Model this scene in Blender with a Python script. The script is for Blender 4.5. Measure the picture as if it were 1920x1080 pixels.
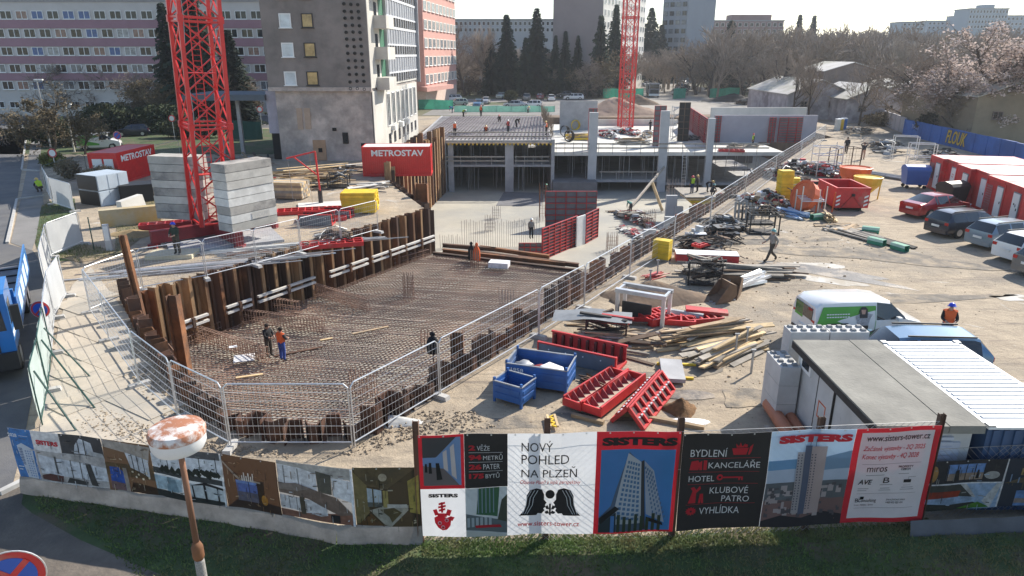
import bpy, bmesh, math, random
from mathutils import Vector, Matrix, geometry
import numpy as np
for o in list(bpy.data.objects): bpy.data.objects.remove(o)
S = bpy.context.scene
COL = S.collection
R = math.radians
rng = random.Random(7)
# ---------------------------------------------------------------- camera
F, YH, H = 1300.0, 100.0, 10.4
PITCH = math.atan((540 - YH) / F)
cd = bpy.data.cameras.new('camera'); cam = bpy.data.objects.new('camera', cd); COL.objects.link(cam)
cd.sensor_width = 36.0; cd.lens = 36.0 * F / 1920.0
cam.location = (0, 0, H); cam.rotation_euler = (math.pi / 2 - PITCH, 0, 0)
cd.clip_start = 0.1; cd.clip_end = 6000
S.camera = cam
# ---------------------------------------------------------------- sky, sun, exposure
SUN_EL, SUN_AZ = R(37), R(47)
wd = bpy.data.worlds.new('World'); S.world = wd; wd.use_nodes = True
nt = wd.node_tree; bg = nt.nodes['Background']
sk = nt.nodes.new('ShaderNodeTexSky'); sk.sky_type = 'NISHITA'; sk.sun_disc = False
sk.sun_elevation = SUN_EL; sk.sun_rotation = SUN_AZ
sk.air_density = 1.0; sk.dust_density = 0.5; sk.ozone_density = 1.0
nt.links.new(sk.outputs[0], bg.inputs[0]); bg.inputs[1].default_value = 0.12
sl = bpy.data.lights.new('sun', 'SUN'); sun = bpy.data.objects.new('sun', sl); COL.objects.link(sun)
sl.energy = 4.6; sl.angle = R(0.53); sl.color = (1.0, 0.93, 0.82)
sd = Vector((math.sin(SUN_AZ) * math.cos(SUN_EL), math.cos(SUN_AZ) * math.cos(SUN_EL), math.sin(SUN_EL)))
sun.rotation_euler = sd.to_track_quat('Z', 'Y').to_euler(); sun.location = (60, 80, 90)
S.view_settings.view_transform = 'Standard'; S.view_settings.look = 'None'
S.view_settings.exposure = 0.78; S.view_settings.gamma = 1.0
S.render.engine = 'CYCLES'
S.cycles.max_bounces = 6; S.cycles.transparent_max_bounces = 12
# ---------------------------------------------------------------- photo pixel -> place
def ray(px, py):
 x = (px - 960) / F; y = (540 - py) / F
 return Vector((x, math.cos(PITCH) + y * math.sin(PITCH), -math.sin(PITCH) + y * math.cos(PITCH)))
def G(px, py, z=0.0):
 r = ray(px, py); t = (z - H) / r.z
 return Vector((r.x * t, r.y * t, z))
def AY(px, py, Y):
 r = ray(px, py); t = Y / r.y
 return Vector((r.x * t, Y, H + r.z * t))
def HT(px, py, q):
 r = ray(px, py); t = math.hypot(q[0], q[1]) / math.hypot(r.x, r.y)
 return H + r.z * t
# ---------------------------------------------------------------- materials
MATS = {}
def mat(name, col, rough=0.8, var=0.12, scale=2.0, bump=0.0, bscale=None, metal=0.0, col2=None, mixlo=0.45, mixhi=0.6,
  objvar=0.0, spec=0.5, trans=0.0, stretch=None, detail=5.0, coord='world', coat=0.0):
 if name in MATS: return MATS[name]
 m = bpy.data.materials.new(name); m.use_nodes = True; MATS[name] = m
 n = m.node_tree.nodes; l = m.node_tree.links; b = n['Principled BSDF']
 b.inputs['Roughness'].default_value = rough; b.inputs['Metallic'].default_value = metal
 b.inputs['Specular IOR Level'].default_value = spec
 if coat: b.inputs['Coat Weight'].default_value = coat; b.inputs['Coat Roughness'].default_value = 0.06
 if coord == 'world': vec = n.new('ShaderNodeNewGeometry').outputs['Position']
 else: vec = n.new('ShaderNodeTexCoord').outputs['Object']
 if stretch:
  mp = n.new('ShaderNodeMapping'); mp.inputs['Scale'].default_value = stretch; l.new(vec, mp.inputs[0]); vec = mp.outputs[0]
 nz = n.new('ShaderNodeTexNoise'); nz.inputs['Scale'].default_value = scale; nz.inputs['Detail'].default_value = detail
 nz.inputs['Roughness'].default_value = 0.62; l.new(vec, nz.inputs['Vector'])
 c = tuple(col) + (1,)
 mr = n.new('ShaderNodeMapRange'); mr.inputs[1].default_value = 0.3; mr.inputs[2].default_value = 0.7
 mr.inputs[3].default_value = 1 - var; mr.inputs[4].default_value = 1 + var; l.new(nz.outputs[0], mr.inputs[0])
 vm = n.new('ShaderNodeVectorMath'); vm.operation = 'SCALE'; vm.inputs[0].default_value = c[:3]; l.new(mr.outputs[0], vm.inputs['Scale'])
 out = vm.outputs[0]
 if col2 is not None:
  n2 = n.new('ShaderNodeTexNoise'); n2.inputs['Scale'].default_value = scale * 0.37; n2.inputs['Detail'].default_value = 8
  n2.inputs['Roughness'].default_value = 0.68; l.new(vec, n2.inputs['Vector'])
  r2 = n.new('ShaderNodeMapRange'); r2.inputs[1].default_value = mixlo; r2.inputs[2].default_value = mixhi; l.new(n2.outputs[0], r2.inputs[0])
  mx = n.new('ShaderNodeMix'); mx.data_type = 'RGBA'; l.new(r2.outputs[0], mx.inputs[0]); l.new(out, mx.inputs[6]); mx.inputs[7].default_value = tuple(col2) + (1,)
  out = mx.outputs[2]
 if objvar:
  oi = n.new('ShaderNodeObjectInfo'); r3 = n.new('ShaderNodeMapRange'); r3.inputs[3].default_value = 1 - objvar; r3.inputs[4].default_value = 1 + objvar
  l.new(oi.outputs['Random'], r3.inputs[0]); v3 = n.new('ShaderNodeVectorMath'); v3.operation = 'SCALE'; l.new(out, v3.inputs[0]); l.new(r3.outputs[0], v3.inputs['Scale']); out = v3.outputs[0]
 l.new(out, b.inputs['Base Color'])
 if bump:
  nb = n.new('ShaderNodeTexNoise'); nb.inputs['Scale'].default_value = bscale or scale * 6; nb.inputs['Detail'].default_value = 6; l.new(vec, nb.inputs['Vector'])
  bp = n.new('ShaderNodeBump'); bp.inputs['Strength'].default_value = bump; bp.inputs['Distance'].default_value = 0.05
  l.new(nb.outputs[0], bp.inputs['Height']); l.new(bp.outputs[0], b.inputs['Normal'])
 if trans:
  tr = n.new('ShaderNodeBsdfTranslucent'); l.new(out, tr.inputs[0]); ms = n.new('ShaderNodeMixShader'); ms.inputs[0].default_value = trans
  l.new(b.outputs[0], ms.inputs[1]); l.new(tr.outputs[0], ms.inputs[2]); l.new(ms.outputs[0], n['Material Output'].inputs[0])
 return m
def paint(name, col, rough=0.35, metal=0.0, coat=0.0, var=0.06, **k): return mat(name, col, rough, var, 1.5, metal=metal, coat=coat, **k)
def print_mat(col, tr=0.42, pic=False):
 c = tuple(round(x, 3) for x in col); nm = 'print_%d_%d_%d_%d' % tuple(int(x * 255) for x in c + (tr,)) + ('p' if pic else '')
 if pic: return mat(nm, c, 0.6, 0.3, 7.0, trans=tr, col2=tuple(x * .45 + .02 for x in c), mixlo=.5, mixhi=.75, detail=8)
 return mat(nm, c, 0.6, 0.05, 2.0, trans=tr, bump=.25, bscale=1.6)
CONC = mat('concrete', (0.40, 0.40, 0.405), 0.9, 0.16, 0.8, 0.15, col2=(0.31, 0.31, 0.32))
CONC_L = mat('concrete_light', (0.62, 0.60, 0.55), 0.9, 0.12, 0.6, 0.1, col2=(0.52, 0.51, 0.47))
CONC_F = mat('concrete_floor', (0.40, 0.375, 0.31), 0.75, 0.14, 0.25, 0.05, col2=(0.30, 0.295, 0.27), mixlo=0.42, mixhi=0.62)
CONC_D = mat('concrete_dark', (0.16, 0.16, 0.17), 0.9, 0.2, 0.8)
RUST = mat('rusty_steel', (0.115, 0.05, 0.028), 0.85, 0.35, 1.2, 0.15, col2=(0.055, 0.032, 0.024), objvar=0.2)
RUST_L = mat('rust_bright', (0.20, 0.085, 0.035), 0.85, 0.3, 1.5, 0.1, col2=(0.09, 0.045, 0.026), objvar=0.25)
REBAR = mat('rebar_steel', (0.30, 0.19, 0.14), 0.8, 0.4, 0.6, objvar=0.2, col2=(0.17, 0.11, 0.09))
REBAR_G = mat('rebar_grey', (0.32, 0.27, 0.25), 0.8, 0.3, 0.6)
GALV = mat('galvanized_steel', (0.62, 0.63, 0.64), 0.38, 0.12, 3.0, metal=0.6)
GALV_D = mat('galvanized_dull', (0.34, 0.35, 0.36), 0.5, 0.2, 3.0, metal=0.4)
RED = paint('red_paint', (0.52, 0.03, 0.03), 0.5, var=0.22, objvar=0.15, col2=(.36, .15, .12), mixlo=.56, mixhi=.68)
RED_C = paint('crane_red', (0.62, 0.03, 0.028), 0.35, var=0.1)
RED_D = mat('formwork_red', (0.40, 0.03, 0.034), 0.6, 0.3, 1.5, objvar=0.2, col2=(.30, .17, .16), mixlo=.55, mixhi=.7)
WHITE = paint('white_paint', (0.78, 0.78, 0.76), 0.4, var=0.05)
BLACK = paint('black_plastic', (0.02, 0.02, 0.022), 0.5)
RUBBER = mat('rubber', (0.018, 0.018, 0.019), 0.8)
GLASS = mat('window_glass', (0.015, 0.018, 0.022), 0.08, 0.3, 0.5, spec=0.35)
WOOD = mat('timber', (0.40, 0.285, 0.17), 0.85, 0.25, 2.5, 0.1, objvar=0.3, col2=(0.26, 0.20, 0.14))
WOOD_Y = mat('fresh_timber', (0.58, 0.43, 0.24), 0.8, 0.2, 2.5, objvar=0.2)
WOOD_G = mat('weathered_timber', (0.30, 0.27, 0.23), 0.9, 0.25, 2.5, objvar=0.35)
YELLOW = mat('formwork_yellow', (0.70, 0.48, 0.03), 0.6, 0.2, 2.0, objvar=0.15, col2=(.5, .40, .2), mixlo=.58, mixhi=.72)
BLUE = paint('crate_blue', (0.025, 0.105, 0.32), 0.5, var=0.25, col2=(.12, .15, .20), mixlo=.58, mixhi=.7)
TARP = mat('grey_tarp', (0.52, 0.53, 0.53), 0.7, 0.08, 1.0, trans=0.25)
GREENNET = mat('green_net', (0.06, 0.32, 0.22), 0.7, 0.15, 1.0, trans=0.3)
DIRT = mat('soil', (0.20, 0.14, 0.095), 0.95, 0.3, 0.8, 0.4, col2=(0.11, 0.085, 0.065))
ALU = mat('aluminium', (0.70, 0.70, 0.71), 0.35, 0.1, 2.0, metal=0.7)
# ---------------------------------------------------------------- mesh builder
BF = ((0, 3, 2, 1), (4, 5, 6, 7), (0, 1, 5, 4), (1, 2, 6, 5), (2, 3, 7, 6), (3, 0, 4, 7))
class MB:
 def __init__(s): s.v = []; s.f = []; s.m = []; s.cur = 0
 def mi(s, i): s.cur = i; return s
 def add(s, vs, fs):
  b = len(s.v); s.v.extend([tuple(p) for p in vs])
  for f in fs: s.f.append(tuple(b + i for i in f)); s.m.append(s.cur)
  return s
 def box(s, a, b):
  x0, y0, z0 = a; x1, y1, z1 = b
  return s.add(((x0, y0, z0), (x1, y0, z0), (x1, y1, z0), (x0, y1, z0), (x0, y0, z1), (x1, y0, z1), (x1, y1, z1), (x0, y1, z1)), BF)
 def cbox(s, c, d, M=None, taper=1.0):
  hx, hy, hz = d[0] / 2, d[1] / 2, d[2] / 2; vs = []
  for z, t in ((-hz, 1), (hz, taper)):
   for x, y in ((-hx, -hy), (hx, -hy), (hx, hy), (-hx, hy)): vs.append(Vector((x * t, y * t, z)))
  if M is not None: vs = [M @ p for p in vs]
  c = Vector(c); return s.add([p + c for p in vs], BF)
 def beam(s, p, q, w, h=None, up=(0, 0, 1)):
  p = Vector(p); q = Vector(q); h = h or w; d = q - p
  if d.length < 1e-6: return s
  d.normalize(); u = Vector(up)
  if abs(d.dot(u)) > 0.99: u = Vector((0, 1, 0)) if abs(d.y) < 0.9 else Vector((1, 0, 0))
  r = d.cross(u).normalized(); u = r.cross(d).normalized()
  vs = [p + r * (a * w / 2) + u * (b * h / 2) for a, b in ((-1, -1), (1, -1), (1, 1), (-1, 1))]
  vs += [v + (q - p) for v in vs]
  return s.add(vs, ((0, 3, 2, 1), (4, 5, 6, 7), (0, 1, 5, 4), (1, 2, 6, 5), (2, 3, 7, 6), (3, 0, 4, 7)))
 def tube(s, p, q, r, n=6, r2=None, cap=True):
  p = Vector(p); q = Vector(q); d = q - p; r2 = r if r2 is None else r2
  if d.length < 1e-6: return s
  d.normalize(); a = Vector((0, 0, 1)) if abs(d.z) < 0.9 else Vector((1, 0, 0))
  u = d.cross(a).normalized(); w = d.cross(u)
  vs = [p + (u * math.cos(i * 2 * math.pi / n) + w * math.sin(i * 2 * math.pi / n)) * r for i in range(n)]
  vs += [q + (u * math.cos(i * 2 * math.pi / n) + w * math.sin(i * 2 * math.pi / n)) * r2 for i in range(n)]
  fs = [(i, (i + 1) % n, n + (i + 1) % n, n + i) for i in range(n)]
  if cap: fs += [tuple(range(n))[::-1], tuple(range(n, 2 * n))]
  return s.add(vs, fs)
 def path(s, pts, r, n=6):
  for a, b in zip(pts[:-1], pts[1:]): s.tube(a, b, r, n)
  return s
 def prism(s, poly, z0, z1):
  n = len(poly); vs = [(p[0], p[1], z0) for p in poly] + [(p[0], p[1], z1) for p in poly]
  a = sum(poly[i][0] * poly[(i + 1) % n][1] - poly[(i + 1) % n][0] * poly[i][1] for i in range(n))
  fs = [(i, (i + 1) % n, n + (i + 1) % n, n + i) for i in range(n)] + [tuple(range(n))[::-1], tuple(range(n, 2 * n))]
  if a < 0: fs = [f[::-1] for f in fs]
  return s.add(vs, fs)
 def extr(s, poly, axis, a0, a1):
  n = len(poly)
  def P(u, v, a): return (a, u, v) if axis == 'x' else ((u, a, v) if axis == 'y' else (u, v, a))
  vs = [P(u, v, a0) for u, v in poly] + [P(u, v, a1) for u, v in poly]
  fs = [(i, (i + 1) % n, n + (i + 1) % n, n + i) for i in range(n)] + [tuple(range(n))[::-1], tuple(range(n, 2 * n))]
  return s.add(vs, fs)
 def sheet(s, pts): return s.add(pts, (tuple(range(len(pts))),))
 def lathe(s, prof, n=16, c=(0, 0, 0), M=None):
  vs = []; c = Vector(c)
  for r, z in prof:
   for i in range(n):
    p = Vector((r * math.cos(2 * math.pi * i / n), r * math.sin(2 * math.pi * i / n), z))
    vs.append((M @ p if M is not None else p) + c)
  fs = []
  for k in range(len(prof) - 1):
   for i in range(n): fs.append((k * n + i, k * n + (i + 1) % n, (k + 1) * n + (i + 1) % n, (k + 1) * n + i))
  fs.append(tuple(range(n))[::-1]); fs.append(tuple(range((len(prof) - 1) * n, len(prof) * n)))
  return s.add(vs, fs)
 def mesh(s, name, org=None):
  me = bpy.data.meshes.new(name); v = s.v
  if org is not None: v = [(a - org[0], b - org[1], c - org[2]) for a, b, c in v]
  me.from_pydata(v, [], s.f)
  if any(s.m): me.polygons.foreach_set('material_index', s.m)
  return me
 def build(s, name, mats, parent=None, org=None, smooth=False, fix=True, kind=None):
  me = s.mesh(name, org)
  if fix:
   bm = bmesh.new(); bm.from_mesh(me); bmesh.ops.recalc_face_normals(bm, faces=bm.faces); bm.to_mesh(me); bm.free()
  o = obj(name, me, mats, parent, smooth)
  if kind: o['kind'] = kind
  return o
def obj(name, me, mats=None, parent=None, smooth=False, loc=None, rot=None):
 if mats is not None:
  me.materials.clear()
  for m in (mats if isinstance(mats, (list, tuple)) else [mats]): me.materials.append(m)
 if smooth: me.polygons.foreach_set('use_smooth', [True] * len(me.polygons))
 o = bpy.data.objects.new(name, me); COL.objects.link(o); o.parent = parent
 if loc is not None: o.location = loc
 if rot is not None: o.rotation_euler = rot
 return o
def tag(o, label=None, cat=None, group=None, kind=None):
 if label: o['label'] = label
 if cat: o['category'] = cat
 if group: o['group'] = group
 if kind: o['kind'] = kind
 return o
def thing(name, label, cat, loc=(0, 0, 0), rz=0.0, group=None):
 o = bpy.data.objects.new(name, None); COL.objects.link(o); o.location = loc; o.rotation_euler = (0, 0, rz); o.empty_display_size = 0.3
 return tag(o, label, cat, group)
KIDS = {}
def copy_tree(o, loc=None, rz=None, label=None, parent=None, group=None, scale=None):
 c = o.copy(); COL.objects.link(c); c.parent = parent
 if loc is not None: c.location = loc
 if rz is not None: c.rotation_euler = (0, 0, rz)
 if label: c['label'] = label
 if group: c['group'] = group
 if scale: c.scale = (scale,) * 3 if not isinstance(scale, tuple) else scale
 for ch in o.children: copy_tree(ch, parent=c)
 return c
def struct(o): o['kind'] = 'structure'; return o
def recolor(o, mfrom, mto):
 for c in [o] + list(o.children_recursive):
  for sl in c.material_slots:
   if sl.material == mfrom: sl.link = 'OBJECT'; sl.material = mto
def rotz(a): return Matrix.Rotation(a, 3, 'Z')
def lerp(a, b, t): return Vector(a) * (1 - t) + Vector(b) * t
def text_mesh(txt, size, bold=0.0, shear=0.0, align='CENTER', sx=1.0):
 cu = bpy.data.curves.new('t', 'FONT'); cu.body = txt; cu.size = size; cu.align_x = align; cu.align_y = 'CENTER'
 cu.offset = bold; cu.shear = shear; cu.resolution_u = 3; cu.fill_mode = 'FRONT'
 to = bpy.data.objects.new('t', cu); COL.objects.link(to)
 bpy.context.view_layer.update()
 me = bpy.data.meshes.new_from_object(to.evaluated_get(bpy.context.evaluated_depsgraph_get()))
 bpy.data.objects.remove(to); bpy.data.curves.remove(cu)
 if sx != 1.0:
  for v in me.vertices: v.co.x *= sx
 return me
def text_fit(txt, w, h, **k):
 me = text_mesh(txt, 1.0, **k); xs = [v.co.x for v in me.vertices]; ys = [v.co.y for v in me.vertices]
 cx, cy = (min(xs) + max(xs)) / 2, (min(ys) + max(ys)) / 2; fx = w / (max(xs) - min(xs)); fy = h / (max(ys) - min(ys))
 for v in me.vertices: v.co.x = (v.co.x - cx) * fx; v.co.y = (v.co.y - cy) * fy; v.co.z = 0
 return me
# ================================================================ SETTING
def yard_material():
 m = bpy.data.materials.new('sandy_yard'); m.use_nodes = True; n = m.node_tree.nodes; l = m.node_tree.links; b = n['Principled BSDF']
 b.inputs['Roughness'].default_value = 0.95
 pos = n.new('ShaderNodeNewGeometry').outputs['Position']
 def noise(sc, det=8, ro=0.65, st=None, dist=0.0):
  v = pos
  if st:
   mp = n.new('ShaderNodeMapping'); mp.inputs['Scale'].default_value = st; mp.inputs['Rotation'].default_value = (0, 0, R(28)); l.new(pos, mp.inputs[0]); v = mp.outputs[0]
  t = n.new('ShaderNodeTexNoise'); t.inputs['Scale'].default_value = sc; t.inputs['Detail'].default_value = det; t.inputs['Roughness'].default_value = ro
  t.inputs['Distortion'].default_value = dist; l.new(v, t.inputs['Vector']); return t.outputs[0]
 def rmp(x, a, c2):
  r = n.new('ShaderNodeMapRange'); r.inputs[1].default_value = a; r.inputs[2].default_value = c2; l.new(x, r.inputs[0]); return r.outputs[0]
 def mix(f, a, c2):
  x = n.new('ShaderNodeMix'); x.data_type = 'RGBA'; l.new(f, x.inputs[0])
  for i, q in ((6, a), (7, c2)):
   if isinstance(q, tuple): x.inputs[i].default_value = q + (1,)
   else: l.new(q, x.inputs[i])
  return x.outputs[2]
 c = mix(rmp(noise(0.9), 0.35, 0.65), (0.46, 0.375, 0.27), (0.34, 0.275, 0.20))
 c = mix(rmp(noise(0.13, 9, 0.72), 0.48, 0.62), c, (0.26, 0.225, 0.18))
 c = mix(rmp(noise(0.5, 10, 0.72, (0.35, 1.6, 1)), 0.54, 0.68), c, (0.20, 0.17, 0.135))
 c = mix(rmp(noise(0.33, 6, 0.6, None, 1.5), 0.62, 0.70), c, (0.50, 0.47, 0.42))
 c = mix(rmp(noise(9.0, 3, 0.8), 0.60, 0.72), c, (0.20, 0.175, 0.145))
 c = mix(rmp(noise(2.6, 10, 0.8), 0.52, 0.72), c, (0.27, 0.22, 0.165)); c = mix(rmp(noise(5.5, 8, 0.8, None, 2.0), 0.58, 0.7), c, (0.52, 0.44, 0.34))
 c = mix(rmp(noise(1.1, 6, 0.7, (0.12, 2.6, 1)), 0.58, 0.64), c, (0.225, 0.185, 0.145))
 l.new(c, b.inputs['Base Color'])
 bp = n.new('ShaderNodeBump'); bp.inputs['Strength'].default_value = 0.7; bp.inputs['Distance'].default_value = 0.16
 l.new(noise(2.2, 12, 0.75), bp.inputs['Height']); l.new(bp.outputs[0], b.inputs['Normal'])
 return m
YARD = yard_material()
ASPH = mat('asphalt', (0.105, 0.105, 0.11), 0.9, 0.2, 0.8, 0.2, 30, col2=(0.14, 0.135, 0.13))
ASPH_L = mat('asphalt_pale', (0.22, 0.21, 0.20), 0.9, 0.15, 0.5, 0.2, 30, col2=(0.17, 0.165, 0.155))
PATHM = mat('path_ground', (0.145, 0.122, 0.10), 0.95, 0.3, 1.2, 0.4, 12, col2=(0.10, 0.088, 0.075))  # path colour darkened to stand in for shade cast from out of view
GRASS = mat('lawn_soil', (0.055, 0.085, 0.028), 0.95, 0.35, 1.3, 0.4, 18, col2=(0.11, 0.09, 0.055), mixlo=0.48, mixhi=0.6)
GRASSB = mat('grass_blade', (0.11, 0.175, 0.045), 0.8, 0.45, 0.9, col2=(0.20, 0.18, 0.08), trans=0.25)
KERB = mat('kerb_stone', (0.42, 0.41, 0.39), 0.9, 0.15, 2.0)
SLAB = mat('paving_slab', (0.44, 0.385, 0.31), 0.9, 0.12, 0.9, 0.2, 10, objvar=0.05, col2=(0.36, 0.33, 0.28))
FARG = mat('winter_ground', (0.12, 0.105, 0.065), 0.95, 0.3, 0.1, col2=(0.075, 0.09, 0.04))
RC = Vector((-4.3, 17.6)); RE = Vector((38.0, 89.0))
def RL(y): t = (y - RC.y) / (RE.y - RC.y); return RC.x + (RE.x - RC.x) * t
PIT = [G(246, 560).xy, Vector((-5.9, 47.6)), Vector((-11.0, 60)), Vector((-8.6, 86)), Vector((-13.2, 90)), Vector((-12.0, 122)), Vector((42, 122)), Vector((42, 92)), RE, RC,
 G(540, 822).xy, G(455, 802).xy, G(392, 772).xy, G(330, 700).xy, G(285, 635).xy]
def sheet_with_hole(name, outer, hole, z, m, step=None):
 pts = [Vector(p) for p in outer] + [Vector(p) for p in hole]; no = len(outer); nh = len(hole)
 edges = [(i, (i + 1) % no) for i in range(no)] + [(no + i, no + (i + 1) % nh) for i in range(nh)]
 v, e, f, *_ = geometry.delaunay_2d_cdt(pts, edges, [], 1, 1e-4)
 hp = [Vector(p) for p in hole]
 def inside(p):
  c = False; j = len(hp) - 1
  for i in range(len(hp)):
   if (hp[i].y > p.y) != (hp[j].y > p.y) and p.x < (hp[j].x - hp[i].x) * (p.y - hp[i].y) / (hp[j].y - hp[i].y) + hp[i].x: c = not c
   j = i
  return c
 ff = []
 for t in f:
  cc = sum((v[i] for i in t), Vector((0, 0))) / len(t)
  if not inside(cc): ff.append(tuple(t))
 mb = MB(); mb.add([(p.x, p.y, z) for p in v], ff)
 o = mb.build(name, m, fix=False); o['kind'] = 'structure'
 me = o.data
 if me.polygons[0].normal.z < 0: me.flip_normals()
 return o
sheet_with_hole('ground', [(-2500, -60), (2500, -60), (2500, 5000), (-2500, 5000)], PIT, 0.0, YARD)
def pix_sheet(name, pix, m, z=0.004):
 mb = MB(); mb.sheet([tuple(G(*p, z)) for p in pix]); o = mb.build(name, m, fix=False)
 if o.data.polygons[0].normal.z < 0: o.data.flip_normals()
 return struct(o)
def wsheet(name, pts, m, z=0.004):
 mb = MB(); mb.sheet([(p[0], p[1], z) for p in pts]); o = mb.build(name, m, fix=False)
 if o.data.polygons[0].normal.z < 0: o.data.flip_normals()
 return struct(o)
mb = MB()
for i in range(len(PIT)):
 a, b = PIT[i], PIT[(i + 1) % len(PIT)]
 mb.sheet([(a.x, a.y, 0), (b.x, b.y, 0), (b.x, b.y, -6.6), (a.x, a.y, -6.6)])
struct(mb.build('pit_side', DIRT, fix=False))
A_FAR = [Vector((-5.9, 47.4)), Vector((4.4, 43.9)), Vector((RL(42.2), 42.2))]
polyA = [PIT[0]] + A_FAR + [RC] + PIT[10:]
mb = MB(); mb.prism([tuple(p) for p in polyA], -6.4, -3.08); struct(mb.build('lower_foundation_slab', CONC_F))
mb = MB(); mb.sheet([(-14, 40, -6.0), (44, 40, -6.0), (44, 122, -6.0), (-14, 122, -6.0)]); struct(mb.build('pit_floor', CONC_F, fix=False))
pix_sheet('lawn', [(-50, 965), (48, 905), (790, 1013), (1262, 1003), (1725, 980), (2200, 965), (2600, 1500), (500, 1900), (330, 1090), (150, 1012), (60, 962), (40, 945)], GRASS)
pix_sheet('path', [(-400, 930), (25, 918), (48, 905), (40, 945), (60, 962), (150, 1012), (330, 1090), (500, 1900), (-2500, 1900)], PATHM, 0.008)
pix_sheet('road', [(-1500, 925), (22, 915), (40, 850), (75, 665), (112, 575), (85, 505), (62, 470), (14, 457), (32, 375), (41, 319), (55, 217), (75, 205), (60, 196), (-700, 196), (-2500, 500)], ASPH, 0.012)
pix_sheet('footpath', [(20, 455), (60, 470), (84, 395), (74, 325), (80, 215), (66, 212), (50, 319), (38, 378)], ASPH_L, 0.016)
def kerb(name, pix, z=0.12, w=0.16):
 mb = MB(); pts = [G(*p) for p in pix]
 for a, b in zip(pts[:-1], pts[1:]):
  L = (b - a).length; k = max(1, int(L / 1.0))
  for i in range(k): mb.beam(lerp(a, b, i / k) + Vector((0, 0, z / 2)), lerp(a, b, (i + 0.985) / k) + Vector((0, 0, z / 2)), w, z)
 return struct(mb.build(name, KERB))
kerb('kerb', [(14, 457), (32, 375)]); kerb('kerb', [(41, 319), (55, 217)]); kerb('kerb', [(41, 319), (74, 322)]); kerb('kerb', [(0, 928), (46, 905)])
kerb('kerb', [(32, 375), (84, 368)])
pix_sheet('grass_verge', [(70, 468), (66, 455), (78, 385), (112, 372), (140, 372), (148, 455), (172, 470), (150, 487), (105, 490)], GRASS, 0.02)
pix_sheet('grass_verge', [(100, 480), (150, 455), (215, 470), (225, 350), (300, 345), (330, 375), (300, 420), (220, 480), (150, 492)], mat('weedy_soil', (0.16, 0.14, 0.075), 0.95, 0.35, 1.2, 0.5, 10, col2=(0.26, 0.20, 0.13), mixlo=0.4, mixhi=0.6), 0.022)
pave = struct(pix_sheet('pavement', [(75, 800), (112, 600), (135, 535), (170, 500), (235, 585), (245, 660), (330, 790), (330, 830), (190, 850), (75, 830)], SLAB, 0.018))
sl_me = MB().cbox((0, 0, 0), (1.18, 1.18, 0.05)).mesh('slab')
sl_me.materials.append(SLAB)
a0 = R(-32); quad = [G(*p).xy for p in [(100, 780), (140, 540), (168, 508), (228, 590), (238, 665), (300, 770), (170, 760)]]
def in_poly(p, poly):
 c = False; j = len(poly) - 1
 for i in range(len(poly)):
  if (poly[i][1] > p[1]) != (poly[j][1] > p[1]) and p[0] < (poly[j][0] - poly[i][0]) * (p[1] - poly[i][1]) / (poly[j][1] - poly[i][1]) + poly[i][0]: c = not c
  j = i
 return c
for i in range(-14, 15):
 for j in range(-14, 15):
  p = Vector((-15.2, 26)) + Vector((math.cos(a0) * i - math.sin(a0) * j, math.sin(a0) * i + math.cos(a0) * j)) * 1.2
  if in_poly(p, quad):
   obj('paving_slab', sl_me, None, pave, loc=(p.x, p.y, 0.018 + rng.uniform(0.0, 0.006)), rot=(rng.uniform(-.004, .004), rng.uniform(-.004, .004), a0))
wsheet('far_ground', [(-400, 124), (60, 124), (120, 150), (500, 260), (2400, 400), (2400, 4000), (-2400, 4000), (-2400, 250)], FARG, 0.006)
wsheet('bare_soil', [(4, 122.5), (60, 122.5), (64, 142), (4, 142)], DIRT, .014)
wsheet('car_park', [(-16, 126), (22, 126), (24, 172), (-14, 172)], ASPH_L, 0.02)
wsheet('car_park_lawn', [(-9, 152), (4, 152), (6, 160), (-8, 160)], GRASS, 0.03)
wsheet('street', [(22, 128), (50, 128), (72, 330), (58, 330)], mat('street_asphalt', (0.30, 0.275, 0.24), 0.9, 0.15, 0.3), 0.024)
wsheet('left_court', [(-120, 104), (-30, 104), (-30, 128), (-120, 128)], ASPH, 0.016)
wsheet('hedge_lawn', [(-70, 76), (-26, 76), (-30, 103), (-90, 103)], GRASS, 0.012)
mb = MB(); nx, ny = 40, 12; vs = []
for j in range(ny):
 for i in range(nx):
  x = -300 + 1100 * i / (nx - 1); y = 230 + 700 * j / (ny - 1)
  z = -0.5 + 14 * (1 - math.exp(-j / 3.0)) * (0.55 + 0.45 * math.sin(i * 0.37 + 1.0) ** 2) * min(1, max(0.15, (x + 60) / 300))
  vs.append((x, y, z if j else -1))
fs = [(j * nx + i, j * nx + i + 1, (j + 1) * nx + i + 1, (j + 1) * nx + i) for j in range(ny - 1) for i in range(nx - 1)]
mb.add(vs, fs); struct(mb.build('hill', FARG, fix=False, smooth=True))
def blades(name, polys, n, h, m, label, seed=1):
 r = np.random.default_rng(seed); V = [];
 for poly, cnt in zip(polys, n):
  xs = [p[0] for p in poly]; ys = [p[1] for p in poly]; k = 0
  while k < cnt:
   x = r.uniform(min(xs), max(xs)); y = r.uniform(min(ys), max(ys))
   if not in_poly((x, y), poly): k += 0.2; continue
   k += 1
   a = r.uniform(0, 6.28); hh = h * r.uniform(0.4, 1.3); w = 0.012 + 0.012 * r.random(); lx, ly = r.normal(0, 0.4 * hh, 2)
   V.append(((x - w * math.cos(a), y - w * math.sin(a), 0.005), (x + w * math.cos(a), y + w * math.sin(a), 0.005), (x + lx, y + ly, hh)))
 me = bpy.data.meshes.new(name); me.from_pydata([p for t in V for p in t], [], [(3 * i, 3 * i + 1, 3 * i + 2) for i in range(len(V))])
 o = obj(name, me, m); return tag(o, label, 'grass', kind='stuff')
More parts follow.
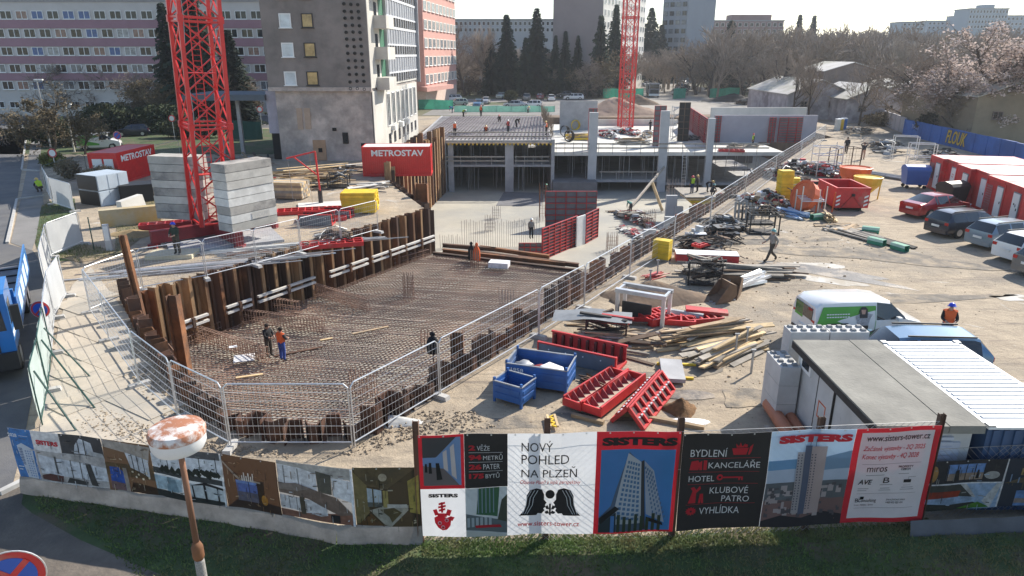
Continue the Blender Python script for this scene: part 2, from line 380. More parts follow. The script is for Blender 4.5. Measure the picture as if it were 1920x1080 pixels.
lawn_poly = [tuple(G(*p).xy) for p in [(60, 915), (790, 1020), (1262, 1010), (1725, 988), (2000, 985), (2100, 1180), (360, 1180), (180, 1010), (70, 955)]]
strip = [tuple(G(*p).xy) for p in [(790, 1006), (1262, 996), (1740, 972), (1740, 1000), (1262, 1040), (790, 1045)]]
blades('grass', [lawn_poly, strip], [26000, 9000], 0.07, GRASSB, 'short grass of the lawn in front of the printed banners')
weed = [tuple(G(*p).xy) for p in [(100, 480), (150, 455), (215, 470), (225, 350), (300, 345), (330, 375), (300, 420), (220, 480), (150, 492)]]
verge = [tuple(G(*p).xy) for p in [(70, 468), (66, 455), (78, 385), (112, 372), (140, 372), (148, 455), (172, 470), (105, 490)]]
blades('rough_grass', [weed, verge], [5000, 3000], 0.16, mat('dry_grass', (0.17, 0.16, 0.06), 0.8, 0.4, 0.7, col2=(0.08, 0.12, 0.03), trans=0.2), 'rough dry grass and weeds around the grey tarp fence', 5)
def rubble(name, pix, n, smin, smax, m, label, z=0.0, heap=0.0, seed=3):
 r = random.Random(seed); poly = [G(*p, z).xy for p in pix]; xs = [p.x for p in poly]; ys = [p.y for p in poly]; cx, cy = sum(xs) / len(xs), sum(ys) / len(ys)
 mb = MB(); k = 0; rad = max(max(xs) - min(xs), max(ys) - min(ys)) / 2
 for _ in range(n * 20):
  if k >= n: break
  x = r.uniform(min(xs), max(xs)); y = r.uniform(min(ys), max(ys))
  if not in_poly((x, y), poly): continue
  k += 1; s = smin + (smax - smin) * r.random() ** 3
  M = Matrix.Rotation(r.uniform(0, 6), 3, 'Z') @ Matrix.Rotation(r.uniform(-.5, .5), 3, 'X')
  d = min(1, math.hypot(x - cx, y - cy) / rad); mb.mi(r.randrange(2))
  mb.cbox((x, y, z + s * 0.15 + heap * (1 - d) ** 1.5 * r.random()), (s, s * r.uniform(.5, 1), s * r.uniform(.3, .7)), M, r.uniform(.4, .9))
 o = mb.build(name, m); return tag(o, label, 'rubble', kind='stuff')
RUB1 = [mat('rubble_light', (0.32, 0.26, 0.19), 0.95, 0.3, 3.0), mat('rubble_grey', (0.26, 0.24, 0.22), 0.95, 0.3, 3.0)]
rubble('rubble', [(140, 790), (190, 762), (260, 790), (330, 820), (420, 830), (540, 850), (560, 862), (420, 850), (290, 835), (150, 812)], 1300, 0.015, 0.09, RUB1, 'broken stone and rubble at the foot of the walkway', 0, 0.05)
rubble('rubble', [(660, 835), (720, 800), (800, 770), (890, 770), (930, 800), (860, 815), (790, 815), (700, 850), (600, 862)], 1000, 0.015, 0.11, RUB1, 'grey rubble between the mesh fence and the red-framed banner', 0, 0.07, 4)
rubble('gravel', [(250, 720), (240, 600), (262, 610), (330, 735), (400, 790), (395, 815), (320, 800)], 900, 0.02, 0.15, RUB1, 'crumbled earth along the outside of the near piles', 0, 0.05, 6)
rubble('gravel', [(1090, 640), (1270, 480), (1300, 480), (1500, 700), (1450, 800), (900, 800), (830, 760)], 900, 0.015, 0.07, RUB1, 'loose stones strewn over the sandy yard', 0, 0.0, 8)
rubble('gravel', [(1300, 480), (1560, 420), (1700, 450), (1900, 540), (1900, 640), (1500, 560)], 500, 0.015, 0.06, RUB1, 'small stones scattered in front of the parked cars', 0, 0.0, 9)
rubble('litter', [(1090, 640), (1270, 480), (1500, 420), (1700, 450), (1500, 600), (1460, 760), (900, 800), (830, 760)], 600, .02, .13, [WOOD, mat('dark_litter', (.06, .05, .045))], 'splinters and scraps trodden into the yard', 0, 0, 12)
def patch(name, px, py, rx, ry, rz, m, z, seed):
 r = random.Random(seed); g = G(px, py); n = 26; ph = [r.uniform(0, 6.28) for _ in range(4)]; pts = []
 for i in range(n):
  a = 2 * math.pi * i / n; k = 1 + .28 * math.sin(2 * a + ph[0]) + .2 * math.sin(3 * a + ph[1]) + .14 * math.sin(5 * a + ph[2]) + r.uniform(-.1, .1); x, y = rx * k * math.cos(a), ry * k * math.sin(a)
  pts.append((g.x + x * math.cos(rz) - y * math.sin(rz), g.y + x * math.sin(rz) + y * math.cos(rz)))
 wsheet(name, pts, m, z)
CEM = mat('cement_spill', (.52, .50, .46), .9, .2, 1.5, col2=(.38, .335, .27), mixlo=.42, mixhi=.56); MUD = mat('grey_mud', (.17, .15, .125), .95, .3, 2.0, .5, 14, col2=(.36, .29, .205), mixlo=.47, mixhi=.62); WET = mat('wet_mud', (.12, .10, .08), .4, .3, 2.0, .3, 10, col2=(.33, .265, .19), mixlo=.48, mixhi=.6)
for i, (px, py, rx, ry, a, m) in enumerate(((1525, 500, 1.6, .7, -.5, CEM), (1545, 525, 1.5, .6, -.7, CEM), (1895, 558, .8, .4, 0, CEM), (1640, 480, 4.2, 1.6, -.35, MUD), (1450, 452, 3.0, .9, .1, MUD), (1560, 512, 3.5, .7, -.6, WET), (1300, 690, 1.5, .5, .4, MUD), (1440, 740, 1.4, .8, .5, MUD), (960, 790, 2.2, .5, .1, MUD), (1590, 340, 5, .9, .9, MUD), (1720, 560, 4.0, .5, .15, MUD), (1250, 740, 1.2, .5, .2, WET), (1130, 700, 1.6, .4, .1, MUD), (1480, 690, 1.6, .25, .9, WET))): patch('mud_patch', px, py, rx, ry, a, m, .006 + .004 * (i % 4), i)
# ================================================================ BUILDINGS
WIN = {}
def window(root, x, y, z, rz, w, h, fm, pm, mull=1, name='window', dep=.08, sill=True):
 key = (round(w, 2), round(h, 2), fm.name, mull, sill)
 if key not in WIN:
  mb = MB(); t = min(.09, w * .08)
  mb.box((-w / 2, -dep, -h / 2), (-w / 2 + t, .02, h / 2)); mb.box((w / 2 - t, -dep, -h / 2), (w / 2, .02, h / 2))
  mb.box((-w / 2 + t, -dep, h / 2 - t), (w / 2 - t, .02, h / 2)); mb.box((-w / 2 + t, -dep, -h / 2), (w / 2 - t, .02, -h / 2 + t))
  for k in range(mull):
   xx = -w / 2 + w * (k + 1) / (mull + 1); mb.box((xx - t * .6, -dep + .01, -h / 2 + t), (xx + t * .6, .02, h / 2 - t))
  if sill: mb.box((-w / 2 - .08, -dep - .12, -h / 2 - .07), (w / 2 + .08, .0, -h / 2 - .003))
  a = mb.mesh('window'); bm = bmesh.new(); bm.from_mesh(a); bmesh.ops.recalc_face_normals(bm, faces=bm.faces); bm.to_mesh(a); bm.free(); a.materials.append(fm)
  p = MB().box((-w / 2 + t, -.035, -h / 2 + t), (w / 2 - t, -.015, h / 2 - t)).mesh('pane'); p.materials.append(GLASS)
  WIN[key] = (a, p)
 a, p = WIN[key]; o = obj(name, a, None, root, loc=(x, y, z), rot=(0, 0, rz)); g = obj('pane', p, None, o)
 if pm is not GLASS: g.material_slots[0].link = 'OBJECT'; g.material_slots[0].material = pm
 return o
PANES = [GLASS, GLASS, GLASS, mat('pane_curtain', (0.30, 0.30, 0.29), 0.3, 0.5, 2.5), mat('pane_pink', (0.20, 0.11, 0.095), 0.15, 0.5, 1.8), mat('pane_blue', (0.04, 0.10, 0.26), 0.3, .4, 2.0), mat('pane_pale', (0.14, 0.16, 0.18), 0.12, 0.5, 1.8)]
rw = random.Random(21)
def bpart(name, root, a, b, m): return MB().box(a, b).build(name, m, root)
PB = mat('office_render', (0.55, 0.52, 0.49), 0.9, 0.08, 0.3); PUR = mat('purple_band', (0.33, 0.19, 0.225), 0.9, 0.1, 0.3)
Yp = 125.0; x0 = AY(-160, 100, Yp).x; x1 = AY(720, 100, Yp).x; ztop = AY(250, 3, Yp).z
root = thing('office_block', 'long five-storey office block with purple bands, behind the left crane', 'building', (x0, Yp, 0))
bpart('wall', root, (0, .1, 0), (x1 - x0, 16, ztop), PB); bpart('roof', root, (-.3, -.1, ztop), (x1 - x0 + .3, 16.3, ztop + .35), mat('roof_felt', (0.3, 0.3, 0.3)))
bpart('stair_head', root, (AY(175, 0, Yp).x - x0, 4, ztop + .35), (AY(278, 0, Yp).x - x0, 10, ztop + 2.2), PB)
rows = [(20, 36), (54, 70.5), (88, 104), (120.5, 136), (152, 168)]
for ri, (yt, yb) in enumerate(rows):
 zt, zb = AY(250, yt, Yp).z, AY(250, yb, Yp).z
 if ri < 4:
  zn = AY(250, rows[ri + 1][0], Yp).z
  bpart('band', root, (0, -.06, zn + .08), (x1 - x0, .098, zb - .1), PUR)
 x = 1.2 + ri * .75; pitch = 2.63
 while x < x1 - x0 - 2:
  window(root, x, .06, (zt + zb) / 2, 0, 1.95, zt - zb, WHITE, PANES[rw.choice((0, 0, 0, 0, 0, 0, 3, 4, 5, 6, 6))]); x += pitch
zb = AY(250, 178, Yp).z
x = 2
while x < x1 - x0 - 2: window(root, x, .06, 1.9, 0, 1.7, 1.1, WHITE, GLASS); x += 2.63
BR = mat('brown_render', (0.20, 0.175, 0.16), 0.92, 0.2, 0.6, 0.25, 14, col2=(0.26, 0.225, 0.205)); RAW = mat('raw_wall', (0.46, 0.39, 0.345), 0.95, 0.35, 0.9, 0.6, 5, col2=(0.24, 0.22, 0.205), mixlo=0.42, mixhi=0.68)
CREAM = mat('cream_render', (0.55, 0.53, 0.48), 0.9, 0.1, 0.4, col2=(0.44, 0.42, 0.38)); GRN = mat('green_panel', (0.03, 0.13, 0.07), 0.6, 0.15, 0.6)
c0 = G(527, 302).xy; c1 = G(704, 302).xy; Yb = c0.y; fl = G(786, 250).xy; zL = AY(600, 166, Yb).z
ang = math.atan2(fl.y - c1.y, fl.x - c1.x); SL = (fl - c1).length
root = thing('apartment_tower', 'brown-grey block with bare raw concrete base, beside the first crane', 'building', (c1.x, c1.y, 0))
W = c1.x - c0.x; HTOP = 32.0
mb = MB(); e = Vector((fl.x - c1.x, fl.y - c1.y))
mb.prism([(-W - .5, 0), (0, 0), (e.x, e.y), (e.x - W, e.y)], zL, HTOP); mb.build('wall', BR, root)
mb = MB(); mb.prism([(-W + .05, .25), (-.08, .25), (e.x - .08, e.y - .1), (e.x - W, e.y - .1)], 0, zL); mb.build('base_wall', RAW, root)
bpart('ledge', root, (-W - .5, -.14, zL - .25), (.06, .3, zL + .12), RAW)
def fpt(px, py): q = AY(px, py, Yb); return q.x - c1.x, q.z
WPALE = mat('pane_sky', (0.55, 0.62, 0.66), 0.1, 0.25, 0.8); WREFL = mat('pane_gold', (0.42, 0.29, 0.12), 0.12, 0.5, 0.9)  # gold tone is a reflection painted into the pane colour
for yt, yb in ((-28, -2), (25, 52), (80, 107), (134, 160)):
 for k, (a, b) in enumerate(((522, 547), (564, 588))):
  dx = (yt - 25) * .093; xa, za = fpt(a + dx, yt); xb, zb = fpt(b + dx, yb)
  window(root, (xa + xb) / 2, -.0, (za + zb) / 2, 0, xb - xa, za - zb, WHITE if k == 0 else mat('dark_frame', (0.05, 0.045, 0.04)), WPALE if k == 0 else WREFL, mull=0)
vent = MB().lathe([(.13, 0), (.16, .02), (.16, .14), (.10, .15), (.09, .04)], 8, (0, 0, 0), Matrix.Rotation(math.pi / 2, 3, 'X')).mesh('vent'); vent.materials.append(mat('vent_dark', (0.03, 0.028, 0.026)))
for r_ in range(-2, 13):
 for cix in range(3):
  x, z = fpt(645 + cix * 13 + r_ * 1.05, 8 + r_ * 13.2 + rw.uniform(-1, 1)); obj('vent', vent, None, root, loc=(x, 0, z))
def flat(name, px0, py0, px1, py1, m, d=.08):
 a, za = fpt(px0, py0); b, zb = fpt(px1, py1); bpart(name, root, (a, .25 - d, zb), (b, .26, za), m)
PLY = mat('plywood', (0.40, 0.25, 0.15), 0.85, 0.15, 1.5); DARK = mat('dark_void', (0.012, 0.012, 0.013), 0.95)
flat('boarded_window', 554, 203, 568, 243, mat('ply_pale', (0.42, 0.31, 0.23), .85)); flat('boarded_window', 568.6, 203, 583, 242, mat('ply_pale', (0.42, 0.31, 0.23)))
flat('boarded_door', 585, 263, 612, 301, PLY); flat('opening', 596, 278, 604, 286, DARK, .10); flat('opening', 641, 249, 653, 270, DARK); flat('opening', 676, 269, 690, 300, DARK); flat('opening', 622, 240, 630, 246, DARK)
Rm = rotz(ang)
def sbox(name, s0, s1, d0, d1, z0, z1, m, mbx=None):
 mb = mbx or MB(); vs = []
 for z in (z0, z1):
  for s, d in ((s0, d0), (s1, d0), (s1, d1), (s0, d1)):
   p = Rm @ Vector((s, -d, 0)); vs.append((p.x, p.y, z))
 mb.add(vs, BF)
 return mb if mbx else mb.build(name, m, root)
sbox('side_wall', .02, SL, -.02, .06, zL, HTOP, CREAM); sbox('side_base', .3, SL * .97, -.02, .05, 0, zL - .3, CREAM)
st = 2.95; zf = zL
GR = mat('curtain_white', (0.62, 0.63, 0.65), 0.5, 0.1, 0.6); CG = mat('curtain_grey', (0.30, 0.31, 0.33), 0.4, 0.15, 0.5)
bal_s0, bal_s1 = 2.4, 6.0
k = 0
while zf < HTOP - 2:
 sbox('balcony', bal_s0, bal_s1, .06, 1.35, zf - .25, zf + .95, CREAM); sbox('green_panel', bal_s1 - 1.2, bal_s1 + .9, .062, .1, zf + .96, zf + st - .26, GRN)
 sbox('balcony_door', bal_s0 + .4, bal_s0 + 1.4, .062, .11, zf + .0, zf + 2.2, GLASS)
 s0, s1 = bal_s1 + 1.2, SL - .3; n = 13
 sbox('dark_spandrel', s0, s1, .062, .12, zf + .25, zf + 1.15, DARK); sbox('window_band', s0, s1, .062, .11, zf + 1.16, zf + st + .2, CG)
 for i in range(n):
  sa = s0 + (s1 - s0) * i / n; sb = s0 + (s1 - s0) * (i + 1) / n
  mb = MB()
  for (a, b, z0_, z1_) in ((sa, sa + .14, zf + .25, zf + st + .2), (sa + .14, sb, zf + st * .98, zf + st + .2), (sa + .14, sb, zf + 1.16, zf + 1.34)): sbox('x', a, b, .1, .2, z0_, z1_, None, mb)
  mb.build('window_frame', GR, root)
 zf += st; k += 1
sbox('curtain_edge', SL - .3, SL, .06, .5, zL - .3, HTOP, CG); sbox('curtain_edge', bal_s1 + .9, bal_s1 + 1.2, .06, .4, zL - .3, HTOP, CG)
for i in range(7):
 s = 6.5 + i * (SL - 7.5) / 7; sbox('tall_window', s, s + 1.3, .05, .10, zL - 4.2, zL - .9, GLASS); mb = MB()
 for a, b, z0_, z1_ in ((s - .1, s, zL - 4.3, zL - .8), (s + 1.3, s + 1.4, zL - 4.3, zL - .8), (s, s + 1.3, zL - .9, zL - .8), (s, s + 1.3, zL - 4.3, zL - 4.2), (s + .6, s + .7, zL - 4.2, zL - .9)): sbox('x', a, b, .05, .14, z0_, z1_, None, mb)
 mb.build('window_frame', WHITE, root)
 sbox('low_window', s + .2, s + 1.3, .05, .09, .8, 2.0, GLASS)
for s in (8.2, 12.5, 16.0): sbox('air_conditioner', s, s + .9, .06, .5, zL - 4.9, zL - 4.35, WHITE)
root = thing('canopy_annex', 'grey-purple annex wall with dark canopy roof, left of the brown block', 'annex', (c0.x, Yb + 1, 0)); q = AY(497, 170, Yb + 1)
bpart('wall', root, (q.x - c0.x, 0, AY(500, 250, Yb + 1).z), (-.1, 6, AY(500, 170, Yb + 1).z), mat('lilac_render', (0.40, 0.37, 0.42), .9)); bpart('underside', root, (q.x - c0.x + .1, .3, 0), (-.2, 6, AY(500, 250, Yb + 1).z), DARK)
qa = AY(385, 180, Yb + 6); bpart('canopy_roof', root, (qa.x - c0.x, -.5, AY(440, 187, Yb + 2).z), (q.x - c0.x + .05, 7, AY(440, 176, Yb + 2).z), mat('slate_roof', (0.09, 0.11, 0.13), .7))
for px in (405, 443): x = AY(px, 210, Yb + 3).x - c0.x; bpart('canopy_post', root, (x, 2, 0), (x + .35, 2.35, AY(440, 187, Yb + 2).z), CONC)
n0 = AY(797, 150, 140).xy; n1 = AY(856, 150, 172).xy; PK = mat('pink_render', (0.52, 0.28, 0.235), 0.9, 0.06, 0.3); PKC = mat('pink_cream', (0.56, 0.43, 0.36), .9)
root = thing('pink_office', 'salmon pink multi-storey block with rows of white windows', 'building', (n0.x, n0.y, 0)); e = n1 - n0; a2 = math.atan2(e.y, e.x); LL = e.length
mb = MB(); mb.prism([(0, 0), (e.x, e.y), (e.x - 14, e.y + 4), (-14, 4)], 3.4, 36); mb.build('wall', PK, root)
mb = MB(); mb.prism([(.0, .4), (e.x, e.y - .2), (e.x - 13.9, e.y + 3.9), (-13.9, 4)], 0, 3.4); mb.build('ground_floor', PKC, root)
root.rotation_euler = (0, 0, 0)
for fz_ in range(10):
 z = 5.6 + fz_ * 3.35
 if z > 35: break
 vs = MB(); Rk = rotz(a2)
 for (d0, d1, s0, s1, z0_, z1_) in ((0, .04, .5, LL - .5, z - .95, z + .95),):
  pts = [Rk @ Vector((s, -d, 0)) for s, d in ((s0, d0), (s1, d0), (s1, d1), (s0, d1))]; vs.add([(p.x, p.y, zz) for zz in (z0_, z1_) for p in pts], BF)
 vs.build('window_band', PKC, root)
 for i in range(9):
  s = 1.6 + (LL - 3.2) * (i + .0) / 8; p = Rk @ Vector((s, -.05, 0)); window(root, p.x, p.y, z, a2, 2.3, 1.75, WHITE, PANES[rw.choice((3, 6, 6))], mull=1)
pC = AY(825, 150, 138); mb = MB(); q0 = AY(800, 148, 136); q1 = AY(850, 146, 150); mb.prism([(q0.x - n0.x, q0.y - n0.y), (q1.x - n0.x, q1.y - n0.y), (q1.x - n0.x - 6, q1.y - n0.y + 3), (q0.x - n0.x - 4, q0.y - n0.y + 8)], 3.5, 4.3); mb.build('porch_roof', PK, root)
def block(name, label, pxl, pxr, pxs, Y, Ys, pytop, front, sidem, wins=None, htop=None, cat='building', zb=0):
 a = AY(pxl, 100, Y); b = AY(pxr, 100, Y); c = AY(pxs, 100, Ys); zt = htop if htop else AY((pxl + pxr) / 2, pytop, Y).z
 root = thing(name, label, cat, (b.x, Y, zb)); mb = MB(); mb.mi(0)
 mb.prism([(a.x - b.x, 0), (0, 0), (c.x - b.x, Ys - Y), (a.x - b.x + c.x - b.x, Ys - Y)], 0, zt - zb)
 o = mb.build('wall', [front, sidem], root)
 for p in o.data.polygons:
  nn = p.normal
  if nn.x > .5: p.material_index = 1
 bpart('roof_edge', root, (a.x - b.x - .2, -.2, zt - zb), (.2, .3, zt - zb + .5), front)
 return root, zt, a, b, c
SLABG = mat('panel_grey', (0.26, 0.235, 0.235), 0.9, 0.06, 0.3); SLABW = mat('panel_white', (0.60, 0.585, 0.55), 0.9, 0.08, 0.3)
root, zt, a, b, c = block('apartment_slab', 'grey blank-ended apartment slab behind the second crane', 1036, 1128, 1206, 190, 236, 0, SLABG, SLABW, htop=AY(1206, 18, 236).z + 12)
aa = math.atan2(236 - 190, c.x - b.x); Ls = math.hypot(46, c.x - b.x)
for fz_ in range(13):
 for i in range(14):
  s = 2 + (Ls - 4) * i / 13; p = rotz(aa) @ Vector((s, -.04, 0)); window(root, p.x, p.y, 3 + fz_ * 2.9, aa, 1.5, 1.5, WHITE, GLASS if rw.random() < .75 else PANES[6], mull=1, sill=False)
DT = mat('tower_dark', (0.10, 0.12, 0.15), 0.8, 0.1, 0.2); DTL = mat('tower_side', (0.25, 0.28, 0.32), .8, .06, .2)
a = AY(1247, 60, 265); b = AY(1287, 60, 265); c = AY(1338, 60, 275)
root = thing('high_rise', 'dark blue-grey high-rise tower above the street trees', 'tower', (b.x, 265, 0))
mb = MB(); mb.prism([(a.x - b.x, 6), (0, 0), (c.x - b.x, 10), (c.x - b.x - 8, 20)], 0, 55); mb.build('wall', DTL, root)
eL = Vector((b.x - a.x, -6)); aL = math.atan2(eL.y, eL.x); nL = eL.length
for fz_ in range(17):
 for i in range(4):
  p = Vector((a.x - b.x, 6, 0)) + rotz(aL) @ Vector(((i + .5) * nL / 4, -.08, 0)); window(root, p.x, p.y, 3 + fz_ * 3.0, aL, nL / 4 * .7, 1.6, DT, PANES[6] if rw.random() < .4 else GLASS, mull=1, sill=False)
def far_block(name, label, pxl, pxr, pyt, pyb, Y, m, rows, cols, depth=14, wm=None, wh=1.5, ww=None, roofbox=None):
 a = AY(pxl, pyb, Y); b = AY(pxr, pyt, Y); root = thing(name, label, 'building', (a.x, Y, 0)); w = b.x - a.x
 bpart('wall', root, (0, 0, 0), (w, depth, b.z), m); bpart('roof', root, (-.3, -.3, b.z), (w + .3, depth + .3, b.z + .5), mat('roof_grey', (0.3, 0.3, 0.31)))
 z0 = max(1.5, a.z); st = (b.z - z0) / rows
 for r_ in range(rows):
  for i in range(cols):
   window(root, w * (i + .5) / cols, -.02, z0 + st * (r_ + .5), 0, ww or w / cols * .62, min(wh, st * .6), wm or WHITE, GLASS, mull=0, sill=False)
 if roofbox:
  for (q0, q1, t) in roofbox: bpart('roof_house', root, (AY(q0, 50, Y).x - a.x, 2, b.z + .5), (AY(q1, 50, Y).x - a.x, 9, AY(q0, t, Y).z), m)
 return root
BLU = mat('far_bluegrey', (0.27, 0.32, 0.37), .8, .06, .1)
far_block('office_block', 'reddish brick block with flat roof on the skyline right of the tower', 1336, 1470, 40, 78, 300, mat('far_brick', (0.27, 0.17, 0.16), .9, .08, .1), 3, 12, roofbox=((1372, 1448, 27),))
far_block('office_block', 'blue-grey block on the hill at the far right', 1812, 1892, 17, 55, 400, BLU, 4, 12, roofbox=((1842, 1862, 8),))
far_block('office_block', 'low wing of the hill block at the right picture edge', 1796, 1960, 30, 60, 430, BLU, 3, 20)
far_block('long_block', 'long pale blue-grey block above the conifers', 852, 1040, 38, 62, 280, mat('far_pale', (0.36, 0.38, 0.40), .8, .06, .1), 2, 22)
far_block('far_house', 'small pale block on the ridge left of the hill block', 1690, 1735, 42, 58, 420, BLU, 2, 5)
far_block('far_house', 'pale low block on the wooded ridge', 1738, 1795, 40, 56, 440, BLU, 2, 7)
SHW = mat('shed_wall', (0.36, 0.34, 0.36), .95, .3, .8, col2=(0.22, 0.20, 0.21), mixlo=.5, mixhi=.62); SHR = mat('shed_roof', (0.50, 0.48, 0.45), .8, .15, .4, col2=(0.34, 0.33, 0.27)); SHB = mat('shed_brick', (0.20, 0.16, 0.14), .95, .2, .5)
def shed(label, pl, pr, Y0, Y1, zeave, zridge, wm=SHW, rm=SHR, name='shed', wins=2):
 a = AY(pl, 180, Y0); b = AY(pr, 180, Y0); root = thing(name, label, 'shed', (a.x, Y0, 0)); w = b.x - a.x; D = Y1 - Y0
 mb = MB(); mb.extr([(0, 0), (w, 0), (w, zeave), (w / 2, zridge), (0, zeave)], 'y', 0, D); mb.build('wall', wm, root)
 for s in (0, 1):
  mb = MB(); xs = (-.3, w / 2) if s == 0 else (w / 2, w + .3); z0_, z1_ = (zeave - .08, zridge + .06) if s == 0 else (zridge + .06, zeave - .08)
  mb.add([(xs[0], -.4, z0_), (xs[1], -.4, z1_), (xs[1], D + .3, z1_), (xs[0], D + .3, z0_), (xs[0], -.4, z0_ + .12), (xs[1], -.4, z1_ + .12), (xs[1], D + .3, z1_ + .12), (xs[0], D + .3, z0_ + .12)], BF); mb.build('roof', rm, root)
 for i in range(wins): window(root, w * (i + .6) / (wins + .3), -.03, zeave * .62, 0, 1.2, .9, SHB, GLASS, mull=1)
 return root
shed('long white shed with pale roof behind the bare trees', 1478, 1600, 118, 138, 4.0, 6.2)
shed('white shed with low gable end left of the blue wall', 1590, 1705, 112, 126, 3.6, 5.6)
shed('brick shed with flat pale roof behind the white sheds', 1540, 1645, 146, 160, 7.0, 8.6, SHB)
shed('grey roofed shed between the trees at right', 1640, 1790, 130, 142, 4.0, 5.6)
shed('ochre walled shed behind the blossoming tree', 1835, 2000, 84, 100, 5.6, 7.4, mat('ochre_wall', (0.24, 0.20, 0.14), .95, .2, .5))
def wall_px(name, label, pa, pb, h, m, t=.25, panels=None, cap=None):
 a = G(*pa); b = G(*pb); d = b - a; root = thing(name, label, 'wall', a, math.atan2(d.y, d.x)); L = d.length; n = max(1, int(L / (panels or 2.0)))
 for i in range(n):
  x = L * i / n; MB().box((x + .01, 0, 0), (L * (i + 1) / n - .01, t, h + rw.uniform(-.03, .03))).build('panel', m, root)
  MB().box((x - .08, -.06, 0), (x + .08, -.002, h + .05)).build('post', m, root)
 return root, L
BW = mat('blue_wall', (0.05, 0.14, 0.42), .8, .15, .5, col2=(0.04, 0.10, 0.30)); GW = mat('grey_wall', (0.36, 0.35, 0.37), .9, .15, .6)
bw, L = wall_px('painted_wall', 'blue painted concrete wall with yellow graffiti', (1693, 252), (1925, 312), 2.0, BW, panels=2.4)
me = text_fit('FLOUK', 4.6, 1.5, bold=.02, shear=.25); t = obj('graffiti', me, mat('graffiti_yellow', (0.62, 0.42, 0.06), .7), bw, loc=(L * .5, -.068, 1.1), rot=(math.pi / 2, 0, 0))
me = text_fit('FLOUK', 4.75, 1.6, bold=.055, shear=.25); t = obj('graffiti_outline', me, mat('graffiti_dark', (0.05, 0.04, 0.03), .7), bw, loc=(L * .5, -.0645, 1.1), rot=(math.pi / 2, 0, 0))
me = text_fit('TRA1', 2.0, .5, shear=.2); obj('graffiti', me, mat('graffiti_pale', (0.5, 0.5, 0.6), .7), bw, loc=(L * .12, -.068, 1.3), rot=(math.pi / 2, 0, 0))
wall_px('concrete_wall', 'grey garden wall joining the blue wall at its far end', (1640, 228), (1693, 250), 2.1, GW, panels=2.4)
wall_px('concrete_wall', 'pale low wall in front of the white sheds', (1590, 218), (1640, 228), 1.9, GW, panels=2.4)
def netfence(label, pa, pb, h=1.9, m=GREENNET):
 a = G(*pa); b = G(*pb); d = b - a; root = thing('net_fence', label, 'fence', a, math.atan2(d.y, d.x)); L = d.length; n = max(2, int(L / 2.5)); mb = MB(); vs = []
 for i in range(n * 3 + 1):
  x = L * i / (n * 3); vs += [(x, .06 * math.sin(i * 1.3), .02), (x, .08 * math.sin(i * 1.7), h + .08 * math.sin(i * .9))]
 mb.add(vs, [(2 * i, 2 * i + 2, 2 * i + 3, 2 * i + 1) for i in range(n * 3)]); mb.build('net', m, root, fix=False)
 for i in range(n + 1): MB().tube((L * i / n, .12, 0), (L * i / n, .12, h + .1), .04, 6).build('post', BLACK, root)
netfence('green net fence along the car park edge, left of the deck', (785, 205), (850, 205), 1.8)
netfence('thin green net fence between the deck and the car park', (852, 210), (1040, 210), 1.1, mat('thin_green_net', (0.16, 0.36, 0.30), .7, trans=.4))
netfence('green net fence left of the second crane', (1130, 184), (1206, 184), 2.2)
netfence('green net panel right of the street', (1262, 186), (1285, 184), 2.4)
netfence('green net fence under the right trees', (1330, 184), (1392, 180), 2.2)
netfence('dark green net by the purple annex', (425, 262), (492, 262), 2.3, mat('dark_green_net', (0.01, 0.07, 0.055), .8))
# ================================================================ PIT: sheet piles, rebar, structure
def pile_mesh(w, d, h, f=.3, t=0.02):
 prof = [(-w / 2, 0), (-w * f, d), (w * f, d), (w / 2, 0)]
 inn = [(w / 2 - 0.0, -t * 2), (w * f - t, d - t * 2), (-w * f + t, d - t * 2), (-w / 2, -t * 2)]
 mb = MB(); n = 4; P = prof; Q = inn[::-1]; vs = []
 for z in (0, h):
  vs += [(p[0], p[1], z) for p in P] + [(q[0], q[1], z) for q in Q]
 fs = []
 for i in range(3): fs += [(i, i + 1, 8 + i + 1, 8 + i), (4 + i + 1, 4 + i, 12 + i, 12 + i + 1), (8 + i, 8 + i + 1, 12 + i + 1, 12 + i), (i + 1, i, 4 + i, 4 + i + 1)]
 fs += [(0, 8, 12, 4), (3, 7, 15, 11)]
 mb.add(vs, fs); return mb
def pile_wall(name, label, a, b, zbot, tops, w, d, mats, flip=False, group=None):
 a = Vector((a[0], a[1], 0)); b = Vector((b[0], b[1], 0)); L = (b - a).length; dr = (b - a).normalized(); ang = math.atan2(dr.y, dr.x)
 root = thing(name, label, 'sheet piling', (a.x, a.y, zbot), ang, group); n = max(1, round(L / w)); w = L / n; cache = {}
 for i in range(n):
  top = tops(i / max(1, n - 1), i); s = (1 if i % 2 else -1)
  h = round(top - zbot, 1); key = (h, s)
  if key not in cache:
   cache[key] = pile_mesh(w * 1.04, d, h, .36 if s > 0 else .22).mesh('sheet_pile')
   bm = bmesh.new(); bm.from_mesh(cache[key]); bmesh.ops.recalc_face_normals(bm, faces=bm.faces); bm.to_mesh(cache[key]); bm.free()
  me = cache[key]
  if not me.materials: me.materials.append(mats[0])
  o = obj('sheet_pile', me, None, root, loc=((i + .5) * w, (d if s > 0 else 0) * (1 if not flip else -1), 0), rot=(0, 0, math.pi if s > 0 else 0))
  sl = o.material_slots[0]; sl.link = 'OBJECT'; sl.material = mats[0] if s < 0 and rng.random() < .75 else mats[rng.randrange(len(mats))]  # outer piles mostly take the first tone; on orange walls that is painted sun
 return root
RUST_SUN = mat('rust_sunlit', (0.36, 0.22, 0.11), 0.85, 0.3, 1.2, 0.1, col2=(0.14, 0.07, 0.035), objvar=0.2, stretch=(1, 1, 0.3))  # rust lightened to orange: sunlight on the ribs put into the colour
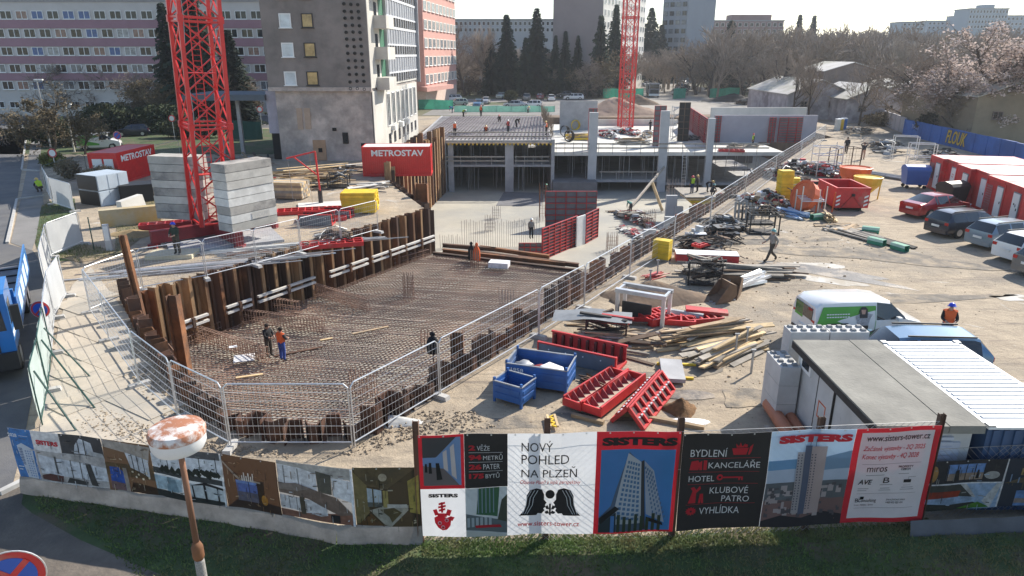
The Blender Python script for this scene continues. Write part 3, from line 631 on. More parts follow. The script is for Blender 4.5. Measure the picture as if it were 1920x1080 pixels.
RUST_K = mat('rust_dark', (0.075, 0.045, 0.032), 0.85, 0.35, 1.2, 0.1, objvar=0.3, stretch=(1, 1, 0.3), col2=(0.12, 0.06, 0.035))
WL0 = PIT[0]; WL1 = Vector((-5.9, 47.4))
rl = random.Random(3)
wl = pile_wall('sheet_pile_wall', 'long rusty sheet pile wall below the crane, ribs coloured sunlit orange, white walers', WL1, WL0, -3.3, lambda t, i: 0.25 + rl.choice((0, 0, .1)), 0.42, 0.34, [RUST_SUN, RUST_K, RUST_L])
dr = (WL1 - WL0); L = dr.length; dr.normalize(); nr = Vector((dr.y, -dr.x))
for i, (t0, t1) in enumerate(((0.07, 0.15), (0.20, 0.27), (0.29, 0.475), (0.53, 0.68), (0.70, 0.845), (0.855, 0.995))):
 mb = MB()
 for dz in (0, 0.3):
  a = WL0 + dr * L * t0 + nr * 0.62; b = WL0 + dr * L * t1 + nr * 0.62
  mb.beam((a.x, a.y, -1.95 + dz), (b.x, b.y, -1.95 + dz), 0.16, 0.11)
 o = mb.build('waler', mat('waler_white', (0.60, 0.58, 0.54), 0.7, 0.15, 1.5), wl); o.parent = wl; o.matrix_parent_inverse = (Matrix.Translation(wl.location) @ Matrix.Rotation(wl.rotation_euler.z, 4, 'Z')).inverted()
 mb = MB(); c = (a + b) / 2
 mb.cbox((c.x + nr.x * 0.1, c.y + nr.y * .1, -1.80), (0.14, 0.14, 0.5), rotz(math.atan2(dr.y, dr.x)))
 br = mb.build('waler_bracket', RUST_K, wl); br.matrix_parent_inverse = o.matrix_parent_inverse.copy()
near_pts = [PIT[0]] + PIT[:9:-1] + [RC]
for k, (a, b) in enumerate(zip(near_pts[:-1], near_pts[1:])):
 names = ['short rusty sheet piles at the left corner beside the mesh fence', 'stepped sheet piles left of the standing rebar corner', 'sheet piles at the lower left bend of the pit',
   'sheet piles near the lamp head at the pit edge', 'dark sheet piles behind the second near mesh panel', 'sheet piles at the nearest edge of the pit', 'sheet piles nearest the near right corner']
 pile_wall('sheet_pile_wall', names[min(k, 6)], b, a, -3.3, lambda t, i: 0.45 + rl.choice((0, 0.1, 0.2, 0.55, 0.3)), 0.55, 0.4, [RUST, RUST_L, RUST_K])
segs = [(17.6, 24.5, 'sheet piles behind the two nearest right mesh panels', 1.0), (24.5, 33, 'sheet piles beside the blue crates', 1.0), (33, 46, 'sheet piles beside the yellow panel stack', .8), (46, 66, 'sheet piles along the debris heaps', .5), (66, 89, 'sheet piles at the far end of the yard fence', 0.3)]
for y0, y1, lab, amp in segs:
 pile_wall('sheet_pile_wall', lab, (RL(y1), y1), (RL(y0), y0), -6.4 if y0 > 40 else -3.3, lambda t, i: 0.1 + (.35 + rl.choice((0, .1, .3, .5, .8))) * amp, 0.62, 0.4, [RUST, RUST_L, RUST_K, RUST_K], flip=False)
pile_wall('sheet_pile_wall', 'tall uneven sheet pile wall in front of the far red container', (-8.6, 86), (-11.0, 60), -6.4, lambda t, i: 0.9 + (1 - abs(t - .45)) * 0.9 + rl.uniform(-.9, .9), 0.75, 0.42, [RUST_SUN, RUST_L, RUST_K])
pile_wall('sheet_pile_wall', 'low dark sheet piles stepping down behind the long wall', (-11.0, 60), (-5.9, 47.6), -6.4, lambda t, i: -0.2 + rl.uniform(-.3, .5), 0.75, 0.42, [RUST_K, RUST])
def hpost(label, p, z0, z1, w=0.34, lean=(0, 0)):
 mb = MB(); a = Vector((0, 0, 0)); b = Vector((lean[0], lean[1], z1 - z0))
 mb.beam(a, b, w, 0.05); u = Vector((0, 1, 0)) * (w * 0.42)
 for s in (-1, 1): mb.beam(a + u * s * .0 + Vector((s * w / 2, 0, 0)), b + Vector((s * w / 2, 0, 0)), 0.05, w)
 o = mb.build('steel_post', RUST_L); o.location = (p[0], p[1], z0); return tag(o, label, 'steel post')
q = G(250, 600); hpost('leaning tall rusty steel profile at the left pit corner', (q.x + .1, q.y + .6), -1.0, HT(222, 448, q), 0.2, (-0.25, 0))
q = G(300, 590); hpost('rusty box pile standing proud of the long wall', (q.x + .5, q.y + .3), -3, .75, 0.42)
q = G(730, 420, 0); hpost('dark steel profile beside the yellow formwork stack', (-6.9, 52.6), -3, 1.0, 0.9)
q = G(812, 690, 0.5); hpost('dark steel post with jacket hung at right pit edge', (RL(22.6) - .6, 22.6), -3.2, 1.1, 0.4)
q = G(1150, 600, 0.3); hpost('short rusty profile standing by the right pit edge', (RL(25.6) - .2, 25.6), -3.2, 0.9, 0.35)
# ---------------- rebar mats (uncountable single bars)
def clip_line(p, d, poly):
 ts = []
 for i in range(len(poly)):
  a = Vector(poly[i]); b = Vector(poly[(i + 1) % len(poly)]); e = b - a; den = d.x * e.y - d.y * e.x
  if abs(den) < 1e-9: continue
  w = a - p; t = (w.x * e.y - w.y * e.x) / den; u = (w.x * d.y - w.y * d.x) / den
  if 0 <= u <= 1: ts.append(t)
 ts.sort(); return [(ts[i], ts[i + 1]) for i in range(0, len(ts) - 1, 2)]
def shrink(poly, s):
 c = sum((Vector(p) for p in poly), Vector((0, 0))) / len(poly); return [c + (Vector(p) - c) * s for p in poly]
matp = shrink(polyA, 0.955); U = Vector((0.52, 0.854)); Vv = Vector((0.9848, -0.1736))
rr = random.Random(11); mb = MB()
def bars(dirv, spacing, z, r, seg=5.0, wob=0.012, prob=1.0):
 nrm = Vector((-dirv.y, dirv.x)); k = -60
 for k in range(-int(30 / spacing), int(30 / spacing)):
  if rr.random() > prob: continue
  p = Vector((-4, 32)) + nrm * (k * spacing + rr.uniform(-.02, .02))
  for t0, t1 in clip_line(p, dirv, matp):
   n = max(1, int((t1 - t0) / seg)); pr = None; mb.mi(0 if rr.random() < .8 else 1)
   for i in range(n + 1):
    t = t0 + (t1 - t0) * i / n; q = p + dirv * t
    c = Vector((q.x + rr.uniform(-wob, wob), q.y + rr.uniform(-wob, wob), z + rr.uniform(-.015, .015)))
    if pr is not None: mb.beam(pr, c, r, r)
    pr = c
bars(U, 0.2, -2.86, 0.028); bars(Vv, 0.2, -2.834, 0.028)
o = mb.build('rebar_mat', [REBAR, REBAR_G], fix=False); tag(o, 'dense mat of rusty reinforcing bars over the near pit floor', 'rebar', kind='stuff')
mb = MB(); SPACER = mat('spacer_strip', (0.42, 0.34, 0.29), 0.8, 0.2, 2.0)
for k in range(13):
 p = Vector((-4, 32)) + U * (k * 1.95 - 14)
 for t0, t1 in clip_line(p, Vv, shrink(polyA, .93)):
  t = t0 + rr.uniform(0, 1.0)
  while t < t1 - 2.4:
   pr = None
   for i in range(9):
    q = p + Vv * (t + i * .28); c = Vector((q.x + .06 * math.sin(i * 2.1), q.y + .06 * math.sin(i * 2.1 + .4), -2.81))
    if pr is not None: mb.beam(pr, c, .035, .02)
    pr = c
   t += rr.uniform(2.6, 3.6)
tag(mb.build('spacer_strip', SPACER, fix=False), 'wavy pale spacer strips lying across the rebar mat', 'spacer', kind='stuff')
def starter(label, x, y, z, nx, ny, sx, sy, h, rz=0, m=REBAR, ties=True, rad=.02, name='starter_bars'):
 root = thing(name, label, 'rebar cage', (x, y, z), rz);
 for i in range(nx):
  for j in range(ny):
   if 0 < i < nx - 1 and 0 < j < ny - 1: continue
   mb = MB(); px = (i / (max(1, nx - 1)) - .5) * sx; py = (j / max(1, ny - 1) - .5) * sy if ny > 1 else 0
   mb.beam((px, py, -.25), (px + rr.uniform(-.03, .03), py + rr.uniform(-.03, .03), h * rr.uniform(.92, 1.03)), rad * 1.4, rad * 1.4); mb.build('bar', m, root, fix=False)
 if ties:
  for k in range(1, 4):
   mb = MB(); zz = h * k / 4.5; c = [(-sx / 2, -sy / 2), (sx / 2, -sy / 2), (sx / 2, sy / 2), (-sx / 2, sy / 2)]
   for a, b in zip(c, c[1:] + c[:1]): mb.beam((a[0], a[1], zz), (b[0], b[1], zz), rad, rad)
   mb.build('tie', m, root, fix=False)
 return root
def st_px(label, px, py, z, h_top, nx, ny, sx, sy, **k):
 q = G(px, py, z); h = HT(px, h_top, q) - z; return starter(label, q.x, q.y, z, nx, ny, sx, sy, h, **k)
st_px('column bars standing at the near right pit corner', 683, 745, -2.9, 690, 6, 2, 1.0, .35)
st_px('column bars standing in front of the jacketed post', 800, 650, -2.9, 618, 4, 2, .5, .3)
st_px('column bars standing upright near the pit fence mid-way', 950, 590, -2.9, 540, 6, 2, .8, .3, m=REBAR_G)
st_px('column bars in the middle of the rebar mat', 767, 555, -2.9, 512, 5, 3, .55, .55)
st_px('column bars among the planks at the far mat edge', 890, 500, -2.9, 470, 5, 3, .5, .5)
def cage(label, p, q, h=.75, w=.22, z=-2.85):
 root = thing('rebar_cage', label, 'rebar cage', (p.x, p.y, z), math.atan2(q.y - p.y, q.x - p.x)); L = (q - p).length
 mb = MB(); n = int(L / .17)
 for i in range(n + 1):
  x = L * i / n
  for s in (-w / 2, w / 2): mb.beam((x, s, 0), (x, s, h), .018, .018)
  mb.beam((x, -w / 2, h), (x, w / 2, h), .018, .018)
 mb.build('stirrup', REBAR, root, fix=False)['kind'] = 'stuff'
 for s in (-w / 2, w / 2):
  for zz in (.12, .4, h): mb = MB(); mb.beam((-.1, s, zz), (L + .1, s, zz), .026, .026); mb.build('long_bar', REBAR, root, fix=False)
cg = [((340, 628), (500, 680)), ((418, 600), (608, 625)), ((570, 548), (690, 585)), ((478, 578), (560, 590))]
for i, (a, b) in enumerate(cg):
 cage(['upright stirrup cage nearest the left pit corner', 'upright stirrup cage behind the two workers', 'upright stirrup cage in the middle left of the mat', 'short stirrup cage beside the long pile wall'][i], G(a[0], a[1], -2.85).xy, G(b[0], b[1], -2.85).xy)
for i, (a, b) in enumerate((((322, 655), (350, 690)), ((330, 655), (560, 545)), ((560, 545), (800, 478)))):
 cage(['edge cage curling round the left corner', 'edge cage along the foot of the long wall, near half', 'edge cage along the foot of the long wall, far half'][i], G(a[0], a[1], -2.85).xy, G(b[0], b[1], -2.85).xy, h=.42, w=.3)
def slabthing(name, label, cat, px, py, z, sx, sy, sz, m, rz=0, tilt=0):
 q = G(px, py, z); mb = MB(); mb.cbox((0, 0, sz / 2), (sx, sy, sz)); o = mb.build(name, m); o.location = q; o.rotation_euler = (tilt, 0, rz); return tag(o, label, cat)
FOIL = mat('white_foil', (0.75, 0.75, 0.76), 0.5, 0.2, 4.0)
slabthing('insulation_sheet', 'crumpled white sheet lying on the rebar by the workers', 'sheet', 458, 672, -2.8, .9, .6, .04, FOIL, .3, .15)
slabthing('paper_sheet', 'small white paper on the upright cage', 'paper', 437, 650, -2.3, .35, .25, .01, FOIL, .4)
slabthing('white_package', 'white wrapped package on blue pallet at the mat edge', 'package', 936, 500, -2.8, 1.3, .8, .35, FOIL, -.2)
for i, (px, py, L, rz, m) in enumerate(((468, 706, 1.1, .35, WOOD_Y), (612, 637, .6, .5, WOOD_Y), (695, 620, 1.9, .55, WOOD), (560, 660, 2.2, .5, RUST_K))):
 slabthing('plank', ['yellow plank near the left pit edge', 'small yellow plank behind the orange-vested worker', 'bundle-like brown board in the middle of the mat', 'dark steel strip lying beside the workers'][i], 'plank', px, py, -2.81, L, .14, .05, m, rz)
lab = ['rusty steel beam at far mat edge, frontmost', 'rusty steel beam second from the mat', 'rusty steel beam reaching the right fence', 'long brown beam behind the steel beams', 'short rusty beam behind the jacket pair']
for i, (a, b) in enumerate((((812, 478), (1075, 510)), ((830, 472), (1060, 498)), ((880, 474), (1085, 500)), ((900, 466), (1030, 484)), ((830, 462), (930, 470)))):
 p = G(a[0], a[1], -2.9); q = G(b[0], b[1], -2.9); mb = MB(); d = q - p
 for zz in (0.02, .26): mb.beam(Vector((0, 0, zz)), d + Vector((0, 0, zz)), .26, .03)
 mb.beam(Vector((0, 0, .14)), d + Vector((0, 0, .14)), .03, .22)
 o = mb.build('steel_beam', RUST_L if i % 2 else RUST_K); o.location = p + Vector((0, 0, -.05)); tag(o, lab[i], 'steel beam')
# ---------------- concrete structure
YF = 86.0
def fx(px, py=290): return AY(px, py, YF).x
def fz(py, px=950): return AY(px, py, YF).z
zD, zM = fz(263), fz(309); zRD, zRM = fz(285), fz(337)
XL, XC, XR = fx(838), fx(1036), fx(1447)
rootB = thing('concrete_structure', 'grey concrete frame with decks on columns beyond the pit', 'building shell', (0, YF, -6))
def cpart(name, a, b, m=CONC, par=rootB):
 mb = MB(); mb.box(a, b); o = mb.build(name, m, par, org=par.location); return o
cpart('deck_slab', (XL - 4, YF + .02, zD - .32), (XC, 121, zD)); cpart('floor_slab', (XL, YF, zM - .25), (XC, 110, zM));
cpart('deck_slab', (XC + .01, YF - .05, zRD - .45), (XR + 1.5, 121, zRD), CONC_L); cpart('floor_slab', (fx(1115), YF - .03, zRM - .3), (fx(1245), 108, zRM))
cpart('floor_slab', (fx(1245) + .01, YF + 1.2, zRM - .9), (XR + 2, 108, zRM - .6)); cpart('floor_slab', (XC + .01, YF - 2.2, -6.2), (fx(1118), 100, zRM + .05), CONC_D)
cpart('back_wall', (XL - 4, 110, -6.3), (XR + 6, 110.4, zRD - .5), CONC_D); cpart('side_wall', (XL - .5, YF + .1, -6.3), (XL - .1, 110, zD - .33)); cpart('side_wall', (XC - .15, YF - .1, -6.3), (XC + .25, 104, zD + .1))  # back wall darkened in colour to put shade into the interior
for px, wpx, ztop, zb in ((845, 10, zD - .33, -6), (955, 16, zD - .33, -6)):
 cpart('column', (fx(px - wpx / 2), YF - .04, zb), (fx(px + wpx / 2), YF + .6, ztop))
for px, w, topy in ((1111, 16, 211), (1243, 16, 208), (1330, 12, 222)):
 cpart('column', (fx(px - w / 2), YF - .08, -6), (fx(px + w / 2), YF + .5, fz(topy)), mat('concrete_column', (0.46, 0.47, 0.48), 0.9, 0.1, 1.0))
cpart('column', (fx(1252), YF + 6, zRD), (fx(1272), YF + 6.7, fz(236)), mat('concrete_column', (0.46, 0.47, 0.48)))
prop_me = MB().tube((0, 0, 0), (0, 0, 1.0), .035, 6).tube((0, 0, .98), (0, 0, 1.0), .09, 6).mesh('prop'); prop_me.materials.append(GALV_D)
for (x0, x1, z0, z1, cnt) in ((XL + .5, XC - .5, -6, zM - .26, 34), (XL + .5, XC - .5, zM, zD - .33, 30), (XC + .5, XR, zRM - .2, zRD - .46, 60), (fx(1118), fx(1240), -6, zRM - .31, 14)):
 for i in range(cnt):
  o = obj('prop', prop_me, None, rootB, loc=(rr.uniform(x0, x1), rr.uniform(.5, 9), z0 + 6)); o.scale = (1, 1, z1 - z0)
for i in range(26):
 x = XL + (XC - XL) * (i + .5) / 26; mb = MB(); mb.box((x - .1, YF - .35, zD - .55), (x + .1, YF + .3, zD - .34)); mb.build('formwork_girder', YELLOW, rootB, org=rootB.location)
for x0, x1, z, dy in ((XL, XC, zD - .36, .4),):
 cpart('edge_board', (x0, YF - dy - .02, z + .03), (x1, YF - .02, z + .08), WOOD)
def rail(x0, x1, z, y=YF - .12, n=4, off=(.5, 1.0)):
 for dz in off:
  mb = MB(); mb.box((x0, y - .02, z + dz - .08), (x1, y + .02, z + dz + .08)); mb.build('guard_board', WOOD_G, rootB, org=rootB.location)
 for i in range(n):
  x = x0 + (x1 - x0) * (i + .15) / n; mb = MB(); mb.box((x - .03, y + .021, z - .3), (x + .03, y + .07, z + 1.15)); mb.build('guard_post', GALV_D, rootB, org=rootB.location)
rail(fx(842), fx(1032), zD, YF - .4); rail(fx(830), fx(946), zM); rail(fx(965), fx(1030), zM); rail(fx(1040), fx(1105), zRD); rail(fx(1118), fx(1275), zRD, n=6); rail(fx(1336), fx(1440), zRD); rail(fx(1125), fx(1238), zRM, off=(1.0,)); rail(fx(1275), fx(1322), zRD, n=2)
mb = MB(); rr2 = random.Random(5)
for k in range(34):
 x = XL - 3.5 + (XC - XL + 3.4) * k / 34; mb.beam((x, YF + .5, zD + .12), (x + 1.5, 119.5, zD + .12), .12, .08)
for k in range(26):
 y = YF + .5 + 33 * k / 26; mb.beam((XL - 3.5, y, zD + .16), (XC - .2, y, zD + .16), .06, .05)
tag(mb.build('deck_rebar', mat('rebar_violet', (0.17, 0.14, 0.155), 0.8, 0.3, 0.5), fix=False), 'reinforcing bars laid out over the left upper deck', 'rebar', kind='stuff')
mb = MB()
for k in range(120):
 y = 87 + 33 * k / 120; mb.beam((XC - .05 + rr.uniform(-.15, .3), y, zD), (XC + rr.uniform(-.3, .4), y, zD + rr.uniform(1.6, 2.4)), .035, .035)
tag(mb.build('wall_starter_bars', mat('rebar_tan', (0.22, 0.16, 0.11), 0.8, 0.3, .5), fix=False), 'tall standing wall bars between the two upper decks', 'rebar', kind='stuff')
def cwall(label, a, b, z0, z1, t=.3, m=CONC, name='concrete_wall'):
 a = Vector((a[0], a[1], z0)); b = Vector((b[0], b[1], z0)); mb = MB(); mb.beam(Vector((0, 0, (z1 - z0) / 2)), b - a + Vector((0, 0, (z1 - z0) / 2)), t, z1 - z0); o = mb.build(name, m); o.location = a; return tag(o, label, 'wall')
q = AY(1050, 200, 112); q2 = AY(1120, 200, 112); cwall('grey concrete wall behind the cable coils on the deck', (q.x, 112), (q2.x, 112), zRD, AY(1085, 189, 112).z, .3)
VIO = mat('concrete_violet', (0.40, 0.38, 0.42), 0.85, 0.1, 0.6, col2=(0.34, 0.325, 0.36))
q = AY(1338, 240, 96); q2 = AY(1530, 240, 96); cwall('long violet-grey concrete wall at the right end of the deck', (q.x, 96), (q2.x, 96), zRD, AY(1400, 216, 96).z, .3, VIO)
q = AY(1330, 240, 104); q2 = AY(1508, 240, 104); cwall('pale concrete wall with starter bars behind the violet wall', (q.x, 104), (q2.x, 104), zRD, AY(1400, 204, 104).z + .2, .3, CONC_L)
q = AY(1120, 225, 119); q2 = AY(1270, 225, 119); cwall('low pale wall behind the second crane', (q.x, 119), (q2.x, 119), zRD, -.05, .3, CONC_L)
# ---------------- red frame formwork panels
def formwork(label, a, b, z0, h, bays=4, rows=9, m=RED_D, d=.14, face=CONC_D, side=-1, name='wall_formwork', cat='formwork', grp=None):
 a = Vector((a[0], a[1])); b = Vector((b[0], b[1])); L = (b - a).length; ang = math.atan2(b.y - a.y, b.x - a.x)
 root = thing(name, label, cat, (a.x, a.y, z0), ang, grp)
 mb = MB(); mb.box((0, -side * .02, 0), (L, side * .0, h)); mb.build('skin', face, root)
 for i in range(bays + 1):
  x = L * i / bays; mb = MB(); w = .07; y0, y1 = sorted((side * .001, side * d)); mb.box((max(0, x - w / 2), y0, 0), (min(L, x + w / 2), y1, h)); mb.build('stile', m, root)
 for j in range(rows + 1):
  z = h * j / rows; mb = MB(); y0, y1 = sorted((side * .002, side * (d - .012))); mb.box((.01, y0, max(.005, z - .035)), (L - .01, y1, min(h - .002, z + .035))); mb.build('cross_rib', m, root)
 return root
def fw_px(label, a, b, ztop_px, z, **k):
 p = G(a[0], a[1], z); q = G(b[0], b[1], z); h = HT(b[0], ztop_px, q) - z; return formwork(label, p.xy, q.xy, z, h, **k)
fw_px('tall red formwork panel nearest the steel beams', (1015, 488), (1080, 460), 404, -6, bays=6, rows=10)
p = G(1080, 463, -6); q = G(1096, 457, -6); cwall('white bare wall strip between the red formwork panels', p.xy, q.xy, -6, -6 + HT(1096, 402, q) + 6, .12, mat('white_panel', (0.75, 0.75, 0.73)))
fw_px('tall red formwork panel at the far end of the row', (1096, 457), (1119, 444), 390, -6, bays=2, rows=9)
fw_px('red formwork panel with platform behind the row', (1022, 425), (1117, 425), 358, -6, bays=5, rows=6)
fw_px('low red formwork frame at the near end of the row', (972, 488), (1016, 488), 455, -6, bays=4, rows=4)
fw_px('red wall formwork running along the right deck', (1333, 279), (1290, 240), 200, zRD, bays=4, rows=12, side=1)
y96 = 95.6
for l, x0, x1, yt, yb in (('narrow red formwork at left of the violet wall', 1337, 1348, 217, 270), ('narrow red formwork in front of the violet wall, right', 1436, 1448, 220, 285), ('wide dark red formwork at the right end of the deck', 1455, 1505, 220, 279)):
 p = AY(x0, yb, y96); q = AY(x1, yb, y96); formwork(l, (p.x, y96), (q.x, y96), zRD, AY(x0, yt, y96).z - zRD, bays=max(2, (x1 - x0) // 13), rows=10, side=-1)
cwall('pale end wall at the far right corner of the pit', (AY(1505, 240, 94).x, 94), (AY(1530, 240, 94).x, 94), -6, AY(1510, 216, 94).z, .3, VIO)
for l, x0, x1, yt, yb, Y in (('red column formwork around the left tall column', 1102, 1118, 203, 265, 88), ('red column formwork beside the right tall column', 1224, 1246, 198, 258, 92)):
 p = AY(x0, yb, Y); q = AY(x1, yb, Y); formwork(l, (p.x, Y), (q.x, Y), zRD, AY(x0, yt, Y).z - zRD, bays=2, rows=8, side=-1)
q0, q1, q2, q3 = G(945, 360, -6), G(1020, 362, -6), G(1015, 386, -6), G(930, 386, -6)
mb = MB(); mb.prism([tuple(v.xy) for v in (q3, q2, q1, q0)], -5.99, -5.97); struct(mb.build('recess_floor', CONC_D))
mb = MB()
for i in range(46):
 t = i / 45; p = lerp(G(826, 465, -6), G(1010, 462, -6), t); mb.beam((p.x, p.y, -6), (p.x + rr.uniform(-.05, .05), p.y, -6 + rr.uniform(1.0, 1.4) + (1.2 if i > 9 else 0)), .03, .03)
tag(mb.build('wall_starter_bars', REBAR_G, fix=False), 'row of thin wall bars behind the far edge of the rebar mat', 'rebar', kind='stuff')
st_px('column bars standing on the pale concrete floor, nearer', 919, 432, -6, 403, 6, 2, .9, .35, m=REBAR_G)
st_px('column bars standing on the pale concrete floor, farther', 931, 409, -6, 386, 5, 2, .8, .4, m=REBAR_G)
st_px('rust column cage between the red panels and the right fence', 1147, 470, -6, 437, 6, 3, .9, .9)
st_px('rust column cage in front of the dark opening', 1217, 428, -6, 394, 6, 3, 1.0, 1.0)
st_px('tall rusty wall cage left of the red platform', 1017, 410, -6, 345, 3, 6, .6, 2.4, m=RUST_L)
st_px('dark cage of bars on the dark raised floor', 1265, 365, -4.5, 335, 6, 4, 1.6, 1.2, m=REBAR_G)
for l, x0, x1, yt, yb in (('pale concrete wall stub nearest the fence', 1204, 1227, 430, 474), ('pale concrete column by the fence corner', 1244, 1265, 406, 440), ('ribbed concrete column in front of the yellow platform', 1246, 1266, 366, 418), ('short concrete block beside the ribbed column', 1264, 1278, 387, 420)):
 p = G(x0, yb, -6); q = G(x1, yb, -6); cwall(l, p.xy, q.xy, -6, HT(x0, yt, p), .4, mat('concrete_column', (0.46, 0.47, 0.48)), 'concrete_stub')
q = G(1330, 390, -3.4); root = thing('formwork_platform', 'yellow formwork platform carrying workers beside the fence', 'platform', (q.x, q.y, -6))
P0 = G(1285, 368, -2.9); P1 = G(1365, 362, -2.9)
mb = MB(); mb.box((P0.x, P0.y - .2, -3.05), (P1.x, P0.y + 5, -2.95)); mb.build('deck_board', WOOD_G, root, org=root.location)
for i in range(11):
 z = -3.2 - i * .22; ins = i * .28; mb = MB(); mb.box((P0.x + .2 + ins, P0.y - .1, z - .09), (P1.x - .1 - ins * .3, P0.y + 3, z + .09)); mb.build('girder', YELLOW if i % 3 else WOOD_Y, root, org=root.location)
mb = MB();
for x in (P0.x + 3, P1.x - 2): mb.box((x - .1, P0.y + 1, -6), (x + .1, P0.y + 1.2, -5.5))
mb.build('prop', GALV_D, root, org=root.location)
mb = MB(); a = G(1178, 395, -6); b = G(1245, 338, -4.6); mb.beam(Vector((0, 0, .1)), Vector((b.x - a.x, b.y - a.y, 3.2)), .18, .25); o = mb.build('timber_shore', WOOD_G); o.location = (a.x, a.y, -6); tag(o, 'long grey sloping shore under the lower slab edge', 'shore')
mb = MB(); a = G(1242, 397, -6); mb.beam(Vector((0, 0, .1)), Vector((-1.1, 1.0, 3.0)), .15, .3); o = mb.build('timber_shore', WOOD_Y); o.location = (a.x, a.y, -6); tag(o, 'yellow leaning girder beside the ribbed column', 'shore')
a = AY(1281, 336, YF - .6); mb = MB(); root = thing('ladder', 'aluminium ladder leaning up to the right deck', 'ladder', (a.x, YF - .9, zRM - .6)); hh = zRD + .6 - zRM + .4
for s in (-.25, .25): MB().beam((s, 0, 0), (s, .5, hh), .06, .08).build('rail', ALU, root)
for k in range(11): MB().beam((-.25, .5 * k / 11 + .03, hh * (k + .5) / 11), (.25, .5 * k / 11 + .03, hh * (k + .5) / 11), .04, .04).build('rung', ALU, root)
# ================================================================ FENCES AND BANNERS
def heras(label, a, b, h=2.0, foot=True, infill=None, group='mesh fence panels round the pit', name='mesh_fence', frame=GALV, wires=True):
 a = Vector((a.x, a.y, 0)); b = Vector((b.x, b.y, 0)); d = b - a; L = d.length
 root = thing(name, label, 'fence panel', a, math.atan2(d.y, d.x), group); r = .021; z0 = .12
 mb = MB(); e = .12; mb.path([(.04, 0, z0 - .08), (.04, 0, h - e), (.04 + e, 0, h), (L - .04 - e, 0, h), (L - .04, 0, h - e), (L - .04, 0, z0 - .08)], r, 6); mb.tube((.04, 0, z0 + .1), (L - .04, 0, z0 + .1), r, 6); mb.build('frame', frame, root, fix=False)
 if wires:
  mb = MB(); n = int(L / .14)
  for i in range(1, n): mb.beam((L * i / n, 0, z0 + .1), (L * i / n, 0, h - .01), .0045, .0045)
  for k in range(1, 7): zz = z0 + .1 + (h - z0 - .1) * k / 7; mb.beam((.04, .006, zz), (L - .04, .006, zz), .009, .009)
  o = mb.build('wire_mesh', frame, root, fix=False); o['kind'] = 'stuff'
 if infill:
  mb = MB(); nx = 8; vs = []
  for i in range(nx + 1):
   x = .05 + (L - .1) * i / nx
   for k in range(5): vs.append((x, .03 + .03 * math.sin(i * 1.4 + k * .8), z0 + (h - z0 - .03) * k / 4))
  mb.add(vs, [(i * 5 + k, i * 5 + 5 + k, i * 5 + 6 + k, i * 5 + k + 1) for i in range(nx) for k in range(4)]); mb.build('windbreak_sheet', infill, root, fix=False, smooth=True)
 if foot:
  M = MB(); M.cbox((L - .02, 0, .065), (.24, .72, .13), None, .9); M.build('concrete_foot', KERB, root)
 return root
lineR = [(664, 842), (825, 745), (1010, 633), (1095, 579), (1180, 522), (1262, 470), (1330, 427), (1395, 378), (1452, 334), (1500, 300), (1545, 264)]
labR = ['mesh panel leaning against piles at the near right corner', 'mesh panel beside the blue crates', 'mesh panel beside the dark tarpaulin', 'mesh panel beside the steel portal frame', 'mesh panel by the pink rod bundle', 'mesh panel by the yellow panel stack', 'mesh panel by the brown tarpaulin heap', 'mesh panel by the wooden pallet', 'mesh panel behind the yellow tower of panels', 'mesh panel by the aluminium scaffold', 'mesh panel at the far end of the yard']
for i in range(len(lineR) - 1):
 heras(labR[i], G(*lineR[i]), G(*lineR[i + 1]), 2.0)
lineL = [(664, 842), (432, 842), (335, 788), (262, 724), (205, 640), (170, 588), (268, 546), (388, 524), (482, 500), (565, 477), (640, 456), (710, 436)]
labL = ['mesh panel at the nearest edge of the pit', 'mesh panel right of the lamp head', 'mesh panel bending at the left pit corner', 'mesh panel along the walkway slabs', 'mesh panel at the top of the walkway', 'mesh panel in front of the tall leaning profile', 'mesh panel below the worker with blue helmet', 'mesh panel below the marked ballast stack', 'mesh panel right of the crane base', 'mesh panel in front of the red formwork stack', 'mesh panel ending by the dark steel profile']
for i in range(len(lineL) - 1): heras(labL[i], G(*lineL[i]), G(*lineL[i + 1]), 2.0)
STRIPE = mat('striped_tarp', (0.50, 0.51, 0.51), .7, .08, 1.0, trans=.2); PALEG = mat('pale_green_sheet', (0.50, 0.58, 0.54), .7, .1, 1.5, trans=.3); DG = paint('dark_green_metal', (.015, .06, .05), .5)
for lab, a, b, h, m, fr in (('pale green sheeted panel nearest the blue banner end', (80, 800), (92, 735), 1.9, PALEG, DG), ('pale green sheeted panel with leaning braces', (92, 735), (99, 665), 1.9, PALEG, DG), ('grey sheeted panel beside the blue lorry', (99, 665), (104, 598), 1.9, TARP, GALV), ('grey sheeted panel turned across the walkway', (104, 598), (126, 557), 2.0, TARP, GALV),
      ('grey sheeted panel behind the lorry bed', (88, 540), (98, 484), 1.9, TARP, GALV), ('striped grey tarp panel catching the crane shadow', (98, 484), (158, 458), 1.9, STRIPE, GALV), ('grey sheeted panel on the grass verge by the dark boxes', (100, 384), (141, 398), 2.0, TARP, GALV), ('grey sheeted panel at the kerb corner', (88, 360), (100, 384), 2.0, TARP, GALV), ('dark mesh panel left of the red container', (88, 358), (166, 332), 2.0, None, DG), ('dark mesh panel between the red container and crane', (292, 312), (340, 300), 2.0, None, GALV_D)):
 heras(lab, G(*a), G(*b), h, infill=m, group='sheeted panels along the road', frame=fr, wires=m is None)
q = G(98, 484); q2 = G(158, 458)
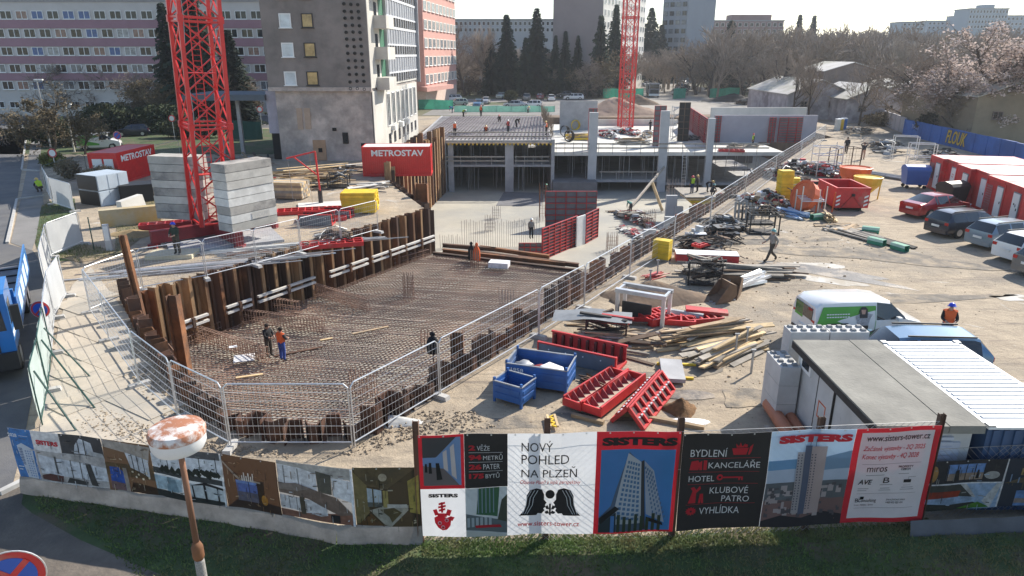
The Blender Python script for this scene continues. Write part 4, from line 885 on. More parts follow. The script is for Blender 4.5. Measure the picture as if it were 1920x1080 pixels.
for i, (a, b) in enumerate((((84, 640), (170, 708)), ((66, 672), (178, 766)), ((54, 762), (143, 808)), ((168, 408), (177, 470)))):
 p = G(*b); zt = 1.5; s = G(*(100, 690) if i == 0 else ((96, 715) if i == 1 else ((84, 780) if i == 2 else (177, 470))))
 mb = MB(); mb.tube((0, 0, .02), (s.x - p.x, s.y - p.y, zt if i < 3 else 1.9), .03, 6); o = mb.build('brace_tube', DG); o.location = p; tag(o, ['upper dark green brace propping the sheeted fence', 'middle dark green brace propping the sheeted fence', 'lower dark green brace near the rubble', 'upright dark green post beside the weeds'][i], 'brace')
CHAIN = mat('chain_link', (.30, .30, .30), .5, metal=.5)
FG = [G(46, 920), G(347, 963), G(520, 991), G(635, 1014), G(794, 1028), G(1262, 1017), G(1724, 993), G(2150, 968)]
def ipost(label, g, h):
 mb = MB(); mb.box((-.055, -.005, -.1), (.055, .005, h)); mb.box((-.065, -.06, -.1), (-.055, .06, h)); mb.box((.055, -.06, -.1), (.065, .06, h)); o = mb.build('fence_post', RUST_K); o.location = (g.x, g.y + .2, 0); return tag(o, label, 'post', 'rusty posts of the banner fence')
for px, py, pt, lab in ((788, 1027, 798, 'rusty I-section post at the left edge of the red-framed banner'), (1023, 1023, 793, 'rusty I-section post behind the two-heads emblem'), (1262, 1017, 789, 'rusty I-section post between the two large banners'), (1514, 1004, 783, 'rusty I-section post behind the sunset tower print'), (1730, 992, 773, 'rusty I-section post at the right end of the large banners')):
 g = G(px, py); ipost(lab, g, HT(px, pt, g))
for k in range(3):
 a, b = (FG[4], FG[5]) if k == 0 else ((FG[5], FG[6]) if k == 1 else (FG[6], FG[7])); h = 2.75 if k < 2 else 1.9; d = b - a; L = d.length
 root = thing('chain_link_fence', ['chain-link netting behind the left large banner', 'chain-link netting behind the right large banner', 'chain-link netting at the lower right'][k], 'fence', (a.x, a.y + (.12 if k < 2 else .34), 0), math.atan2(d.y, d.x)); mb = MB(); n = int(L / .16)
 for i in range(n + int(h / .16)):
  x = L * i / n;
  for s in (1, -1):
   x0, x1 = (x, x - h) if s > 0 else (x - h, x); p = [(x0, 0, h), (x1, 0, .05)] if s > 0 else [(x1, 0.004, .05), (x0, 0.004, h)]
   p = [(x, 0, .05), (x - h, 0, h)] if s > 0 else [(x - h, .004, .05), (x, .004, h)]
   (xa, _, za), (xb, _, zb) = p
   if max(xa, xb) > L:
    continue
   if min(xa, xb) < 0: continue
   mb.beam(p[0], p[1], .006, .006)
 mb.beam((0, 0, h), (L, 0, h), .01, .01); mb.beam((0, 0, h * .66), (L, 0, h * .66), .008, .008); mb.build('netting', CHAIN, root, fix=False)['kind'] = 'stuff'
PB_ = []
class Board:
 def __init__(s, name, label, ga, gb, z0, h, pxr, off=0.0, basecol=(.7, .7, .7), cat='banner', tr=.42):
  s.a = ga; d = gb - ga; s.L = math.hypot(d.x, d.y); s.ang = math.atan2(d.y, d.x); s.h = h; s.z0 = z0; s.px = pxr; s.tr = tr; s.pic = False
  s.root = thing(name, label, cat, (ga.x, ga.y - off, 0), s.ang)
  mb = MB(); n = 12; vs = []
  for i in range(n + 1): vs += [(s.L * i / n, 0, z0), (s.L * i / n, 0, z0 + h)]
  mb.add(vs, [(2 * i, 2 * i + 2, 2 * i + 3, 2 * i + 1) for i in range(n)]); mb.build('sheet', print_mat(basecol, tr), s.root, fix=False)
  e = MB()
  for i in range(int(s.L / .5) + 1): e.tube((min(s.L - .03, .03 + i * .5), -.004, z0 + h - .03), (min(s.L - .03, .03 + i * .5), -.010, z0 + h - .03), .018, 8)
  e.build('eyelet', GALV, s.root, fix=False)['kind'] = 'stuff'
 def P(s, x, y, lay):
  x0, y0, x1, y1 = s.px; return ((x - x0) / (x1 - x0) * s.L, -.0045 * lay, s.z0 + s.h * (1 - (y - y0) / (y1 - y0)))
 def poly(s, pts, col, lay=1, name='print_area'):
  mb = MB(); mb.add([s.P(x, y, lay) for x, y in pts], (tuple(range(len(pts))),)); return mb.build(name, print_mat(col, s.tr, s.pic and name == 'print_area'), s.root, fix=False)
 def rect(s, x0, y0, x1, y1, col, lay=1, name='print_area'): return s.poly([(x0, y1), (x1, y1), (x1, y0), (x0, y0)], col, lay, name)
 def rects(s, lst, col, lay=1, name='print_area'):
  mb = MB()
  for x0, y0, x1, y1 in lst: mb.add([s.P(x0, y1, lay), s.P(x1, y1, lay), s.P(x1, y0, lay), s.P(x0, y0, lay)], ((0, 1, 2, 3),))
  return mb.build(name, print_mat(col, s.tr, s.pic and name == 'print_area'), s.root, fix=False)
 def polys(s, lst, col, lay=1, name='print_area'):
  mb = MB()
  for pts in lst: mb.add([s.P(x, y, lay) for x, y in pts], (tuple(range(len(pts))),))
  return mb.build(name, print_mat(col, s.tr, s.pic and name == 'print_area'), s.root, fix=False)
 def disc(s, x, y, r, col, lay=2, ry=None, name='print_area'): return s.poly([(x + r * math.cos(t * .3927), y - (ry or r) * math.sin(t * .3927)) for t in range(16)], col, lay, name)
 def text(s, t, x0, y0, x1, y1, col, lay=3, bold=0.0, shear=0.0, name='lettering'):
  a = s.P(x0, y1, lay); b = s.P(x1, y0, lay); me = text_fit(t, b[0] - a[0], b[2] - a[2], bold=bold, shear=shear)
  return obj(name, me, print_mat(col, s.tr), s.root, loc=((a[0] + b[0]) / 2, a[1], (a[2] + b[2]) / 2), rot=(math.pi / 2, 0, 0))
WH = (.72, .73, .75); BK = (.018, .018, .02); RD = (.55, .02, .035); BL = (.03, .13, .36)
gA, gB = G(794, 1029), G(1258, 1019); h1 = HT(1020, 811, G(1020, 1024)) - .33
B = Board('banner', 'large white red and black tower advertising banner, left of the pair', gA, gB, .33, h1, (790, 813, 1260, 1004), .0, WH)
B.rect(790, 813, 871, 911, RD); B.rect(797, 817, 865, 904, (.10, .10, .11), 2); B.poly([(797, 904), (865, 904), (865, 817), (857, 817), (822, 850), (797, 852)], (.22, .36, .62), 3); B.poly([(797, 817), (856, 817), (820, 851), (797, 851)], (.075, .075, .08), 4); B.poly([(797, 904), (862, 904), (834, 872), (797, 866)], (.20, .17, .17), 4)
B.polys([[(833, 842), (840, 838), (842, 878), (834, 872)], [(846, 834), (853, 828), (857, 893), (848, 885)]], (.70, .62, .58), 5); B.polys([[(801, 862), (804, 862), (805, 878), (800, 878)], [(808, 860), (812, 860), (813, 880), (807, 880)], [(820, 861), (826, 861), (831, 892), (821, 893)]], BK, 6)
B.rect(871.5, 813, 949, 911, BK)
for i, (nn, tt, w1, x2) in enumerate((('2', 'VĚŽE', 12, 917), ('94', 'METRŮ', 23, 940), ('26', 'PATER', 23, 935), ('175', 'BYTŮ', 27, 934))):
 y = 833 + i * 17.0; B.text(nn, 879, y, 879 + w1, y + 9.5, RD, 3, bold=.05); B.text(tt, 879 + w1 + 3, y - (1.5 if i != 2 else 0), x2, y + 9.5, (.75, .75, .75), 3)
 if i < 3: B.rect(879, y + 13, 940, y + 13.6, (.7, .7, .7), 2)
B.text('SISTERS', 804, 920, 858, 927, BK, 3, bold=.06)
sh = [(813, 966), (824, 960), (836, 966), (845, 962), (843, 980), (836, 989), (828, 991), (820, 986), (814, 976)]
B.poly(sh, RD, 2, 'crest_shield'); B.polys([[(826, 936), (830, 936), (830, 956), (826, 956)], [(822, 938), (834, 935), (834, 939), (822, 942)], [(821, 944), (835, 941), (835, 945), (821, 948)], [(822, 950), (834, 947), (834, 951), (822, 954)], [(811, 951), (818, 949), (822, 960), (815, 962)], [(846, 951), (838, 949), (834, 960), (842, 962)], [(843, 962), (851, 964), (846, 972), (840, 966)], [(818, 957), (838, 957), (836, 964), (820, 964)]], RD, 3, 'crest_leaf')
for cx, cy in ((823, 976), (836, 970), (829, 984)): B.disc(cx, cy, 3.6, WH, 4, name='crest_ring'); B.disc(cx, cy, 2.4, RD, 5, name='crest_ring')
B.rect(871.5, 911.5, 948, 1004, (.36, .42, .45)); B.poly([(891, 960), (930, 966), (934, 911.5), (896, 911.5)], (.05, .14, .07), 2); B.rects([(894 + i * 7, 912, 896 + i * 7, 958) for i in range(5)], (.22, .30, .36), 3); B.poly([(871.5, 990), (948, 998), (948, 975), (905, 966), (871.5, 958)], (.13, .16, .17), 2); B.rects([(874 + i * 8, 966, 879 + i * 8, 984) for i in range(6)], (.45, .5, .52), 3); B.poly([(930, 972), (948, 976), (948, 925), (938, 935)], (.06, .07, .05), 3); B.polys([[(888, 981), (935, 981), (938, 986), (890, 986)]], RD, 4); B.poly([(871.5, 1004), (948, 1004), (948, 999), (871.5, 991)], (.5, .52, .5), 3)
for t, x1, y0 in (('NOVÝ', 1030, 825), ('POHLED', 1060, 851), ('NA PLZEŇ', 1075, 873)): B.text(t, 974, y0, x1, y0 + (17 if y0 > 830 and y0 < 860 else 20), BK, 3)
B.text('Objevte Plzeň z lepší perspektivy', 972, 898, 1082, 908, RD, 3, shear=.3)
hd1 = [(970, 966), (978, 958), (983, 944), (984, 928), (990, 918), (1002, 914), (1012, 917), (1016, 926), (1016, 936), (1021, 942), (1018, 946), (1019, 950), (1015, 953), (1017, 957), (1012, 963), (1005, 962), (1002, 966)]
B.poly(hd1, BK, 2, 'emblem_head'); B.poly([(2054 - x, y) for x, y in hd1][::-1], BK, 2, 'emblem_head')
for m_ in (0, 1):
 ln = []
 for k in range(3):
  for (xa, ya), (xb, yb) in (((1004 - k * 6, 918), (996 - k * 6, 932)), ((996 - k * 6, 932), (994 - k * 6, 946)), ((994 - k * 6, 946), (984 - k * 4, 963))):
   q4 = [(xa, ya), (xa + 1.1, ya), (xb + 1.1, yb), (xb, yb)]; ln.append(q4 if not m_ else [(2054 - x, y) for x, y in q4][::-1])
 B.polys(ln, WH, 3, 'emblem_line')
B.disc(1027, 926, 8.5, BK, 2, name='emblem_disc'); B.rect(1025.5, 944, 1029, 966, BK, 2, 'emblem_stem'); B.polys([[(1018, 950), (1023, 947), (1026, 955), (1021, 955)], [(1038, 950), (1032, 947), (1029, 955), (1034, 955)], [(1017, 960), (1023, 957), (1026, 963), (1020, 964)], [(1038, 960), (1031, 957), (1028, 963), (1034, 964)]], BK, 2, 'emblem_leaf')
B.text('www.sisters-tower.cz', 967, 978, 1082, 987, RD, 3, bold=.008)
B.rect(1109, 813, 1260, 1004, RD, 1); B.text('SISTERS', 1119, 823, 1255, 838, BK, 3, bold=.07)
B.rect(1118, 845, 1253, 1000, (.06, .24, .55), 2, 'tower_picture'); B.poly([(1113 + 5, 972), (1140, 950), (1170, 850), (1186, 866), (1200, 1000), (1118, 1000)], (.10, .15, .22), 3); B.poly([(1148, 950), (1168, 852), (1192, 868), (1203, 985), (1150, 985)], (.52, .55, .58), 4); B.poly([(1192, 867), (1197, 864), (1207, 998), (1199, 998)], (.05, .055, .06), 5); B.poly([(1198, 866), (1216, 884), (1242, 985), (1207, 968)], (.40, .44, .5), 4)
wl_ = []
for r_ in range(13):
 for c_ in range(5):
  t = r_ / 13; xa = 1167 - 19 * t + c_ * (4.6 + 5 * t) + 1; y = 866 + r_ * 8.6 + c_ * 1.2; wl_.append((xa, y, xa + 3.1 + 3 * t, y + 5.2))
B.rects(wl_, (.10, .20, .34), 6, 'tower_windows')
B.rects([(1199 + t_ * 1.9 + c_ * (4 + t_ * .35), 876 + t_ * 8.5 + c_ * 3, 1201.5 + t_ * 1.9 + c_ * (4 + t_ * .35), 881 + t_ * 8.5 + c_ * 3) for t_ in range(11) for c_ in range(4)], (.10, .18, .30), 6, 'tower_windows')
B.polys([[(1118, 972), (1148, 950), (1156, 955), (1120, 984)], [(1207, 972), (1238, 984), (1240, 990), (1207, 980)]], BK, 7); B.poly([(1118, 1000), (1118, 985), (1150, 962), (1150, 1000)], (.03, .05, .06), 6); B.rects([(1152 + i * 11, 966 + (i % 3) * 4, 1158 + i * 11, 1000) for i in range(8)], (.04, .06, .035), 7); B.rects([(1140, 968, 1147, 1000)], (.08, .22, .5), 7)
gA, gB = G(1264, 1014), G(1722, 994); h2 = HT(1500, 799, G(1500, 1004)) - .3
B = Board('banner', 'large tower advertising banner with black list panel, right of the pair', gA, gB, .3, h2, (1265, 805, 1738, 992), .0, WH)
def sx(x, y): return x
B.rect(1265, 805, 1423, 992, BK, 1)
tx = (.75, .75, .75)
B.text('BYDLENÍ', 1281, 832, 1346, 849, tx, 3); B.text('KANCELÁŘE', 1315, 856, 1408, 871, tx, 3); B.text('HOTEL', 1281, 885, 1328, 896, tx, 3); B.text('KLUBOVÉ', 1322, 905, 1392, 921, tx, 3); B.text('PATRO', 1346, 926, 1396, 938, tx, 3); B.text('VYHLÍDKA', 1306, 945, 1381, 962, tx, 3)
for y in (852, 878, 901, 941): B.rect(1280, y, 1408, y + .5, RD, 2)
B.polys([[(1354, 833), (1384, 833), (1381, 846), (1358, 846)], [(1362, 832), (1360, 824), (1366, 830), (1368, 822), (1372, 830), (1377, 824), (1376, 832)], [(1384, 846), (1386, 832), (1392, 826), (1390, 840), (1387, 846)]], RD, 3, 'icon_bowl'); B.disc(1379, 829, 3, RD, 3)
B.polys([[(1281, 874), (1284, 858), (1296, 856), (1300, 864), (1297, 874)], [(1298, 860), (1303, 857), (1304, 874), (1299, 874)], [(1306, 856), (1312, 856), (1312, 874), (1306, 874)]], RD, 3, 'icon_desk')
B.rects([(1344, 888, 1380, 891), (1372, 891, 1375, 895), (1377, 891, 1380, 895)], RD, 3, 'icon_key'); B.disc(1338, 889, 6, RD, 3); B.disc(1338, 889, 2.5, BK, 4)
B.polys([[(1283, 938), (1290, 914), (1286, 908), (1292, 906), (1297, 912), (1303, 904), (1305, 910), (1297, 918), (1297, 938)], [(1302, 939), (1304, 920), (1310, 920), (1312, 939), (1308, 939), (1307, 930), (1306, 939)]], RD, 3, 'icon_figures')
B.poly([(1290 + (8 if k % 2 else 11) * math.cos(k * .2618), 954 - (6 if k % 2 else 8.5) * math.sin(k * .2618)) for k in range(24)], RD, 3, 'icon_sun'); B.disc(1290, 954, 2, BK, 4)
B.rect(1423.5, 805, 1578, 992, (.42, .56, .70), 1, 'sunset_picture'); B.rect(1423.5, 860, 1578, 878, (.15, .30, .46), 2); B.rect(1423.5, 878, 1578, 905, (.42, .47, .55), 2); B.poly([(1510, 862), (1578, 846), (1578, 880), (1500, 884)], (.20, .31, .43), 3); B.rect(1423.5, 903, 1578, 940, (.12, .13, .14), 3); B.rect(1423.5, 938, 1578, 992, (.20, .12, .11), 3); B.poly([(1423.5, 992), (1578, 992), (1578, 972), (1540, 965), (1500, 975), (1460, 968), (1423.5, 980)], (.03, .028, .035), 4)
rb = random.Random(9); B.rects([(x, y, x + rb.uniform(5, 14), y + rb.uniform(5, 14)) for x, y in [(rb.uniform(1426, 1560), rb.uniform(908, 962)) for _ in range(46)]], (.42, .36, .36), 5, 'skyline_block')['kind'] = 'stuff'; B.rects([(x, y, x + rb.uniform(3, 8), y + rb.uniform(3, 8)) for x, y in [(rb.uniform(1426, 1568), rb.uniform(905, 968)) for _ in range(60)]], (.10, .09, .10), 6, 'skyline_block')['kind'] = 'stuff'
B.rect(1477, 846, 1504, 964, (.42, .38, .38), 7, 'tower'); B.rect(1500, 836, 1530, 966, (.46, .36, .34), 8, 'tower'); B.rect(1490, 834, 1502, 966, (.10, .12, .18), 9, 'tower'); B.rects([(1478 + (i % 4) * 3 + (22 if i % 2 else 0), 850 + (i // 4) * 5.2, 1480 + (i % 4) * 3 + (22 if i % 2 else 0), 852.5 + (i // 4) * 5.2) for i in range(84)], (.07, .08, .12), 10, 'tower_windows'); B.rects([(1498, 818, 1499, 836), (1508, 822, 1509, 836)], (.08, .1, .15), 9)
B.text('SISTERS', 1437, 812, 1572, 827, RD, 11, bold=.07)
B.rect(1578.5, 805, 1738, 992, RD, 1); B.rect(1590, 813, 1727, 983, (.74, .745, .76), 2, 'white_panel')
B.text('www.sisters-tower.cz', 1600, 818, 1720, 829, BK, 4, bold=.006); B.text('Začátek výstavby - 2Q 2025', 1597, 838, 1715, 850, RD, 4, shear=.3); B.text('Konec výstavby - 4Q 2028', 1597, 854, 1705, 866, RD, 4, shear=.3)
for y in (873, 932, 962): B.rect(1600, y, 1712, y + .5, (.2, .2, .2), 3)
B.text('mıros', 1610, 879, 1648, 888, BK, 4); B.text('PROPERTY', 1670, 878, 1698, 882, BK, 4, bold=.01); B.text('CZECH', 1675, 883, 1693, 887, BK, 4, bold=.02); B.text('AVE', 1598, 903, 1624, 913, BK, 4, bold=.02, shear=.2); B.text('B', 1645, 900, 1657, 911, BK, 4); B.rect(1684, 905, 1698, 911, BK, 4); B.rects([(1684, 916, 1698, 916.6), (1692, 900, 1692.6, 905), (1692, 900, 1706, 900.6)], (.2, .2, .2), 4)
for x0, x1, y in ((1610, 1645, 894), (1672, 1692, 893), (1640, 1664, 914), (1600, 1620, 921), (1600, 1617, 925), (1642, 1660, 921), (1640, 1662, 925), (1682, 1704, 920), (1680, 1706, 924)): B.rect(x0, y, x1, y + 1.3, (.35, .35, .36), 3, 'small_print')
B.text('Consulting', 1606, 943, 1640, 952, BK, 4); B.text('B', 1600, 942, 1606, 950, BK, 4); B.rect(1608, 938, 1615, 944, BK, 5); B.text('Invest - Reality - Správa', 1600, 954, 1636, 958, BK, 4); B.text('ZÁKAZNICKÁ LINKA', 1658, 943, 1694, 947, BK, 4); B.text('+420 602 020 104', 1658, 949, 1690, 953, BK, 4)
GX = [(46, 920), (347, 963), (520, 991), (635, 1014), (794, 1015)]; TX = [(24, 796), (280, 824), (420, 845), (527, 861), (652, 874), (791, 874)]
def gy(x, tab):
 for (xa, ya), (xb, yb) in zip(tab[:-1], tab[1:]):
  if x <= xb: return ya + (yb - ya) * (x - xa) / (xb - xa)
 return tab[-1][1]
def strip(label, x0, x1, base, xt0=None, xt1=None):
 ga, gb = G(x0, gy(x0, GX)), G(x1, gy(x1, GX)); xm0 = xt0 if xt0 is not None else x0; h = (HT(xm0, gy(xm0, TX), ga) + HT(x1, gy(x1, TX), gb)) / 2
 z0 = .42; B = Board('picture_banner', label, ga, gb, z0, h - z0, (0, 0, 100, 100), 0.0, base, tr=.22); B.pic = True
 PB_.append(B); return B
SKIRT = mat('grey_skirt', (.27, .25, .23), .8, .3, 2.0, .3, 20, trans=.15, col2=(.18, .165, .15), mixlo=.5, mixhi=.7)
def skirt(label, ga, gb, h, m, off=.03):
 d = gb - ga; L = d.length; root = thing('fence_skirt', label, 'tarp', (ga.x, ga.y - off, 0), math.atan2(d.y, d.x)); mb = MB(); n = max(4, int(L / .35)); vs = []
 for i in range(n + 1):
  x = L * i / n
  for k in range(4): vs.append((x, -.02 * math.sin(i * 1.9 + k) - .03 * (3 - k), h * k / 3 + .004))
 mb.add(vs, [(i * 4 + k, i * 4 + 4 + k, i * 4 + 5 + k, i * 4 + k + 1) for i in range(n) for k in range(3)]); mb.build('cloth', m, root, fix=False, smooth=True)
for i in range(4): skirt(['grey cloth skirt under the blue and living-room prints', 'grey cloth skirt under the terrace print', 'grey cloth skirt under the sofa print', 'grey cloth skirt under the bedroom print'][i], G(*GX[i]), G(*GX[i + 1]), .44, SKIRT)
WW = (.66, .68, .71)
B = strip('picture banner with white tower on blue and bright living room', 46, 215, (.45, .44, .43), 24)
B.rect(0, 0, 25, 100, (.05, .19, .47), 1); B.poly([(10, 100), (22, 100), (23, 38), (12, 28), (6, 34)], (.62, .66, .72), 2, 'tower'); B.rects([(7.5 + (i % 2) * .6, 38 + i * 3.2, 11.5, 39.6 + i * 3.2) for i in range(11)], (.06, .12, .25), 3); B.rects([(14 + (i % 3) * 2.6, 42 + (i // 3) * 5, 15.4 + (i % 3) * 2.6, 44.5 + (i // 3) * 5) for i in range(33)], (.22, .33, .52), 3); B.text('2028', -1, 10, 9, 17, WH, 2, bold=.03); B.rect(11, 13, 21, 13.8, WH, 2); B.rects([(2, 76, 8, 78), (2, 82, 6, 84)], WH, 2)
B.rect(25.5, 0, 55, 38, (.66, .66, .66), 1); B.text('SISTERS', 29, 17, 53, 26, RD, 2, bold=.06); B.rect(55.5, 0, 100, 38, (.06, .06, .065), 1); B.poly([(68, 36), (90, 36), (88, 12), (76, 6), (70, 20)], WW, 2); B.rects([(73, 12, 74, 34), (80, 8, 81, 36)], BK, 3); B.poly([(82, 36), (100, 38), (99, 30), (86, 28)], (.55, .55, .54), 3)
B.rect(25.5, 38, 100, 100, (.42, .41, .40), 1); B.poly([(28, 46), (100, 58), (100, 86), (28, 84)], WW, 2); B.rects([(62, 50, 63, 86), (72, 52, 73, 86), (46, 46, 48, 80)], (.12, .12, .12), 3); B.poly([(78, 53), (84, 54), (88, 98), (81, 96)], (.07, .065, .06), 3); B.poly([(28, 96), (50, 98), (52, 84), (38, 82), (28, 88)], (.12, .05, .04), 3); B.poly([(54, 98), (76, 99), (78, 90), (58, 86)], (.05, .05, .045), 3); B.rect(25.5, 97, 100, 100, (.6, .58, .56), 4)
B = strip('picture banner with warm dining room and deep blue window', 215, 304, (.085, .052, .03))
B.poly([(0, 0), (100, 4), (92, 36), (55, 22), (0, 14)], (.42, .37, .32), 1); B.poly([(46, 20), (92, 30), (90, 66), (74, 58), (52, 50)], WW, 2); B.rects([(58, 22, 59.5, 56), (68, 24, 69.5, 58), (80, 27, 81.5, 62)], BK, 3); B.rect(0, 44, 100, 70, (.13, .08, .035), 1); B.poly([(6, 96), (34, 98), (34, 60), (26, 52), (8, 52)], (.03, .10, .42), 2); B.poly([(6, 96), (34, 98), (34, 84), (6, 80)], (.20, .12, .12), 3); B.rect(34, 52, 42, 100, (.35, .30, .26), 2); B.poly([(42, 100), (100, 100), (100, 84), (50, 80)], (.05, .025, .012), 2)
for x, y in ((54, 58), (66, 62), (84, 57), (60, 68), (74, 70), (88, 66)): B.disc(x, y, 2.2, (.8, .7, .5), 3)
B = strip('picture banner with black glazed terrace and plants', 304, 433, (.35, .40, .44))
B.rect(0, 0, 100, 14, (.10, .10, .105), 1); B.rect(0, 14, 100, 40, WW, 1); B.rects([(22, 10, 23, 38), (46, 12, 47, 40), (68, 12, 69, 40), (90, 10, 91, 38)], BK, 2); B.poly([(0, 52), (100, 62), (100, 52), (0, 40)], (.05, .055, .055), 2)
rp = random.Random(6); B.polys([[(x, y), (x + 4, y - rp.uniform(4, 9)), (x + 8, y - 1), (x + 5, y + 5)] for x, y in [(rp.uniform(8, 92), rp.uniform(38, 48)) for _ in range(34)]], (.018, .024, .018), 3, 'plants'); B.poly([(0, 84), (0, 56), (40, 60), (38, 84)], (.40, .52, .58), 2); B.poly([(16, 86), (34, 86), (30, 58), (18, 57)], (.22, .32, .37), 3); B.poly([(44, 90), (100, 92), (100, 66), (46, 62)], (.5, .54, .55), 2); B.polys([[(52, 66), (72, 58), (98, 66), (98, 70), (72, 63)], [(54, 66), (56, 66), (57, 92), (55, 92)], [(70, 62), (73, 62), (74, 96), (71, 96)], [(88, 66), (90, 66), (91, 92), (89, 92)]], BK, 4); B.poly([(0, 100), (100, 100), (100, 92), (40, 88), (0, 84)], (.025, .03, .028), 3); B.rect(97.5, 0, 100, 100, (.7, .7, .7), 5)
B = strip('picture banner with brown room and chandelier over a blue window', 433, 534, (.075, .04, .022))
B.poly([(0, 100), (100, 100), (100, 84), (62, 78), (20, 82)], (.045, .022, .014), 1); B.rect(22, 44, 60, 84, (.12, .17, .42), 1); B.rect(22, 66, 60, 84, (.14, .13, .17), 2); B.rects([(22, 44, 60, 50)], (.20, .30, .60), 2); B.poly([(60, 42), (74, 40), (72, 84), (60, 84)], (.05, .025, .015), 1); B.disc(72, 76, 6, (.5, .22, .03), 2, 10); B.polys([[(0, 10), (30, 40), (68, 42), (68, 45), (28, 44), (0, 14)]], (.45, .36, .28), 3); B.polys([[(34 + i * 4, 34 - (i % 2) * 6), (36 + i * 4, 34 - (i % 2) * 6), (36 + i * 4, 44), (34 + i * 4, 44)] for i in range(6)], (.75, .70, .65), 4, 'chandelier'); B.rect(45, 44, 46, 80, BK, 4)
B = strip('picture banner with grey sofas in a white living room', 534, 672, (.42, .40, .38))
B.poly([(0, 52), (0, 6), (52, 10), (52, 50)], WW, 1); B.rects([(8, 8, 9.5, 50), (27, 10, 28.5, 50)], (.25, .25, .25), 2); B.poly([(0, 0), (100, 0), (100, 20), (60, 18), (30, 8), (0, 6)], (.40, .39, .37), 2); B.poly([(52, 10), (72, 14), (72, 48), (54, 46)], (.10, .095, .075), 3); B.poly([(72, 18), (100, 22), (100, 60), (74, 50)], WW, 2); B.poly([(0, 38), (36, 40), (78, 52), (98, 80), (80, 84), (40, 62), (0, 56)], (.17, .125, .10), 4); B.poly([(0, 40), (24, 36), (44, 42), (26, 50), (0, 50)], (.25, .20, .17), 5); B.poly([(0, 84), (0, 60), (64, 66), (64, 92)], (.55, .56, .58), 3); B.rects([(12, 60, 13, 84), (22, 62, 23, 86)], (.2, .2, .2), 4); B.rect(27, 60, 34, 92, (.09, .07, .045), 5); B.poly([(0, 100), (100, 100), (98, 78), (60, 84), (30, 90), (0, 86)], (.20, .10, .07), 3); B.rect(68, 84, 80, 98, BK, 5); B.rect(97, 0, 100, 100, (.72, .74, .77), 6)
B = strip('picture banner with bed, globe lamp and olive curtains', 672, 792, (.035, .027, .015))
B.poly([(0, 0), (96, 0), (50, 36), (12, 30)], (.11, .08, .04), 1); B.poly([(0, 6), (20, 30), (22, 76), (6, 96), (0, 96)], (.20, .155, .065), 2); B.poly([(20, 66), (20, 34), (42, 38), (42, 66)], (.42, .48, .52), 3); B.poly([(20, 66), (42, 66), (42, 58), (20, 58)], (.10, .11, .10), 4); B.rects([(28, 34, 30, 66)], (.09, .07, .03), 5); B.rect(44, 38, 52, 66, (.32, .26, .09), 4); B.poly([(82, 22), (99, 12), (99, 78), (84, 74)], (.30, .25, .06), 3); B.disc(45, 16, 6.5, (.45, .38, .27), 4); B.poly([(22, 72), (52, 62), (82, 62), (82, 70), (54, 100), (44, 96)], (.36, .34, .28), 3); B.poly([(38, 70), (60, 66), (72, 74), (56, 92), (52, 82)], (.10, .075, .03), 4); B.poly([(0, 100), (44, 100), (24, 78)], (.12, .06, .02), 3); B.rect(50, 60, 80, 66, (.5, .48, .44), 5)
gA, gB = G(1716, 990), G(1868, 983); hR = HT(1760, 864, G(1760, 988)) - .35
B = Board('picture_banner', 'picture banner with two silhouettes and a terrace lawn, lower right', gA + Vector((0, .18, 0)), gB + Vector((0, .18, 0)), .35, hR, (0, 0, 100, 100), 0, (.12, .14, .17)); B.pic = True; PB_.append(B)
B.rect(0, 0, 100, 46, (.03, .032, .04), 1); B.rect(30, 8, 76, 40, (.16, .30, .60), 2); B.rect(30, 26, 76, 40, (.34, .26, .20), 3); B.rects([(30 + i * 11.2, 8, 31 + i * 11.2, 42) for i in range(5)], BK, 4); B.polys([[(38, 40), (40, 20), (44, 18), (46, 40)], [(66, 38), (67, 20), (69, 20), (70, 38)]], BK, 5); B.disc(14, 26, 5, (.4, .22, .07), 2, 16); B.disc(86, 32, 9, (.42, .42, .40), 2, 8); B.rect(0, 46, 100, 48.5, (.75, .75, .76), 3)
B.rect(0, 49, 100, 100, (.32, .45, .62), 1); B.poly([(0, 49), (50, 49), (70, 76), (40, 72), (0, 76)], (.05, .055, .05), 2); B.polys([[(4, 62), (52, 62), (50, 74), (4, 76)]], (.28, .035, .015), 3); B.poly([(50, 49), (58, 49), (72, 76), (68, 76)], (.5, .5, .48), 3); B.poly([(0, 100), (60, 100), (88, 96), (70, 86), (40, 90), (0, 84)], (.03, .035, .028), 2); B.poly([(50, 98), (92, 98), (76, 86)], (.07, .22, .025), 3); B.poly([(94, 49), (100, 49), (92, 100), (80, 84)], (.55, .56, .55), 4)
gA, gB = G(1868, 983), G(2090, 972); B = Board('picture_banner', 'dark blue picture banner at the right picture edge', gA + Vector((0, .18, 0)), gB + Vector((0, .18, 0)), .35, hR, (0, 0, 100, 100), 0, (.03, .04, .06)); B.pic = True; PB_.append(B)
B.rect(0, 0, 1.5, 100, (.7, .7, .7), 2); B.poly([(2, 50), (40, 22), (100, 20), (100, 50)], (.12, .10, .06), 1); B.rects([(14, 20, 30, 34), (32, 18, 60, 30)], (.40, .30, .12), 2); B.rect(14, 66, 60, 98, (.14, .28, .55), 2); B.rect(14, 82, 60, 92, (.3, .25, .22), 3); B.polys([[(26, 98), (28, 78), (31, 78), (33, 98)]], BK, 4)
skirt('dark grey cloth skirt under the lower right banners', G(1700, 1000), G(2100, 984), .36, mat('dark_skirt', (.09, .095, .11), .7, .2, 2.0))
